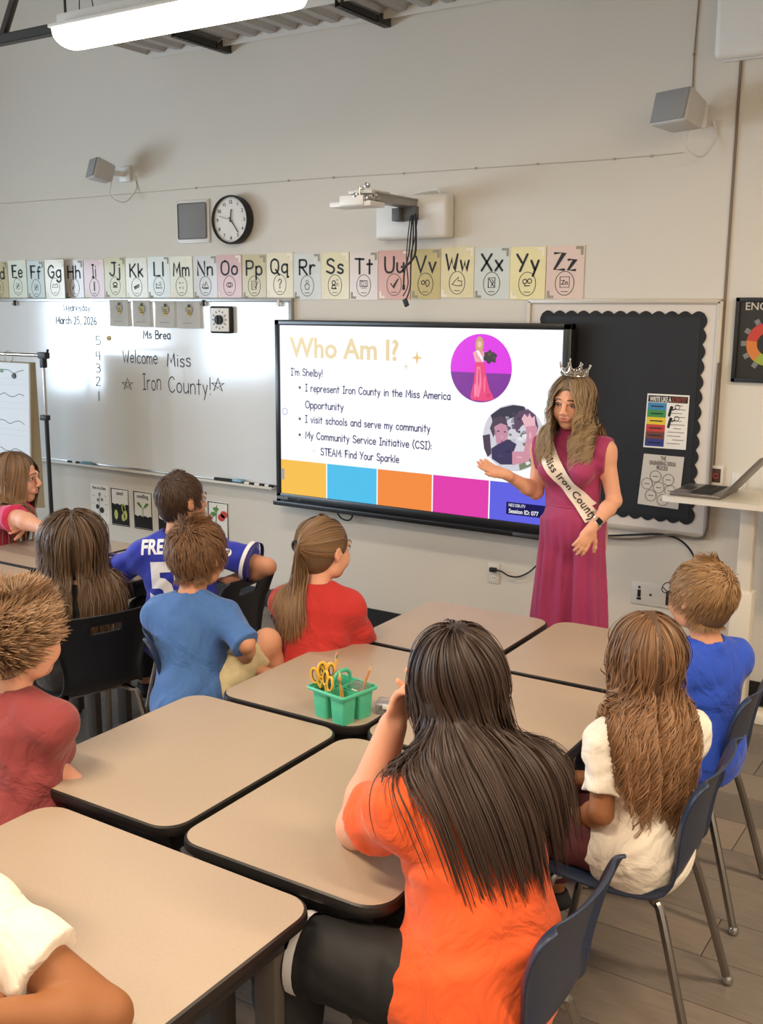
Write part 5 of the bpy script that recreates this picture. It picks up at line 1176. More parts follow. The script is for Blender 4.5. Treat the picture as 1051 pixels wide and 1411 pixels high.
def hand_vol(v, wr, hd, palm, curl, side, s):
    hd = unit(hd); palm = palm-hd*(palm@hd); palm = unit(palm); lat = np.cross(hd, palm)*(1 if side else -1)   # lat points to the little finger side... thumb is -lat
    F = np.array([lat, hd, -palm]); c = wr+hd*.045*s
    v.cone(wr-hd*.02*s, wr+hd*.015*s, .021*s, .022*s, .015)
    v.ell(c, F, (.037*s, .048*s, .0145*s), .015)
    for i, (o, L) in enumerate(((-.027, .068), (-.009, .076), (.009, .071), (.026, .056))):
        b = wr+hd*(.078-.004*abs(i-1.2))*s+lat*o*s; d = hd+lat*(o*3.2); d = unit(d); p = b; q = curl*(.75+.12*i)
        rr = (.0092, .0088, .0078, .0068)
        for j, fr in enumerate((.42, .33, .25)):
            ang = q*(j+.6)*.62; dd = unit(d*math.cos(ang)+palm*math.sin(ang)); e = p+dd*L*fr*s; v.cone(p, e, rr[j]*s, rr[j+1]*s, .004); p = e
    b = wr+hd*.022*s-lat*.026*s; p = b; d = unit(hd*.75-lat*.75+palm*.25)
    for j, (L, r0, r1) in enumerate(((.036, .0125, .0105), (.03, .0105, .0095), (.024, .0095, .0075))):
        d = unit(d+hd*.22*j+palm*.15*curl); e = p+d*L*s; v.cone(p, e, r0*s, r1*s, .008); p = e
def head_vol(v, J, adult=False):
    c, F, h = J['head'], J['DF'], J['hs']; P = lambda r, f, u: c+(F[0]*r+F[1]*f+F[2]*u)*h; E = lambda p, r, k=.012, op='u': v.ell(P(*p), F, np.array(r)*h, k, op)
    E((0, -.012, .026), (.074, .093, .084)); E((0, .032, -.04), (.058, .058, .062), .03); E((0, .058, -.088), (.026, .024, .02), .025)
    for s in (-1, 1):
        E((s*.036, .056, -.034), (.026, .026, .03), .02); E((s*.05, .012, -.06), (.016, .03, .03), .02)
        v.cone(P(s*.012, .088, .022), P(s*.045, .07, .022), .010*h, .008*h, .012)
        E((s*.031, .101, .004), (.017, .014, .0105), .01, 's')
        E((s*.078, -.006, -.004), (.0085, .018, .029), .006); E((s*.086, -.001, -.002), (.006, .009, .017), .004, 's')
        E((s*.0115, .104, -.03), (.008, .009, .007), .006)
        v.cone(P(s*.017, .0935, .011), P(s*.044, .082, .010), .0042*h, .0042*h, .004)
    v.cone(P(0, .088, .012), P(0, .108, -.022), .0075*h, .0105*h, .01)
    E((0, .086, -.056), (.026, .012, .012), .012)
    v.cone(P(-.018, .0925, -.0525), P(.018, .0925, -.0525), .0045*h, .0045*h, .004); v.cone(P(-.014, .091, -.0625), P(.014, .091, -.0625), .0058*h, .0058*h, .004)
    v.ell(P(0, .101, -.0572), F, np.array((.022, .006, .0016))*h, .002, 's')
def torso_vol(v, J, e=0.0, k=.05, fem=0, belly=0):
    s, T, w = J['s'], J['TF'], J['w']
    th = J.get('thin', 1)
    v.ell(J['pel'], J['HF'], (V3(.140*w, .105*th, .105))*s+e-(J.get('pel_shrink', 0) if e < 0 else 0), k)
    v.ell(J['mid'], T, V3(.114*w, (.088+belly)*th, .13)*s+e, k)
    v.ell(J['chest'], T, V3(.126*w, .09*th, .135)*s+e, k)
    v.cone(J['sh'][0]+T[0]*.03*s-T[2]*.012*s, J['sh'][1]-T[0]*.03*s-T[2]*.012*s, .046*s+e, .046*s+e, k)
    for i in (0, 1):
        v.cone(J['neck']-T[2]*.012*s, J['sh'][i]+T[2]*.008*s, .036*s+e, .034*s+e, k*.8)
        v.cone(J['sh'][i], J['sh'][i]-T[2]*.012, .041*s+e*.9, .041*s+e*.9, k*.7)
    if fem:
        for q in (-1, 1): v.ell(J['chest']+T[0]*.06*s*q+T[1]*.075*s+T[2]*.01*s, T, V3(.044, .036, .045)*s+e*.6, .05)
def bounds(J, pad=.12):
    P = [J[k] for k in ('pel', 'head', 'neck')]+J['sh']+J['hip']+[p for k in ('el', 'wr', 'kn', 'an') if k in J for p in J[k] if p is not None]
    P = np.array(P); lo = P.min(0)-pad; hi = P.max(0)+pad; lo[2] = max(lo[2], -.01); return lo, hi
SK = {}
def skin(name, rgb): return mat('skin '+name, rgb, .6, spec=.35, sss=.12, bump=.05, bscale=300, var=.03, vscale=20)
def person(label, J, skin_m, h=.005, shirt=None, bottom=None, shoe=None, hair=None, face=True, eyes=(60, 40, 30), lips=(178, 96, 88), fem=0, armr=1.0, legr=1.0, gown=False, brow=(70, 52, 38)):
    base = Vector((J['pel'][0], J['pel'][1], 0)); root = thing('person', label, 'person', base); off = np.array(base)
    s = J['s']; lo, hi = bounds(J); v = Vol(lo, hi, h)
    torso_vol(v, J, -.004, fem=fem)
    v.cone(J['neck']-J['TF'][2]*.03*s, J['head']-J['DF'][2]*.06*J['hs']-J['DF'][1]*.02, .046*s, .044*J['hs'], .03)
    for i in (0, 1):
        if J.get('el') and J['el'][i] is not None:
            e, w_ = J['el'][i], J['wr'][i]; a = J['sh'][i]
            v.cone(a, e, .042*s*armr, .034*s*armr, .03); m = e+(w_-e)*.3
            v.cone(e, m, .033*s*armr, .034*s*armr, .015); v.cone(m, w_, .034*s*armr, .022*s*armr, .02)
            hd, pm, cu = J['hand'][i]; hand_vol(v, w_, hd, pm, cu, i, J.get('handscale', s*.86))
        k, a = J['kn'][i], J['an'][i]; hp = J['hip'][i]
        v.cone(hp, k, .075*s*legr, .052*s*legr, .03); m = k+(a-k)*.35
        v.cone(k, m, .05*s*legr, .05*s*legr, .02); v.cone(m, a, .05*s*legr, .03*s, .02)
        v.ell(a+J['toe'][i]*.05*s-V3(0, 0, .035*s), np.array([np.cross(J['toe'][i], V3(0, 0, 1)), J['toe'][i], V3(0, 0, 1)]), (.032*s, .095*s, .03*s), .02)
    head_vol(v, J)
    part('body', v.mesh('body', off), skin_m, root)
    coll = Vol(lo, hi, .009); coll.g[:] = .2
    # ------- clothes
    out = dict(root=root, off=off)
    if bottom:
        b = Vol(lo, hi, .0115); hp = J['hip']; b.ell(J['pel'], J['HF'], V3(.142*J['w'], .105, .095)*s+.002, .03)
        for i in (0, 1):
            k, a = J['kn'][i], J['an'][i]
            if bottom['kind'] == 'shorts': kk = hp[i]+(k-hp[i])*.86; b.cone(hp[i], kk, .085*s, .075*s, .03, flat=1)
            else:
                x = bottom.get('fit', .008); b.cone(hp[i], k, .078*s*legr+x, .055*s*legr+x, .03); m_ = k+(a-k)*.35; b.cone(k, m_, .053*s*legr+x, .053*s*legr+x, .02); b.cone(m_, a+(k-a)*.1, .053*s*legr+x, .036*s+x, .02, flat=1)
        b.folds(.003, 3); part(bottom.get('name', 'trousers'), b.mesh('trousers', off), bottom['mat'], root)
        coll.ell(J['pel'], J['HF'], V3(.15, .115, .10)*s+.01, .03)
    if shoe:
        for i in (0, 1):
            a, t_ = J['an'][i], J['toe'][i]; sv = Vol(a-.2, a+.2, .008); sv.lo[2] = a[2]-.2
            F_ = np.array([np.cross(t_, V3(0, 0, 1)), t_, V3(0, 0, 1)])
            sv.ell(a+t_*.055*s-V3(0, 0, .038*s), F_, (.04*s, .115*s, .035*s), .02); sv.cone(a-V3(0, 0, .03*s), a+V3(0, 0, .0), .043*s, .04*s, .02, flat=1); sv.plane(a-V3(0, 0, .07*s), V3(0, 0, -1))
            part('shoe', sv.mesh('shoe', off), shoe, root)
    if shirt:
        e = shirt.get('ease', .011); sh_h = .0072
        t_ = Vol(lo, hi, sh_h); torso_vol(t_, J, e, fem=fem, belly=shirt.get('belly', .01))
        T = J['TF']; fr = shirt.get('sleeve', .55)
        for i in (0, 1):
            a = J['sh'][i]; el = J['el'][i] if J.get('el') and J['el'][i] is not None else a-T[2]*.2
            if fr > 0: q = a+(el-a)*fr; t_.cone(a-(el-a)*.02, q, .042*s+e*.5, (.04+shirt.get('flare', .012)*.8)*s*armr+e*.35, .03, flat=1)
        hem = J['pel']-J['HF'][2]*shirt.get('hem', .07)*s
        t_.ell(J['pel']+V3(0, 0, 0), J['HF'], V3(.156*J['w'], .122, .15)*s+e, .05)
        for i in (0, 1): t_.cone(J['hip'][i], J['hip'][i]+(J['kn'][i]-J['hip'][i])*.14, .08*s*legr+e, .078*s*legr+e, .04)
        t_.plane(hem, V3(0, 0, -1))
        t_.folds(shirt.get('fold', .0035), shirt.get('seed', 1))
        nb = J['neck']; t_.cone(nb+T[2]*.012*s, nb+T[2]*.2*s, shirt.get('neck', .052)*s, .09*s, .004, 's')
        if shirt.get('sleeveless'):
            for i in (0, 1):
                a = J['sh'][i]; q = (1 if i else -1); t_.plane(a+T[0]*q*.012*s, T[0]*q-T[2]*.1, lo=a-.15, hi=a+.12)
        so = part(shirt.get('name', 'shirt'), t_.mesh('shirt', off), shirt['mat'], root); out['shirt'] = so; out['shirt_vol'] = t_
    # ------- face details
    c, F, hh = J['head'], J['DF'], J['hs']; Pf = lambda r, f, u: Vector(tuple(c+(F[0]*r+F[1]*f+F[2]*u)*hh))
    if face:
        for q in (-1, 1):
            ctr = Pf(q*.031, .0785, .004); bm = bmesh.new(); bmesh.ops.create_uvsphere(bm, u_segments=16, v_segments=10, radius=.0118*hh)
            ey = part('eye', G().bm(bm, Matrix.Translation(ctr)), mat('eye white', (196, 186, 178), .3), root)
            fd = Vector(tuple(F[1])); gz = (fd+Vector(tuple(F[0]))*out.get('gaze', 0)).normalized(); rr = Vector(tuple(F[0])); uu = Vector(tuple(F[2]))
            pts = []; g = G()
            for (rad, dist) in ((.0062, .0106), (.0001, .0121)):
                g.v += [tuple(ctr+(gz*dist+(rr*math.cos(a)+uu*math.sin(a))*rad)*hh) for a in [2*PI*k/14 for k in range(14)]]
            g.f = [(k, (k+1) % 14, 14+(k+1) % 14, 14+k) for k in range(14)]
            part('iris', g, mat('iris %d %d %d' % eyes, eyes, .2), ey)
            lash = [Pf(q*(.0155+.0305*u), .0945-.0115*u**2+.001, .0085+.0065*math.sin(PI*min(1, u*1.05))-.003*u) for u in (0, .25, .5, .75, 1)]
            part('eyelashes', G().tube(lash, [.0006, .0014, .0017, .0016, .0007], 6), mat('lash', (40, 28, 24), .6), root)
            br = [Pf(q*(.013+.037*u), .1-.0165*u**1.6, .0245+.006*math.sin(PI*min(1, u*.9+.15))-.003*u) for u in (0, .25, .5, .75, 1)]
            part('eyebrow', G().tube(br, [.0018, .0026, .0026, .002, .0008], 6), mat('brow %d %d %d' % brow, brow, .8), root)
        lm = mat('lips %d %d %d' % lips, lips, .4)
        g = G().tube([Pf(r, .0975-9*r*r, -.0525+.0012*math.cos(r*200)) for r in (-.019, -.012, -.005, 0, .005, .012, .019)], [.001, .0032, .004, .0036, .004, .0032, .001], 8)
        g.tube([Pf(r, .096-9*r*r, -.0625) for r in (-.016, -.009, 0, .009, .016)], [.001, .0045, .0055, .0045, .001], 8); part('lips', g, lm, root)
    # collision volume for hair
    coll = Vol(lo, hi, .008)
    coll.ell(c+F[1]*-.012*hh+F[2]*.026*hh, F, V3(.074, .093, .084)*hh, .01); coll.ell(c+F[1]*.03*hh-F[2]*.04*hh, F, V3(.066, .062, .07)*hh, .03)
    coll.cone(J['neck'], J['head']-J['DF'][2]*.05*hh, .05*s, .05*hh, .02); torso_vol(coll, J, .013)
    for i in (0, 1):
        if J.get('el') and J['el'][i] is not None: coll.cone(J['sh'][i], J['el'][i], .05*s, .045*s, .02); coll.cone(J['el'][i], J['wr'][i], .036*s, .03*s, .02)
    out['coll'] = coll; out['Pf'] = Pf; out['J'] = J
    if hair: make_hair(out, J, **hair)
    return out
# ------------------------------------------------------------------ hair
def hair_mat(name, dark, light, rough=.5):
    if name in MATS: return MATS[name]
    m = bpy.data.materials.new(name); m.use_nodes = True; nt = m.node_tree; b = nt.nodes['Principled BSDF']; b.inputs['Roughness'].default_value = rough; b.inputs['Specular IOR Level'].default_value = .45
    at = nt.nodes.new('ShaderNodeAttribute'); at.attribute_name = 'tint'; cr = nt.nodes.new('ShaderNodeValToRGB'); nt.links.new(at.outputs['Fac'], cr.inputs[0])
    cr.color_ramp.elements[0].color = (*lin(dark), 1); cr.color_ramp.elements[1].color = (*lin(light), 1); nt.links.new(cr.outputs[0], b.inputs['Base Color'])
    MATS[name] = m; return m
def cap_region(q):
    """scalp test in head units: q = (right, forward, up)"""
    r, f, u = np.abs(q[:, 0]), q[:, 1], q[:, 2]
    face = (f > .035+.0*u) & (u < .068-.35*np.maximum(r-.03, 0)*2) | (f > .01) & (u < -.01+.3*(f-.01)) | (u < -.062) | (f > -.02) & (u < -.012)
    return ~face
def make_hair(out, J, style='long', n=1500, length=.4, width=.003, colour=((40, 28, 22), (90, 66, 48)), name='hair', seed=1, wave=0, wavelen=.11, part_off=0.0, frontmax=.2, rough=0, spread=.016, steps=None, clump=.45, stiff=.5, tie=None, lift=.006, crown=(0, -.045, .1), dirn=None, tipw=.35, minlen=.6, tuck=0, face_gap=.062, tipfade=.35, grav=(0, 0, -1), fan=0, latmax=.3, capr=.006, side=(0, 0, 0), tintr=.3):
    c, F, hh = J['head'], J['DF'], J['hs']; root, off, coll = out['root'], out['off'], out['coll']; rs = np.random.RandomState(seed)
    hm = hair_mat('hair %s' % name, *colour)
    # cap
    hv = Vol(c-.15, c+.15, .0068); P = lambda r, f, u: c+(F[0]*r+F[1]*f+F[2]*u)*hh
    thick = capr
    hv.ell(P(0, -.012, .026), F, V3(.074, .093, .084)*hh+thick, .01)
    if style == 'long': hv.ell(P(0, -.03, -.03), F, V3(.07, .066, .085)*hh+.004, .03)
    else: hv.ell(P(0, -.04, -.025), F, V3(.058, .056, .06)*hh+.003, .02)
    hv.ell(P(0, .115, -.04), F, V3(.07, .088, .114)*hh, .01, 's')
    if style != 'long':
        for q in (-1, 1): hv.ell(P(q*.085, .012, -.03), F, V3(.03, .034, .04)*hh, .008, 's')
        hv.plane(P(0, 0, -.085), -F[2])
    g0 = hv.g; r_ = np.random.RandomState(seed); w = hv.win(hv.lo, hv.lo+hv.n*hv.h); sl, X, Y, Z = w
    cap = part('hair', hv.mesh('hair', off), hm, root)
    a = cap.data.attributes.new('tint', 'FLOAT', 'POINT'); a.data.foreach_set('value', np.full(len(cap.data.vertices), .22, np.float32))
    # roots
    nr = n*6; d = rs.normal(size=(nr, 3)); d /= np.linalg.norm(d, axis=1)[:, None]; q = d*np.array([.074, .093, .084])+np.array([0, -.012, .026])
    keep = cap_region(q)
    if style == 'long': keep &= (q[:, 2] > -.045)
    keep &= (q[:, 1] < frontmax)
    q = q[keep][:n]; N = len(q); X0 = c+(q @ F)*hh*1.0
    world = lambda v: v @ F
    M_ = steps or (24 if style != 'short' else 6); L = length*(minlen+(1-minlen)*rs.rand(N))*(1 if style != 'short' else 1)
    lay = (.003+spread*rs.rand(N)**1.3)
    if style == 'long':   # radial from the part
        sgn = np.sign(q[:, 0]-part_off+1e-6); d0 = np.stack([sgn*(.9+0*sgn), -.25+.0*sgn-.6*(q[:, 1] < -.03), .15+0*sgn], 1); 
    elif style == 'tied':
        tp = np.array(tie)  # head units
        d0 = tp-q
    else:
        cr = np.array(crown); d0 = q-cr+rs.normal(size=q.shape)*.012
        if dirn is not None: d0 = d0/np.linalg.norm(d0, axis=1)[:, None]*.5+np.array(dirn)
    d0 = d0/(np.linalg.norm(d0, axis=1)[:, None]+1e-9)+rs.normal(size=q.shape)*rough; D0 = world(d0)
    ncl = max(12, N//14); cl = rs.randint(0, N, ncl); sx_ = np.sign(q[:, 0]-part_off)*(.5 if style == 'long' else 0); cid = cl[np.argmin(((X0[:, None]-X0[cl][None])**2).sum(2)+(sx_[:, None]-sx_[cl][None])**2, 1)]
    p = X0.copy(); ds = L/M_; dirv = D0.copy(); sidew = world(np.array([side], float)); path = [p.copy()]; fanv = rs.normal(size=(N, 3))*.085; g_ = np.array(grav, float); Fw = F
    for k in range(M_):
        n_ = coll.grad(p); t = k/M_
        if style == 'short':
            want = dirv+n_*(lift*22*(t < .6))+g_*.22*t-n_*((dirv*n_).sum(1)[:, None])*.6
        elif style == 'tied':
            tpw = c+(np.array(tie) @ F)*hh; dd = tpw-p; dist = np.linalg.norm(dd, axis=1)[:, None]; reached = dist[:, 0] < .022
            st = out.setdefault('reach', np.zeros(N, bool)); st |= reached; out['reach'] = st
            want = np.where(st[:, None], dirv*.5+g_*.9+world(np.array([[0, -.12, 0]]))*(.9 if k < M_*.5 else 0)+fanv, dd/(dist+1e-6))
        else: want = dirv*stiff+g_*(1-stiff)*1.1+sidew*(t < .6)
        near = coll.sample(p) < .03
        tang = want-n_*((want*n_).sum(1)[:, None])*(near[:, None] if style != 'short' else 0)*1.0*(((want*n_).sum(1) < 0)[:, None])
        dirv = tang/(np.linalg.norm(tang, axis=1)[:, None]+1e-9)
        p = p+dirv*ds[:, None]
        dd = coll.sample(p); lt = capr*.8+lay*min(1, .15+t*2.5) if style != 'short' else capr*.9+lift*(.3+t)*(.4+.6*lay/spread)
        push = np.clip(lt-dd, 0, .03); 
        if style != 'short': push = np.where((dd-lt > 0) & (dd-lt < .035) & (t < .5), -(dd-lt)*.35, push)
        p = p+coll.grad(p)*push[:, None]
        if style == 'long':  # keep clear of the face
            ql = ((p-c) @ F.T)/hh; uu_ = np.clip((ql[:, 2]+.035)/.112, -1, 1); gap = face_gap*np.sqrt(1-uu_**2); gap = np.where(ql[:, 2] < -.03, face_gap*.9, gap)
            m = (ql[:, 1] > .025) & (np.abs(ql[:, 0]-part_off) < gap) & (ql[:, 2] < .077) & (ql[:, 2] > -.16)
            dx = (gap-np.abs(ql[:, 0]-part_off))*np.sign(ql[:, 0]-part_off+1e-6)*m; p = p+(dx[:, None]*F[0][None])*hh
            ov = np.clip(np.abs(ql[:, 0])-latmax, 0, 1)*np.sign(ql[:, 0])*(ql[:, 2] < -.05); p = p-(ov*hh*.8)[:, None]*F[0][None]
            if tuck: m2 = (ql[:, 1] > -.01) & (ql[:, 2] < .03); p = p-(m2*tuck)[:, None]*F[1][None]
            if fan: m3 = (ql[:, 2] < -.02); p = p+(m3*ql[:, 0]*fan)[:, None]*F[0][None]*hh
        path.append(p.copy())
    PT = np.stack(path, 1)                                  # N,M+1,3
    tt = np.linspace(0, 1, M_+1)[None, :, None]
    if clump: 
        PC = PT[cid]; w_ = clump*np.clip(tt*1.6-.15, 0, 1); PT = PT*(1-w_)+PC*w_
    if wave:
        ph = rs.uniform(0, 6.28, N)[cid]*1.0+rs.normal(size=N)*.25; s_ = (tt*L[:, None, None]); amp = wave*np.clip(tt*2.2-.5, 0, 1)*(.6+.8*rs.rand(N)[cid])[:, None, None]
        T_ = np.gradient(PT, axis=1); T_ /= np.linalg.norm(T_, axis=2)[:, :, None]+1e-9; out_ = PT-(c+F[1]*-.0); out_[..., 2] = 0; out_ /= np.linalg.norm(out_, axis=2)[:, :, None]+1e-9
        side = np.cross(T_, out_); side /= np.linalg.norm(side, axis=2)[:, :, None]+1e-9; wl = wavelen*(.8+.4*rs.rand(N)[cid])[:, None, None]
        PT = PT+side*amp*np.sin(s_/wl*6.283+ph[:, None, None])+out_*amp*.6*np.cos(s_/wl*6.283+ph[:, None, None])
    if style == 'long':
        ql = ((PT-c) @ F.T)/hh; uu_ = np.clip((ql[..., 2]+.035)/.108, -1, 1); gap = face_gap*.96*np.sqrt(1-uu_**2); gap = np.where(ql[..., 2] < -.03, face_gap*.88, gap)
        m = (ql[..., 1] > .03) & (np.abs(ql[..., 0]) < gap) & (ql[..., 2] < .073) & (ql[..., 2] > -.12); sg_ = np.sign(ql[:, 8:9, 0]+1e-6)
        PT = PT+((gap*sg_-ql[..., 0])*m*hh)[..., None]*F[0]
    T_ = np.gradient(PT, axis=1); T_ /= np.linalg.norm(T_, axis=2)[:, :, None]+1e-9
    nr_ = np.stack([coll.grad(PT[:, k]) for k in range(M_+1)], 1)+rs.normal(size=(N, 1, 3))*.25; sd = np.cross(T_, nr_); sd /= np.linalg.norm(sd, axis=2)[:, :, None]+1e-9
    wd = width*(.6+.8*rs.rand(N))[:, None, None]*(1-(1-tipw)*tt**2); wd = wd*np.where(tt > .97, .3, 1)
    V = np.stack([PT-sd*wd/2, PT+sd*wd/2], 2).reshape(-1, 3)-off
    i0 = ((np.arange(N)[:, None]*(M_+1)+np.arange(M_)[None])*2).ravel(); Q = np.stack([i0, i0+1, i0+3, i0+2], 1)
    me = bpy.data.meshes.new('strands'); me.vertices.add(len(V)); me.vertices.foreach_set('co', V.astype(np.float32).ravel()); me.loops.add(len(Q)*4); me.loops.foreach_set('vertex_index', Q.astype(np.int32).ravel())
    me.polygons.add(len(Q)); me.polygons.foreach_set('loop_start', np.arange(0, len(Q)*4, 4, dtype=np.int32)); me.polygons.foreach_set('use_smooth', np.ones(len(Q), bool)); me.update(calc_edges=True)
    tint = (.18+tintr*rs.rand(N)+tintr*rs.rand(N)[cid])[:, None]+tipfade*tt[0, :, 0][None]; tint = np.clip(np.repeat(tint[:, :, None], 2, 2), 0, 1)
    at = me.attributes.new('tint', 'FLOAT', 'POINT'); at.data.foreach_set('value', tint.astype(np.float32).ravel())
    o = part('strands', me, hm, cap); o['kind'] = 'stuff'; return o
def subdivide_2d(g, size):
    bm = bmesh.new(); vs = [bm.verts.new(v) for v in g.v]
    for f in g.f:
        try: bm.faces.new([vs[k] for k in f])
        except ValueError: pass
    bmesh.ops.triangulate(bm, faces=bm.faces[:])
    for _ in range(4):
        ed = [e for e in bm.edges if e.calc_length() > size]
        if not ed: break
        bmesh.ops.subdivide_edges(bm, edges=ed, cuts=1)
        bmesh.ops.triangulate(bm, faces=bm.faces[:])
    return bm
def decal(out, g, origin, X, Z, vol, name, m, lift=.003, size=.012, parent=None, back=.25):
    """drape flat art (x,z) on the cloth: march each point along Y=X×Z inward until it meets the cloth"""
    X = unit(X); Z = unit(Z); Dn = np.cross(Z, X)          # looking direction (into the cloth)
    bm = subdivide_2d(g, size); co = np.array([v.co for v in bm.verts]); p = np.array(origin)+co[:, [0]]*X+co[:, [2]]*Z-Dn*back*.4; hit = np.zeros(len(p), bool)
    for k in range(140):
        d = vol.sample(p); go = (~hit) & (d > lift*1.0); hit |= d <= lift; p[go] += Dn*np.clip(d[go]*.5, .0012, .02)[:, None]
    off = out['off']
    for v, q, h_ in zip(bm.verts, p, hit): v.co = Vector(tuple(q-off))
    bad = [v for v, h_ in zip(bm.verts, hit) if not h_]
    if bad: bmesh.ops.delete(bm, geom=bad, context='VERTS')
    me = bpy.data.meshes.new(name); bm.to_mesh(me); bm.free(); me.polygons.foreach_set('use_smooth', [True]*len(me.polygons))
    return part(name, me, m, parent or out['root'])
# ------------------------------------------------------------------ the people
A3 = lambda v: np.array(v)
def Dn(px, py, d): return np.array(D(px, py, d))
def cloth(name, rgb, wr=.7): return mat('cloth '+name, rgb, .85, bump=.12, bscale=420, wrinkle=wr, sheen=.15)
sk_fair = skin('fair', (222, 164, 136)); sk_tan = skin('tan', (208, 150, 118)); sk_brown = skin('brown', (150, 98, 62)); sk_mid = skin('mid', (190, 132, 104))
m_shoe = mat('dark shoe', (38, 36, 40), .6); m_shoew = mat('white shoe', (200, 196, 190), .6)
TT = .68

# girl in orange, foreground
J = joints(-.9, 1.95, 1.2, 84, 50, 12, -3, 42, 14, 4, hs=1.14, w=1.02, head_fwd=.03, head_px=(628, 938))
shf = J['head']
arm(J, 0, Dn(546, 985, 2.46), elbow=P(494, 1140, .725), la=.29, hand=V3(.25, .1, 1), palm=V3(.9, -.1, .1), curl=.8)
arm(J, 1, Dn(598, 990, 2.52), pole=(-.5, .4, -1), hand=V3(-.1, -.1, 1), palm=V3(-.3, -.8, .2), curl=.9)
leg(J, 0, frame(RD(100))[1]+V3(0, 0, .0), (0.1, 0.05, -1)); leg(J, 1, frame(RD(70))[1]+V3(0, 0, .0), (0.05, 0, -1))
OR = person('girl in an orange t-shirt with long dark hair leaning on her hand', J, sk_fair, .0065,
    shirt=dict(mat=cloth('orange', (232, 92, 36)), sleeve=.42, flare=.014, hem=.17, ease=.016, seed=4, fold=.004, belly=.02),
    bottom=dict(kind='long', mat=mat('black leggings', (20, 20, 22), .7), name='leggings', fit=.006), shoe=m_shoe, face=False, armr=1.3, legr=1.15,
    hair=dict(style='long', n=5200, length=.51, width=.0037, fan=-.012, colour=((21, 14, 11), (72, 49, 37)), name='dark', seed=5, clump=.4, spread=.028, steps=26, minlen=.7, stiff=.35, tipfade=.12, grav=(.30, .16, -1), part_off=-.0))
m_strw = mat('stripe white', (206, 204, 206), .8)
def bands(person_, a, b, r0, r1, ts, w, m):
    d = unit(b-a)
    for t in ts:
        q = a+(b-a)*t; r = r0+(r1-r0)*t; part('stripe', G().tube([tuple(q-d*w), tuple(q), tuple(q+d*w)], [r, r+.001, r], 24, cap=False), m, person_['root'])
bands(OR, J['hip'][0], J['kn'][0], .078*1.38+.01, .055*1.38+.011, (.86, .95), .011, m_strw)
for i in (0, 1): bands(OR, J['kn'][i], J['an'][i], .075, .056, (.5, .62, .74, .86), .013, m_strw)
# girl in white
J = joints(-.92, 2.68, .95, 88, 50, 0, 0, 36, 4, 0, hs=1.12, w=1.02, seat=.43, head_px=(890, 905))
arm(J, 0, Dn(795, 1125, 2.95), elbow=Dn(828, 1120, 2.78), hand=V3(-1, .2, 0), curl=.6); arm(J, 1, lap(J, 1), pole=(.3, .3, -.8), curl=.6)
leg(J, 0, frame(RD(90))[1], (.05, 0, -1)); leg(J, 1, frame(RD(78))[1], (.05, 0, -1))
WG = person('girl in a white t-shirt with long wavy light brown hair', J, sk_brown, .008,
    shirt=dict(mat=cloth('cream white', (238, 228, 212)), sleeve=.72, flare=.018, hem=.11, ease=.016, seed=8, fold=.004, belly=.01),
    bottom=dict(kind='long', mat=mat('maroon trousers', (84, 34, 40), .8), fit=.01), shoe=m_shoe, face=False,
    hair=dict(style='long', n=4400, length=.50, width=.0037, latmax=.105, fan=-.02, colour=((50, 34, 24), (158, 116, 80)), name='wavy brown', seed=9, clump=.8, wave=.017, wavelen=.13, spread=.02, steps=28, minlen=.6, stiff=.4, tipfade=.35))
# boy in glasses
J = joints(-1.09, 3.50, .95, 88, 58, 2, 0, 66, -2, 0, hs=1.1, w=1.0, head_px=(966, 822))
J2 = J
arm(J, 0, lap(J, 0), pole=(.4, -.4, -.7), curl=.5); arm(J, 1, lap(J, 1), pole=(.4, .4, -.7), curl=.5)
leg(J, 0, frame(RD(92))[1]); leg(J, 1, frame(RD(80))[1])
GB = person('blond boy in glasses and a bright blue t-shirt at the right', J, sk_tan, .0095,
    shirt=dict(mat=cloth('royal blue', (32, 74, 190)), sleeve=.6, hem=.08, ease=.012, seed=12),
    bottom=dict(kind='long', mat=mat('grey trousers', (60, 62, 68), .8), fit=.01), shoe=m_shoe, brow=(140, 100, 60),
    hair=dict(style='short', n=5000, length=.06, width=.0030, colour=((84, 60, 38), (172, 132, 88)), name='blond', seed=3, lift=.006, clump=.2, minlen=.6, crown=(.01, -.075, .075), tipfade=.2))
Pf = GB['Pf']; gl = G(); m_gl = mat('glasses frame', (34, 30, 40), .3)
for q in (-1, 1):
    gl.tube([Pf(q*(.032+.021*math.cos(a)), .106, .004+.016*math.sin(a)) for a in [2*PI*k/16 for k in range(17)]], .0018, 6, cap=False)
    gl.tube([Pf(q*.054, .104, .01), Pf(q*.074, .07, .01), Pf(q*.08, -.005, .01), Pf(q*.08, -.02, -.008)], .002, 6)
gl.tube([Pf(-.012, .108, .008), Pf(.012, .108, .008)], .0016, 6); part('glasses', gl, m_gl, GB['root'])
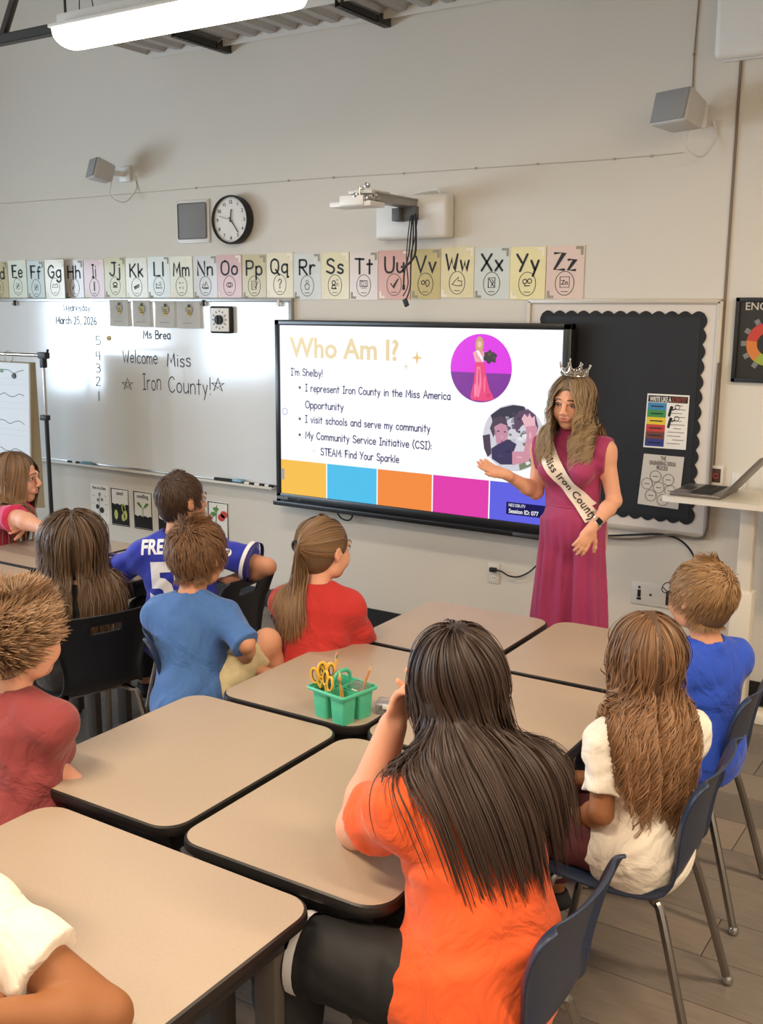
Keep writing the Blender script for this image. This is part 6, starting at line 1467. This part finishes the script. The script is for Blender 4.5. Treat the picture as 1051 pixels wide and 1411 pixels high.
# ponytailed girl in red
J = joints(-2.335, 3.19, .96, -60, 16, 6, 0, -12, 4, 0, hs=1.1, w=1.05, head_px=(447, 757))
arm(J, 0, lap(J, 0), pole=(-.6, 0, -.7), curl=.6); arm(J, 1, Dn(505, 908, 4.3), elbow=Dn(500, 885, 4.1), curl=.5)
leg(J, 0, frame(RD(-70))[1]); leg(J, 1, frame(RD(-85))[1])
PG = person('girl with a long ponytail and a red t-shirt', J, sk_fair, .008,
    shirt=dict(mat=cloth('red', (190, 44, 40)), sleeve=.95, flare=.02, hem=.11, ease=.017, seed=15, fold=.004),
    bottom=dict(kind='long', mat=mat('navy leggings', (40, 44, 60), .8), name='leggings', fit=.006), shoe=m_shoe, face=True, brow=(120, 90, 60),
    hair=dict(style='tied', tie=(-.01, -.125, .02), n=3600, length=.46, width=.0034, colour=((68, 50, 36), (158, 122, 86)), name='light brown', seed=21, clump=.3, spread=.012, steps=26, minlen=.75, tipfade=.3))
hb = PG['Pf'](-.02, -.118, .02); F_ = PG['J']['DF']; part('hair_band', G().tube([tuple(np.array(hb)+(F_[0]*math.cos(a)+F_[2]*math.sin(a))*.016) for a in [2*PI*k/16 for k in range(17)]], .007, 8, cap=False), m_black, PG['root'])
# boy in blue t-shirt
J = joints(-2.50, 2.77, 1.0, -60, 16, 10, -3, 8, 4, 0, hs=1.15, w=1.0, head_px=(272, 764))
arm(J, 0, lap(J, 0), pole=(-.6, -.2, -.6), curl=.6); arm(J, 1, Dn(338, 918, 3.95), elbow=Dn(338, 886, 3.74), hand=V3(.25, .25, -.8), palm=V3(-.5, .5, -.3), curl=.7)
leg(J, 0, frame(RD(-50))[1]); leg(J, 1, frame(RD(-45))[1], knee=Dn(368, 885, 3.98), ankle=Dn(368, 885, 3.98)+V3(.0, .06, -.26), toe=V3(.6, .8, 0))
BB = person('brown haired boy in glasses and a plain blue t-shirt seen from behind', J, sk_tan, .0065,
    shirt=dict(mat=cloth('denim blue', (66, 108, 170)), sleeve=1.07, flare=.014, hem=.12, ease=.016, seed=18, fold=.004),
    bottom=dict(kind='shorts', mat=mat('khaki shorts', (206, 190, 150), .85, var=.15, vscale=30), name='shorts'), shoe=m_shoe, legr=1.0,
    hair=dict(style='short', n=5000, length=.07, width=.0030, colour=((50, 33, 22), (132, 94, 62)), name='brown short', seed=7, lift=.012, clump=.35, minlen=.5, crown=(0, -.06, .085), tipfade=.3))
Pf = BB['Pf']; gl = G()
for q in (-1, 1):
    gl.tube([Pf(q*(.032+.021*math.cos(a)), .106, .004+.016*math.sin(a)) for a in [2*PI*k/16 for k in range(17)]], .0018, 6, cap=False)
    gl.tube([Pf(q*.054, .104, .01), Pf(q*.074, .07, .01), Pf(q*.08, -.005, .01)], .002, 6)
part('glasses', gl, m_gl, BB['root'])
# boy in the jersey
J = joints(-3.22, 3.45, 1.1, 40, 30, 6, -5, -14, 2, 0, hs=1.12, w=1.1, head_px=(250, 690))
arm(J, 0, V3(-3.55, 3.45, .745), pole=(-.5, -.6, -.3), hand=V3(-.8, .6, 0), curl=.5); arm(J, 1, Dn(318, 800, 4.72), elbow=Dn(369, 781, 4.60), hand=V3(-.9, .2, -.1), curl=.6)
leg(J, 0, frame(RD(60))[1]); leg(J, 1, frame(RD(20))[1])
m_jer = cloth('jersey blue', (34, 48, 168), .25)
JB = person('boy in a blue football jersey resting an arm on a chair back', J, sk_tan, .0085,
    shirt=dict(mat=m_jer, sleeve=.72, flare=.024, hem=.12, ease=.018, seed=22, name='jersey'),
    bottom=dict(kind='long', mat=mat('dark trousers', (40, 42, 50), .8), fit=.01), shoe=m_shoe, brow=(60, 40, 30),
    hair=dict(style='short', n=3000, length=.045, width=.003, colour=((36, 24, 18), (88, 62, 42)), name='dark brown short', seed=11, lift=.005, clump=.15, minlen=.6, crown=(0, -.06, .085), tipfade=.2))
m_jw = mat('jersey white', (228, 228, 234), .7)
T = J['TF']
g = bold('FREEMAN', .085, .003); xs_ = [v[0] for v in g.v]; w_ = max(xs_); k = .30/w_; g.v = [((v[0]*k-.15), 0, v[2]) for v in g.v]
bk = J['chest']-T[1]*.12; X_ = T[0]; Z_ = T[2]
decal(JB, g, bk+Z_*.075, X_, Z_, JB['shirt_vol'], 'jersey_name', m_jw, parent=JB['shirt'], lift=.005)
g = bold('52', .26, .012); w_ = max(v[0] for v in g.v); k = .24/w_; g.v = [((v[0]*k-.12), 0, v[2]*1.0) for v in g.v]
decal(JB, g, bk-Z_*.15, X_, Z_, JB['shirt_vol'], 'jersey_number', m_jw, parent=JB['shirt'], lift=.005)
for sd_ in (0, 1):
    a, e = J['sh'][sd_], J['el'][sd_]; d = unit(e-a); 
    for fr, rr, m in ((.655, .064, m_jw), (.735, .063, mat('jersey purple', (40, 30, 96), .7))):
        q = a+(e-a)*fr; part('sleeve_stripe', G().tube([tuple(q-d*.009), tuple(q+d*.009)], (.044+.024*fr/.72+.004)*1.12+.011, 24, cap=False), m, JB['shirt'])
p0 = J['sh'][1]+(J['el'][1]-J['sh'][1])*.3
g = flat([(p[0], p[1]) for p in circle(0, 0, .02, .018, 14)], 0); decal(JB, g, p0-T[1]*.1+V3(0, 0, .02), X_, Z_, JB['shirt_vol'], 'shoulder_badge', m_jw, parent=JB['shirt'], lift=.005)
# girl with long brown hair, black chair
J = joints(-3.22, 2.68, .9, 85, 54, 0, 0, 48, 4, 0, hs=1.26, w=1.14, seat=.41, head_px=(101, 750))
arm(J, 0, V3(-3.55, 2.55, .75), pole=(-.2, -.8, -.3), hand=V3(-1, .1, 0), curl=.4); arm(J, 1, V3(-3.55, 2.82, .75), pole=(0, .6, -.6), hand=V3(-1, -.1, 0), curl=.4)
leg(J, 0, frame(RD(90))[1]); leg(J, 1, frame(RD(82))[1])
BG = person('girl with very long straight brown hair sitting on the black slotted chair', J, sk_fair, .01,
    shirt=dict(mat=cloth('black', (34, 32, 34)), sleeve=.6, hem=.1, ease=.014, seed=25), bottom=dict(kind='long', mat=mat('dark jeans', (38, 44, 60), .8), fit=.01), shoe=m_shoe, face=False,
    hair=dict(style='long', n=4200, length=.46, width=.0044, colour=((38, 28, 21), (116, 90, 66)), name='brown long', seed=27, clump=.35, spread=.055, steps=22, minlen=.7, stiff=.4, tipfade=.3, wave=.004, fan=.004))
# spiky boy
J = joints(-2.52, 1.80, .98, -75, 10, 6, -6, 0, 0, 0, hs=1.18, w=1.1, head_px=(26, 880))
arm(J, 0, lap(J, 0), pole=(-.6, .2, -.6), curl=.4); arm(J, 1, Dn(40, 1085, 3.0), elbow=Dn(76, 1034, 2.96), curl=.5)
leg(J, 0, frame(RD(-80))[1]); leg(J, 1, frame(RD(-95))[1])
SB = person('boy with spiky sandy hair and a maroon t-shirt at the left edge', J, sk_fair, .009,
    shirt=dict(mat=cloth('maroon', (140, 58, 60)), sleeve=.97, flare=.02, hem=.11, ease=.016, seed=31), bottom=dict(kind='long', mat=mat('maroon trousers', (84, 34, 40), .8), fit=.01), shoe=m_shoe, brow=(150, 110, 70),
    hair=dict(style='short', n=6000, length=.08, width=.0030, colour=((66, 48, 35), (172, 138, 106)), name='sandy', seed=13, lift=.026, clump=.3, minlen=.4, crown=(0, -.07, .07), dirn=(0, .15, .8), rough=.22, tipfade=.5))
# girl in pink far left
J = joints(-4.86, 3.36, 1.08, -80, -50, 20, -3, -62, 4, 0, hs=1.22, w=1.1, head_px=(22, 657), nk=.0)
arm(J, 0, Dn(60, 738, 5.02), pole=(-.2, 1, -.3), hand=V3(.2, -1, -.1), palm=V3(-1, 0, -.3), curl=1.6); arm(J, 1, Dn(60, 728, 5.2), elbow=Dn(86, 722, 4.95), hand=V3(-.5, 1, 0), curl=1.0)
leg(J, 0, frame(RD(-85))[1]); leg(J, 1, frame(RD(-95))[1])
PK = person('smiling girl in a pink t-shirt in profile at the far left', J, sk_fair, .0048,
    shirt=dict(mat=cloth('pink', (206, 52, 96)), sleeve=.85, flare=.015, hem=.1, ease=.014, seed=35), bottom=dict(kind='long', mat=mat('dark jeans', (38, 44, 60), .8), fit=.01), shoe=m_shoe, armr=1.2, brow=(90, 66, 48), lips=(196, 96, 92),
    hair=dict(style='long', n=3000, length=.6, width=.0044, colour=((52, 38, 28), (158, 122, 88)), name='light brown long', seed=37, clump=.4, spread=.02, steps=24, minlen=.7, stiff=.4, tipfade=.45, tuck=.004))
# child at bottom left
J = joints(-1.72, .80, 1.18, 10, 12, 32, 0, 24, 10, 0, hs=1.0, w=1.02, head_px=(-78, 1068))
arm(J, 0, V3(-1.9, 1.2, .715), pole=(-1, -.2, -.4), hand=V3(.6, .7, 0), curl=.4); arm(J, 1, Dn(-35, 1404, 1.74), elbow=Dn(160, 1408, 1.83), hand=V3(-.8, .3, -.1), curl=.4)
leg(J, 0, frame(RD(12))[1]); leg(J, 1, frame(RD(0))[1])
KC = person('child in a white t-shirt with a brown arm on the nearest desk', J, sk_brown, .008,
    shirt=dict(mat=cloth('white', (240, 230, 214)), sleeve=.55, flare=.022, hem=.11, ease=.016, seed=41), bottom=dict(kind='long', mat=mat('dark jeans', (38, 44, 60), .8), fit=.01), shoe=m_shoe, armr=1.08,
    hair=dict(style='short', n=1500, length=.05, width=.004, colour=((22, 16, 14), (60, 44, 34)), name='black short', seed=43, lift=.004, clump=.2, tipfade=.2))

# ------------------------------------------------------------------ the woman with the crown
s = 1.17
pel = V3(-1.755, 4.3, .950)
J = dict(s=s, hs=1.03, w=.86, handscale=.9, thin=.74, pel_shrink=.04)
tor, hip, hd = frame(RD(181), 0, RD(2)), frame(RD(184)), frame(RD(182), RD(10), RD(-4))
J['HF'], J['TF'], J['DF'] = hip, tor, hd; up = tor[2]
J['pel'] = pel; J['mid'] = pel+up*.13*s; J['chest'] = pel+up*.262*s; J['neck'] = pel+up*.385*s
J['sh'] = [J['neck']-up*.045*s-tor[0]*.126*s, J['neck']-up*.045*s+tor[0]*.126*s]
J['head'] = J['neck']+up*.07+hd[2]*.105+hd[1]*.02
J['hip'] = [pel-hip[0]*.052*s-V3(0, 0, .03), pel+hip[0]*.052*s-V3(0, 0, .03)]
wz = lambda px, py, y: np.array(W(px, py, y))
arm(J, 1, wz(697, 654, 4.12), elbow=wz(738, 678, 4.28), hand=unit(wz(663, 640, 4.08)-wz(697, 654, 4.12)), palm=V3(.1, -.45, .9), curl=.25, la=.27, lf=.235)
arm(J, 0, wz(815, 728, 4.12), elbow=wz(846, 690, 4.30), hand=unit(wz(799, 756, 4.08)-wz(815, 728, 4.12)), palm=V3(-.6, .7, -.2), curl=.7, la=.27, lf=.235)
for i in (0, 1): leg(J, i, (0, 0, -1), (0, 0, -1), toe=hip[1], lt=.37, ls=.345)
m_pink = mat('cloth magenta', (164, 48, 98), .7, bump=.08, bscale=500, wrinkle=.12, sheen=.2)
WM = person('woman in a magenta jumpsuit wearing a crown and a white sash', J, skin('woman', (226, 168, 138)), .005, shoe=mat('nude shoe', (170, 120, 100), .5), fem=0, brow=(96, 70, 50), lips=(184, 106, 100), eyes=(70, 52, 40), legr=.6, armr=.82,
    hair=dict(style='long', n=3800, length=.39, width=.0036, fan=-.008, latmax=.115, frontmax=.085, tipw=.2, colour=((58, 44, 32), (186, 158, 122)), name='dark blonde', seed=51, clump=.86, wave=.021, wavelen=.12, spread=.026, steps=24, minlen=.65, stiff=.45, tipfade=.35, part_off=.008, face_gap=.058))
root, off, s_ = WM['root'], WM['off'], s
lo, hi = bounds(J, .14)
def top_vol(extra=0, cut=True):
    t_ = Vol(lo, hi, .0045); torso_vol(t_, J, .007+extra, fem=1)
    for i in (0, 1): t_.cone(J['sh'][i]-up*.01, J['sh'][i]-up*.05+tor[0]*(.012 if i else -.012), .05*s, .045*s, .03)
    t_.cone(J['neck']-up*.03, J['neck']+up*.052+hd[1]*.006, .062, .052+extra, .03, flat=1)
    t_.ell(J['pel']+V3(0, 0, .02), hip, V3(.14*.86, .098, .1)*s+.01+extra, .05)
    if cut:
        t_.folds(.0016, 6, 40)
        for i in (0, 1): q = 1 if i else -1; t_.plane(J['sh'][i]+tor[0]*q*.022, tor[0]*q-up*.12, lo=J['sh'][i]-V3(.12, .2, .13), hi=J['sh'][i]+V3(.12, .2, .12))
        t_.plane(pel+V3(0, 0, .13), V3(0, 0, -1))
    return t_
tv = top_vol(); part('bodice', tv.mesh('bodice', off), m_pink, root)
pv = Vol(lo, hi, .007); pv.ell(pel+V3(0, 0, .06), hip, V3(.134, .098, .15), .05); pv.ell(pel+V3(0, 0, .12), hip, V3(.122, .09, .12), .03); pv.plane(pel+V3(0, 0, .165), V3(0, 0, 1))
for i, q in ((0, -1), (1, 1)):
    a = J['hip'][i]+V3(0, 0, .06)+hip[0]*q*0; b = V3(a[0], a[1], .05)+hip[0]*q*.032+V3(0, 0, 0)
    def fn(X, Y, Z, a=a, b=b, i=i):
        t = np.clip((a[2]-Z)/(a[2]-b[2]), 0, 1); cx_, cy_ = a[0]+(b[0]-a[0])*t, a[1]+(b[1]-a[1])*t; dx, dy = X-cx_, Y-cy_; th = np.arctan2(dy, dx); r = np.sqrt(dx*dx+(dy*1.08)**2)
        R = .082+.028*t+(.006+.012*t)*np.sin(7*th+i*1.3+2.2*t)+(.003+.004*t)*np.sin(13*th+2*i-1.5*t)
        return np.maximum(np.maximum(r-R, b[2]-Z), Z-(a[2]+.06))*.8
    pv.put(V3(min(a[0], b[0])-.18, a[1]-.18, 0), V3(max(a[0], b[0])+.18, a[1]+.18, a[2]+.1), fn, .03)
w_ = pv.win(pv.lo, pv.lo+pv.n*pv.h); sl, X, Y, Z = w_; th = np.arctan2(Y-pel[1], X-pel[0]); pv.g += (.0035*np.sin(16*th)*np.clip((pel[2]+.15-Z)*5, 0, 1)*np.clip((Z-pel[2]+.25)*4, 0, 1)).astype(np.float32)
part('wide_trousers', pv.mesh('wide_trousers', off), m_pink, root)
part('waist_seam', G().tube([tuple(pel+V3(0, 0, .158)+hip[0]*.116*math.cos(a)+hip[1]*.09*math.sin(a)) for a in [2*PI*k/40 for k in range(41)]], .004, 6, cap=False), m_pink, root)
# sash
sv = top_vol(.004, False); sv.ell(pel+V3(0, 0, .05), hip, V3(.136, .108, .15), .03)
X_, Z_ = -tor[0], up; og = J['neck']+tor[1]*.2
ctr = catmull([(-.112, .03), (-.098, -.02), (-.055, -.09), (0, -.165), (.06, -.245), (.125, -.335)], 6)
def strip(ctr, w):
    g = G(); n = len(ctr)
    for i, c in enumerate(ctr):
        t = unit(ctr[min(i+1, n-1)]-ctr[max(i-1, 0)]); nn = np.array([-t[1], t[0]])
        for k in (-.5, -.25, 0, .25, .5): q = c+nn*w*k; g.v.append((q[0], 0, q[1]))
    g.f = [(5*i+k, 5*i+k+1, 5*i+6+k, 5*i+5+k) for i in range(n-1) for k in range(4)]; return g
m_sash = mat('sash satin', (238, 226, 214), .4, sheen=.3)
sash = decal(WM, strip(ctr, .07), og, X_, Z_, sv, 'sash', m_sash, lift=.005, size=.03)
g = bold('Miss Iron County', .042, .0006, space=1.05); tw = max(v[0] for v in g.v)
cl_ = [0]
for i in range(1, len(ctr)): cl_.append(cl_[-1]+np.hypot(*(ctr[i]-ctr[i-1])))
s0_ = .098; L_ = cl_[-1]-s0_-.0
vv = []
for v in g.v:
    d = s0_+v[0]/tw*L_*1.02; i = int(np.clip(np.searchsorted(cl_, d)-1, 0, len(ctr)-2)); f_ = (d-cl_[i])/(cl_[i+1]-cl_[i]); c = ctr[i]+(ctr[i+1]-ctr[i])*f_; t = unit(ctr[i+1]-ctr[i]); nn = np.array([-t[1], t[0]]); q = c+nn*(v[2]*1.05-.014); vv.append((q[0], 0, q[1]))
g.v = vv
decal(WM, g, og, X_, Z_, sv, 'sash_lettering', mat('sash black', (52, 44, 46), .5), lift=.0085, size=.02, parent=sash)
ogb = J['neck']-tor[1]*.2; decal(WM, strip(catmull([(.112, .03), (.09, -.04), (.02, -.15), (-.06, -.25), (-.125, -.335)], 6), .07), ogb, tor[0], Z_, sv, 'sash', m_sash, lift=.005, size=.03)
hx = np.array(W(831, 716, 4.33)); g = G()
for k in range(12):
    t = k/11; p = hx+V3(.004*math.sin(t*5), .006*math.sin(t*7), -.27*t); g.v += [tuple(p+V3(-.024, .01, 0)), tuple(p), tuple(p+V3(.022, -.008, 0))]
g.f = [(3*i+k, 3*i+k+1, 3*i+4+k, 3*i+3+k) for i in range(11) for k in (0, 1)]
part('sash_tail', g, m_sash, root)
# watch, bracelet
def band(c, ax, r, w, m, nm, par): 
    ax = unit(ax); a = unit(np.cross(ax, V3(0, 0, 1))); b = np.cross(ax, a); g = G(); n = 28
    for k in range(n):
        q = 2*PI*k/n; d = a*math.cos(q)+b*math.sin(q)
        for (rr, hh_) in ((r, -w), (r+.003, -w*.8), (r+.003, w*.8), (r, w)): g.v.append(tuple(c+d*rr+ax*hh_))
    g.f = [(4*k+j, 4*k+j+1, 4*((k+1) % n)+j+1, 4*((k+1) % n)+j) for k in range(n) for j in range(3)]; return part(nm, g, m, par)
wr, el = J['wr'][0], J['el'][0]; ax = unit(wr-el); c = wr-ax*.028
wb_ = band(c, ax, .0235, .009, mat('watch strap', (196, 178, 164), .5), 'watch_strap', root)
tocam = unit(V3(0, 0, H)-c); nrm = unit(tocam-ax*(tocam@ax)+V3(.25, 0, 0)); bx_ = np.cross(ax, nrm)
part('watch_case', G().obox(c+nrm*.027, ax, bx_, nrm, .0185, .016, .005, .004), mat('watch case', (190, 180, 172), .3, .7), wb_)
part('watch_screen', G().obox(c+nrm*.0325, ax, bx_, nrm, .0155, .0132, .0008, 0), mat('watch glass', (14, 14, 18), .1), wb_)
part('bracelet', G().tube([tuple(c-ax*.02+(unit(np.cross(ax, V3(0, 0, 1)))*math.cos(a)+np.cross(ax, unit(np.cross(ax, V3(0, 0, 1))))*math.sin(a))*.0255) for a in [2*PI*k/24 for k in range(25)]], .002, 6, cap=False), mat('silver', (205, 200, 192), .2, 1), root)
# crown
m_silver = mat('silver', (205, 200, 192), .2, 1); m_gem = mat('gem', (235, 235, 240), .05, trans=.4)
F_, hh = J['DF'], J['hs']; cc0 = J['head']+(F_[2]*.112-F_[1]*.004)*hh; tu = unit(F_[2]*.97-F_[1]*.2); tf_ = unit(F_[1]-tu*(F_[1]@tu)); tr_ = np.cross(tf_, tu)
def cr(a, r, z): r, z = r*.88, z*1.0; return tuple(cc0+(tr_*math.cos(a)+tf_*math.sin(a))*r+tu*(z-.004))
crown = part('crown', G().tube([cr(2*PI*k/40, .060, 0) for k in range(41)], .0034, 8, cap=False).tube([cr(2*PI*k/40, .0625, .011) for k in range(41)], .0022, 6, cap=False), m_silver, root)
g = G(); npk = 8
for k in range(npk):
    a0 = PI/2+2*PI*k/npk; pk = .066 if k == 0 else (.05 if k in (1, 7, 4) else .044)
    for sgn in (-1, 1):
        pts = [cr(a0+sgn*PI/npk, .0635, .012), cr(a0+sgn*PI/npk*.75, .067, .026), cr(a0+sgn*PI/npk*.35, .070, .03), cr(a0+sgn*PI/npk*.12, .074, pk*.75), cr(a0, .078, pk)]
        g.tube(catmull(pts, 4), .0022, 6)
        pts = [cr(a0+sgn*PI/npk*.9, .0635, .012), cr(a0+sgn*PI/npk*.3, .066, .016), cr(a0, .07, pk*.62)]; g.tube(catmull(pts, 4), .0017, 6)
for k in range(32):
    a0 = 2*PI*k/32; g.tube([cr(a0, .062, 0), cr(a0+.08, .0655, .012), cr(a0+.02, .068, .024)], .0013, 5)
part('crown_points', g, m_silver, crown)
for k in range(npk):
    a0 = PI/2+2*PI*k/npk; pk = .066 if k == 0 else (.05 if k in (1, 7, 4) else .044)
    part('crown_gem', G().ball(cr(a0, .079, pk+.003), .0048 if k == 0 else .0036, 8, 6), m_gem, crown)
    part('crown_gem', G().ball(cr(a0, .068, .022), .0055 if k == 0 else .004, 8, 6), m_gem, crown); part('crown_gem', G().ball(cr(a0+PI/npk, .066, .008), .0032, 8, 6), m_gem, crown)
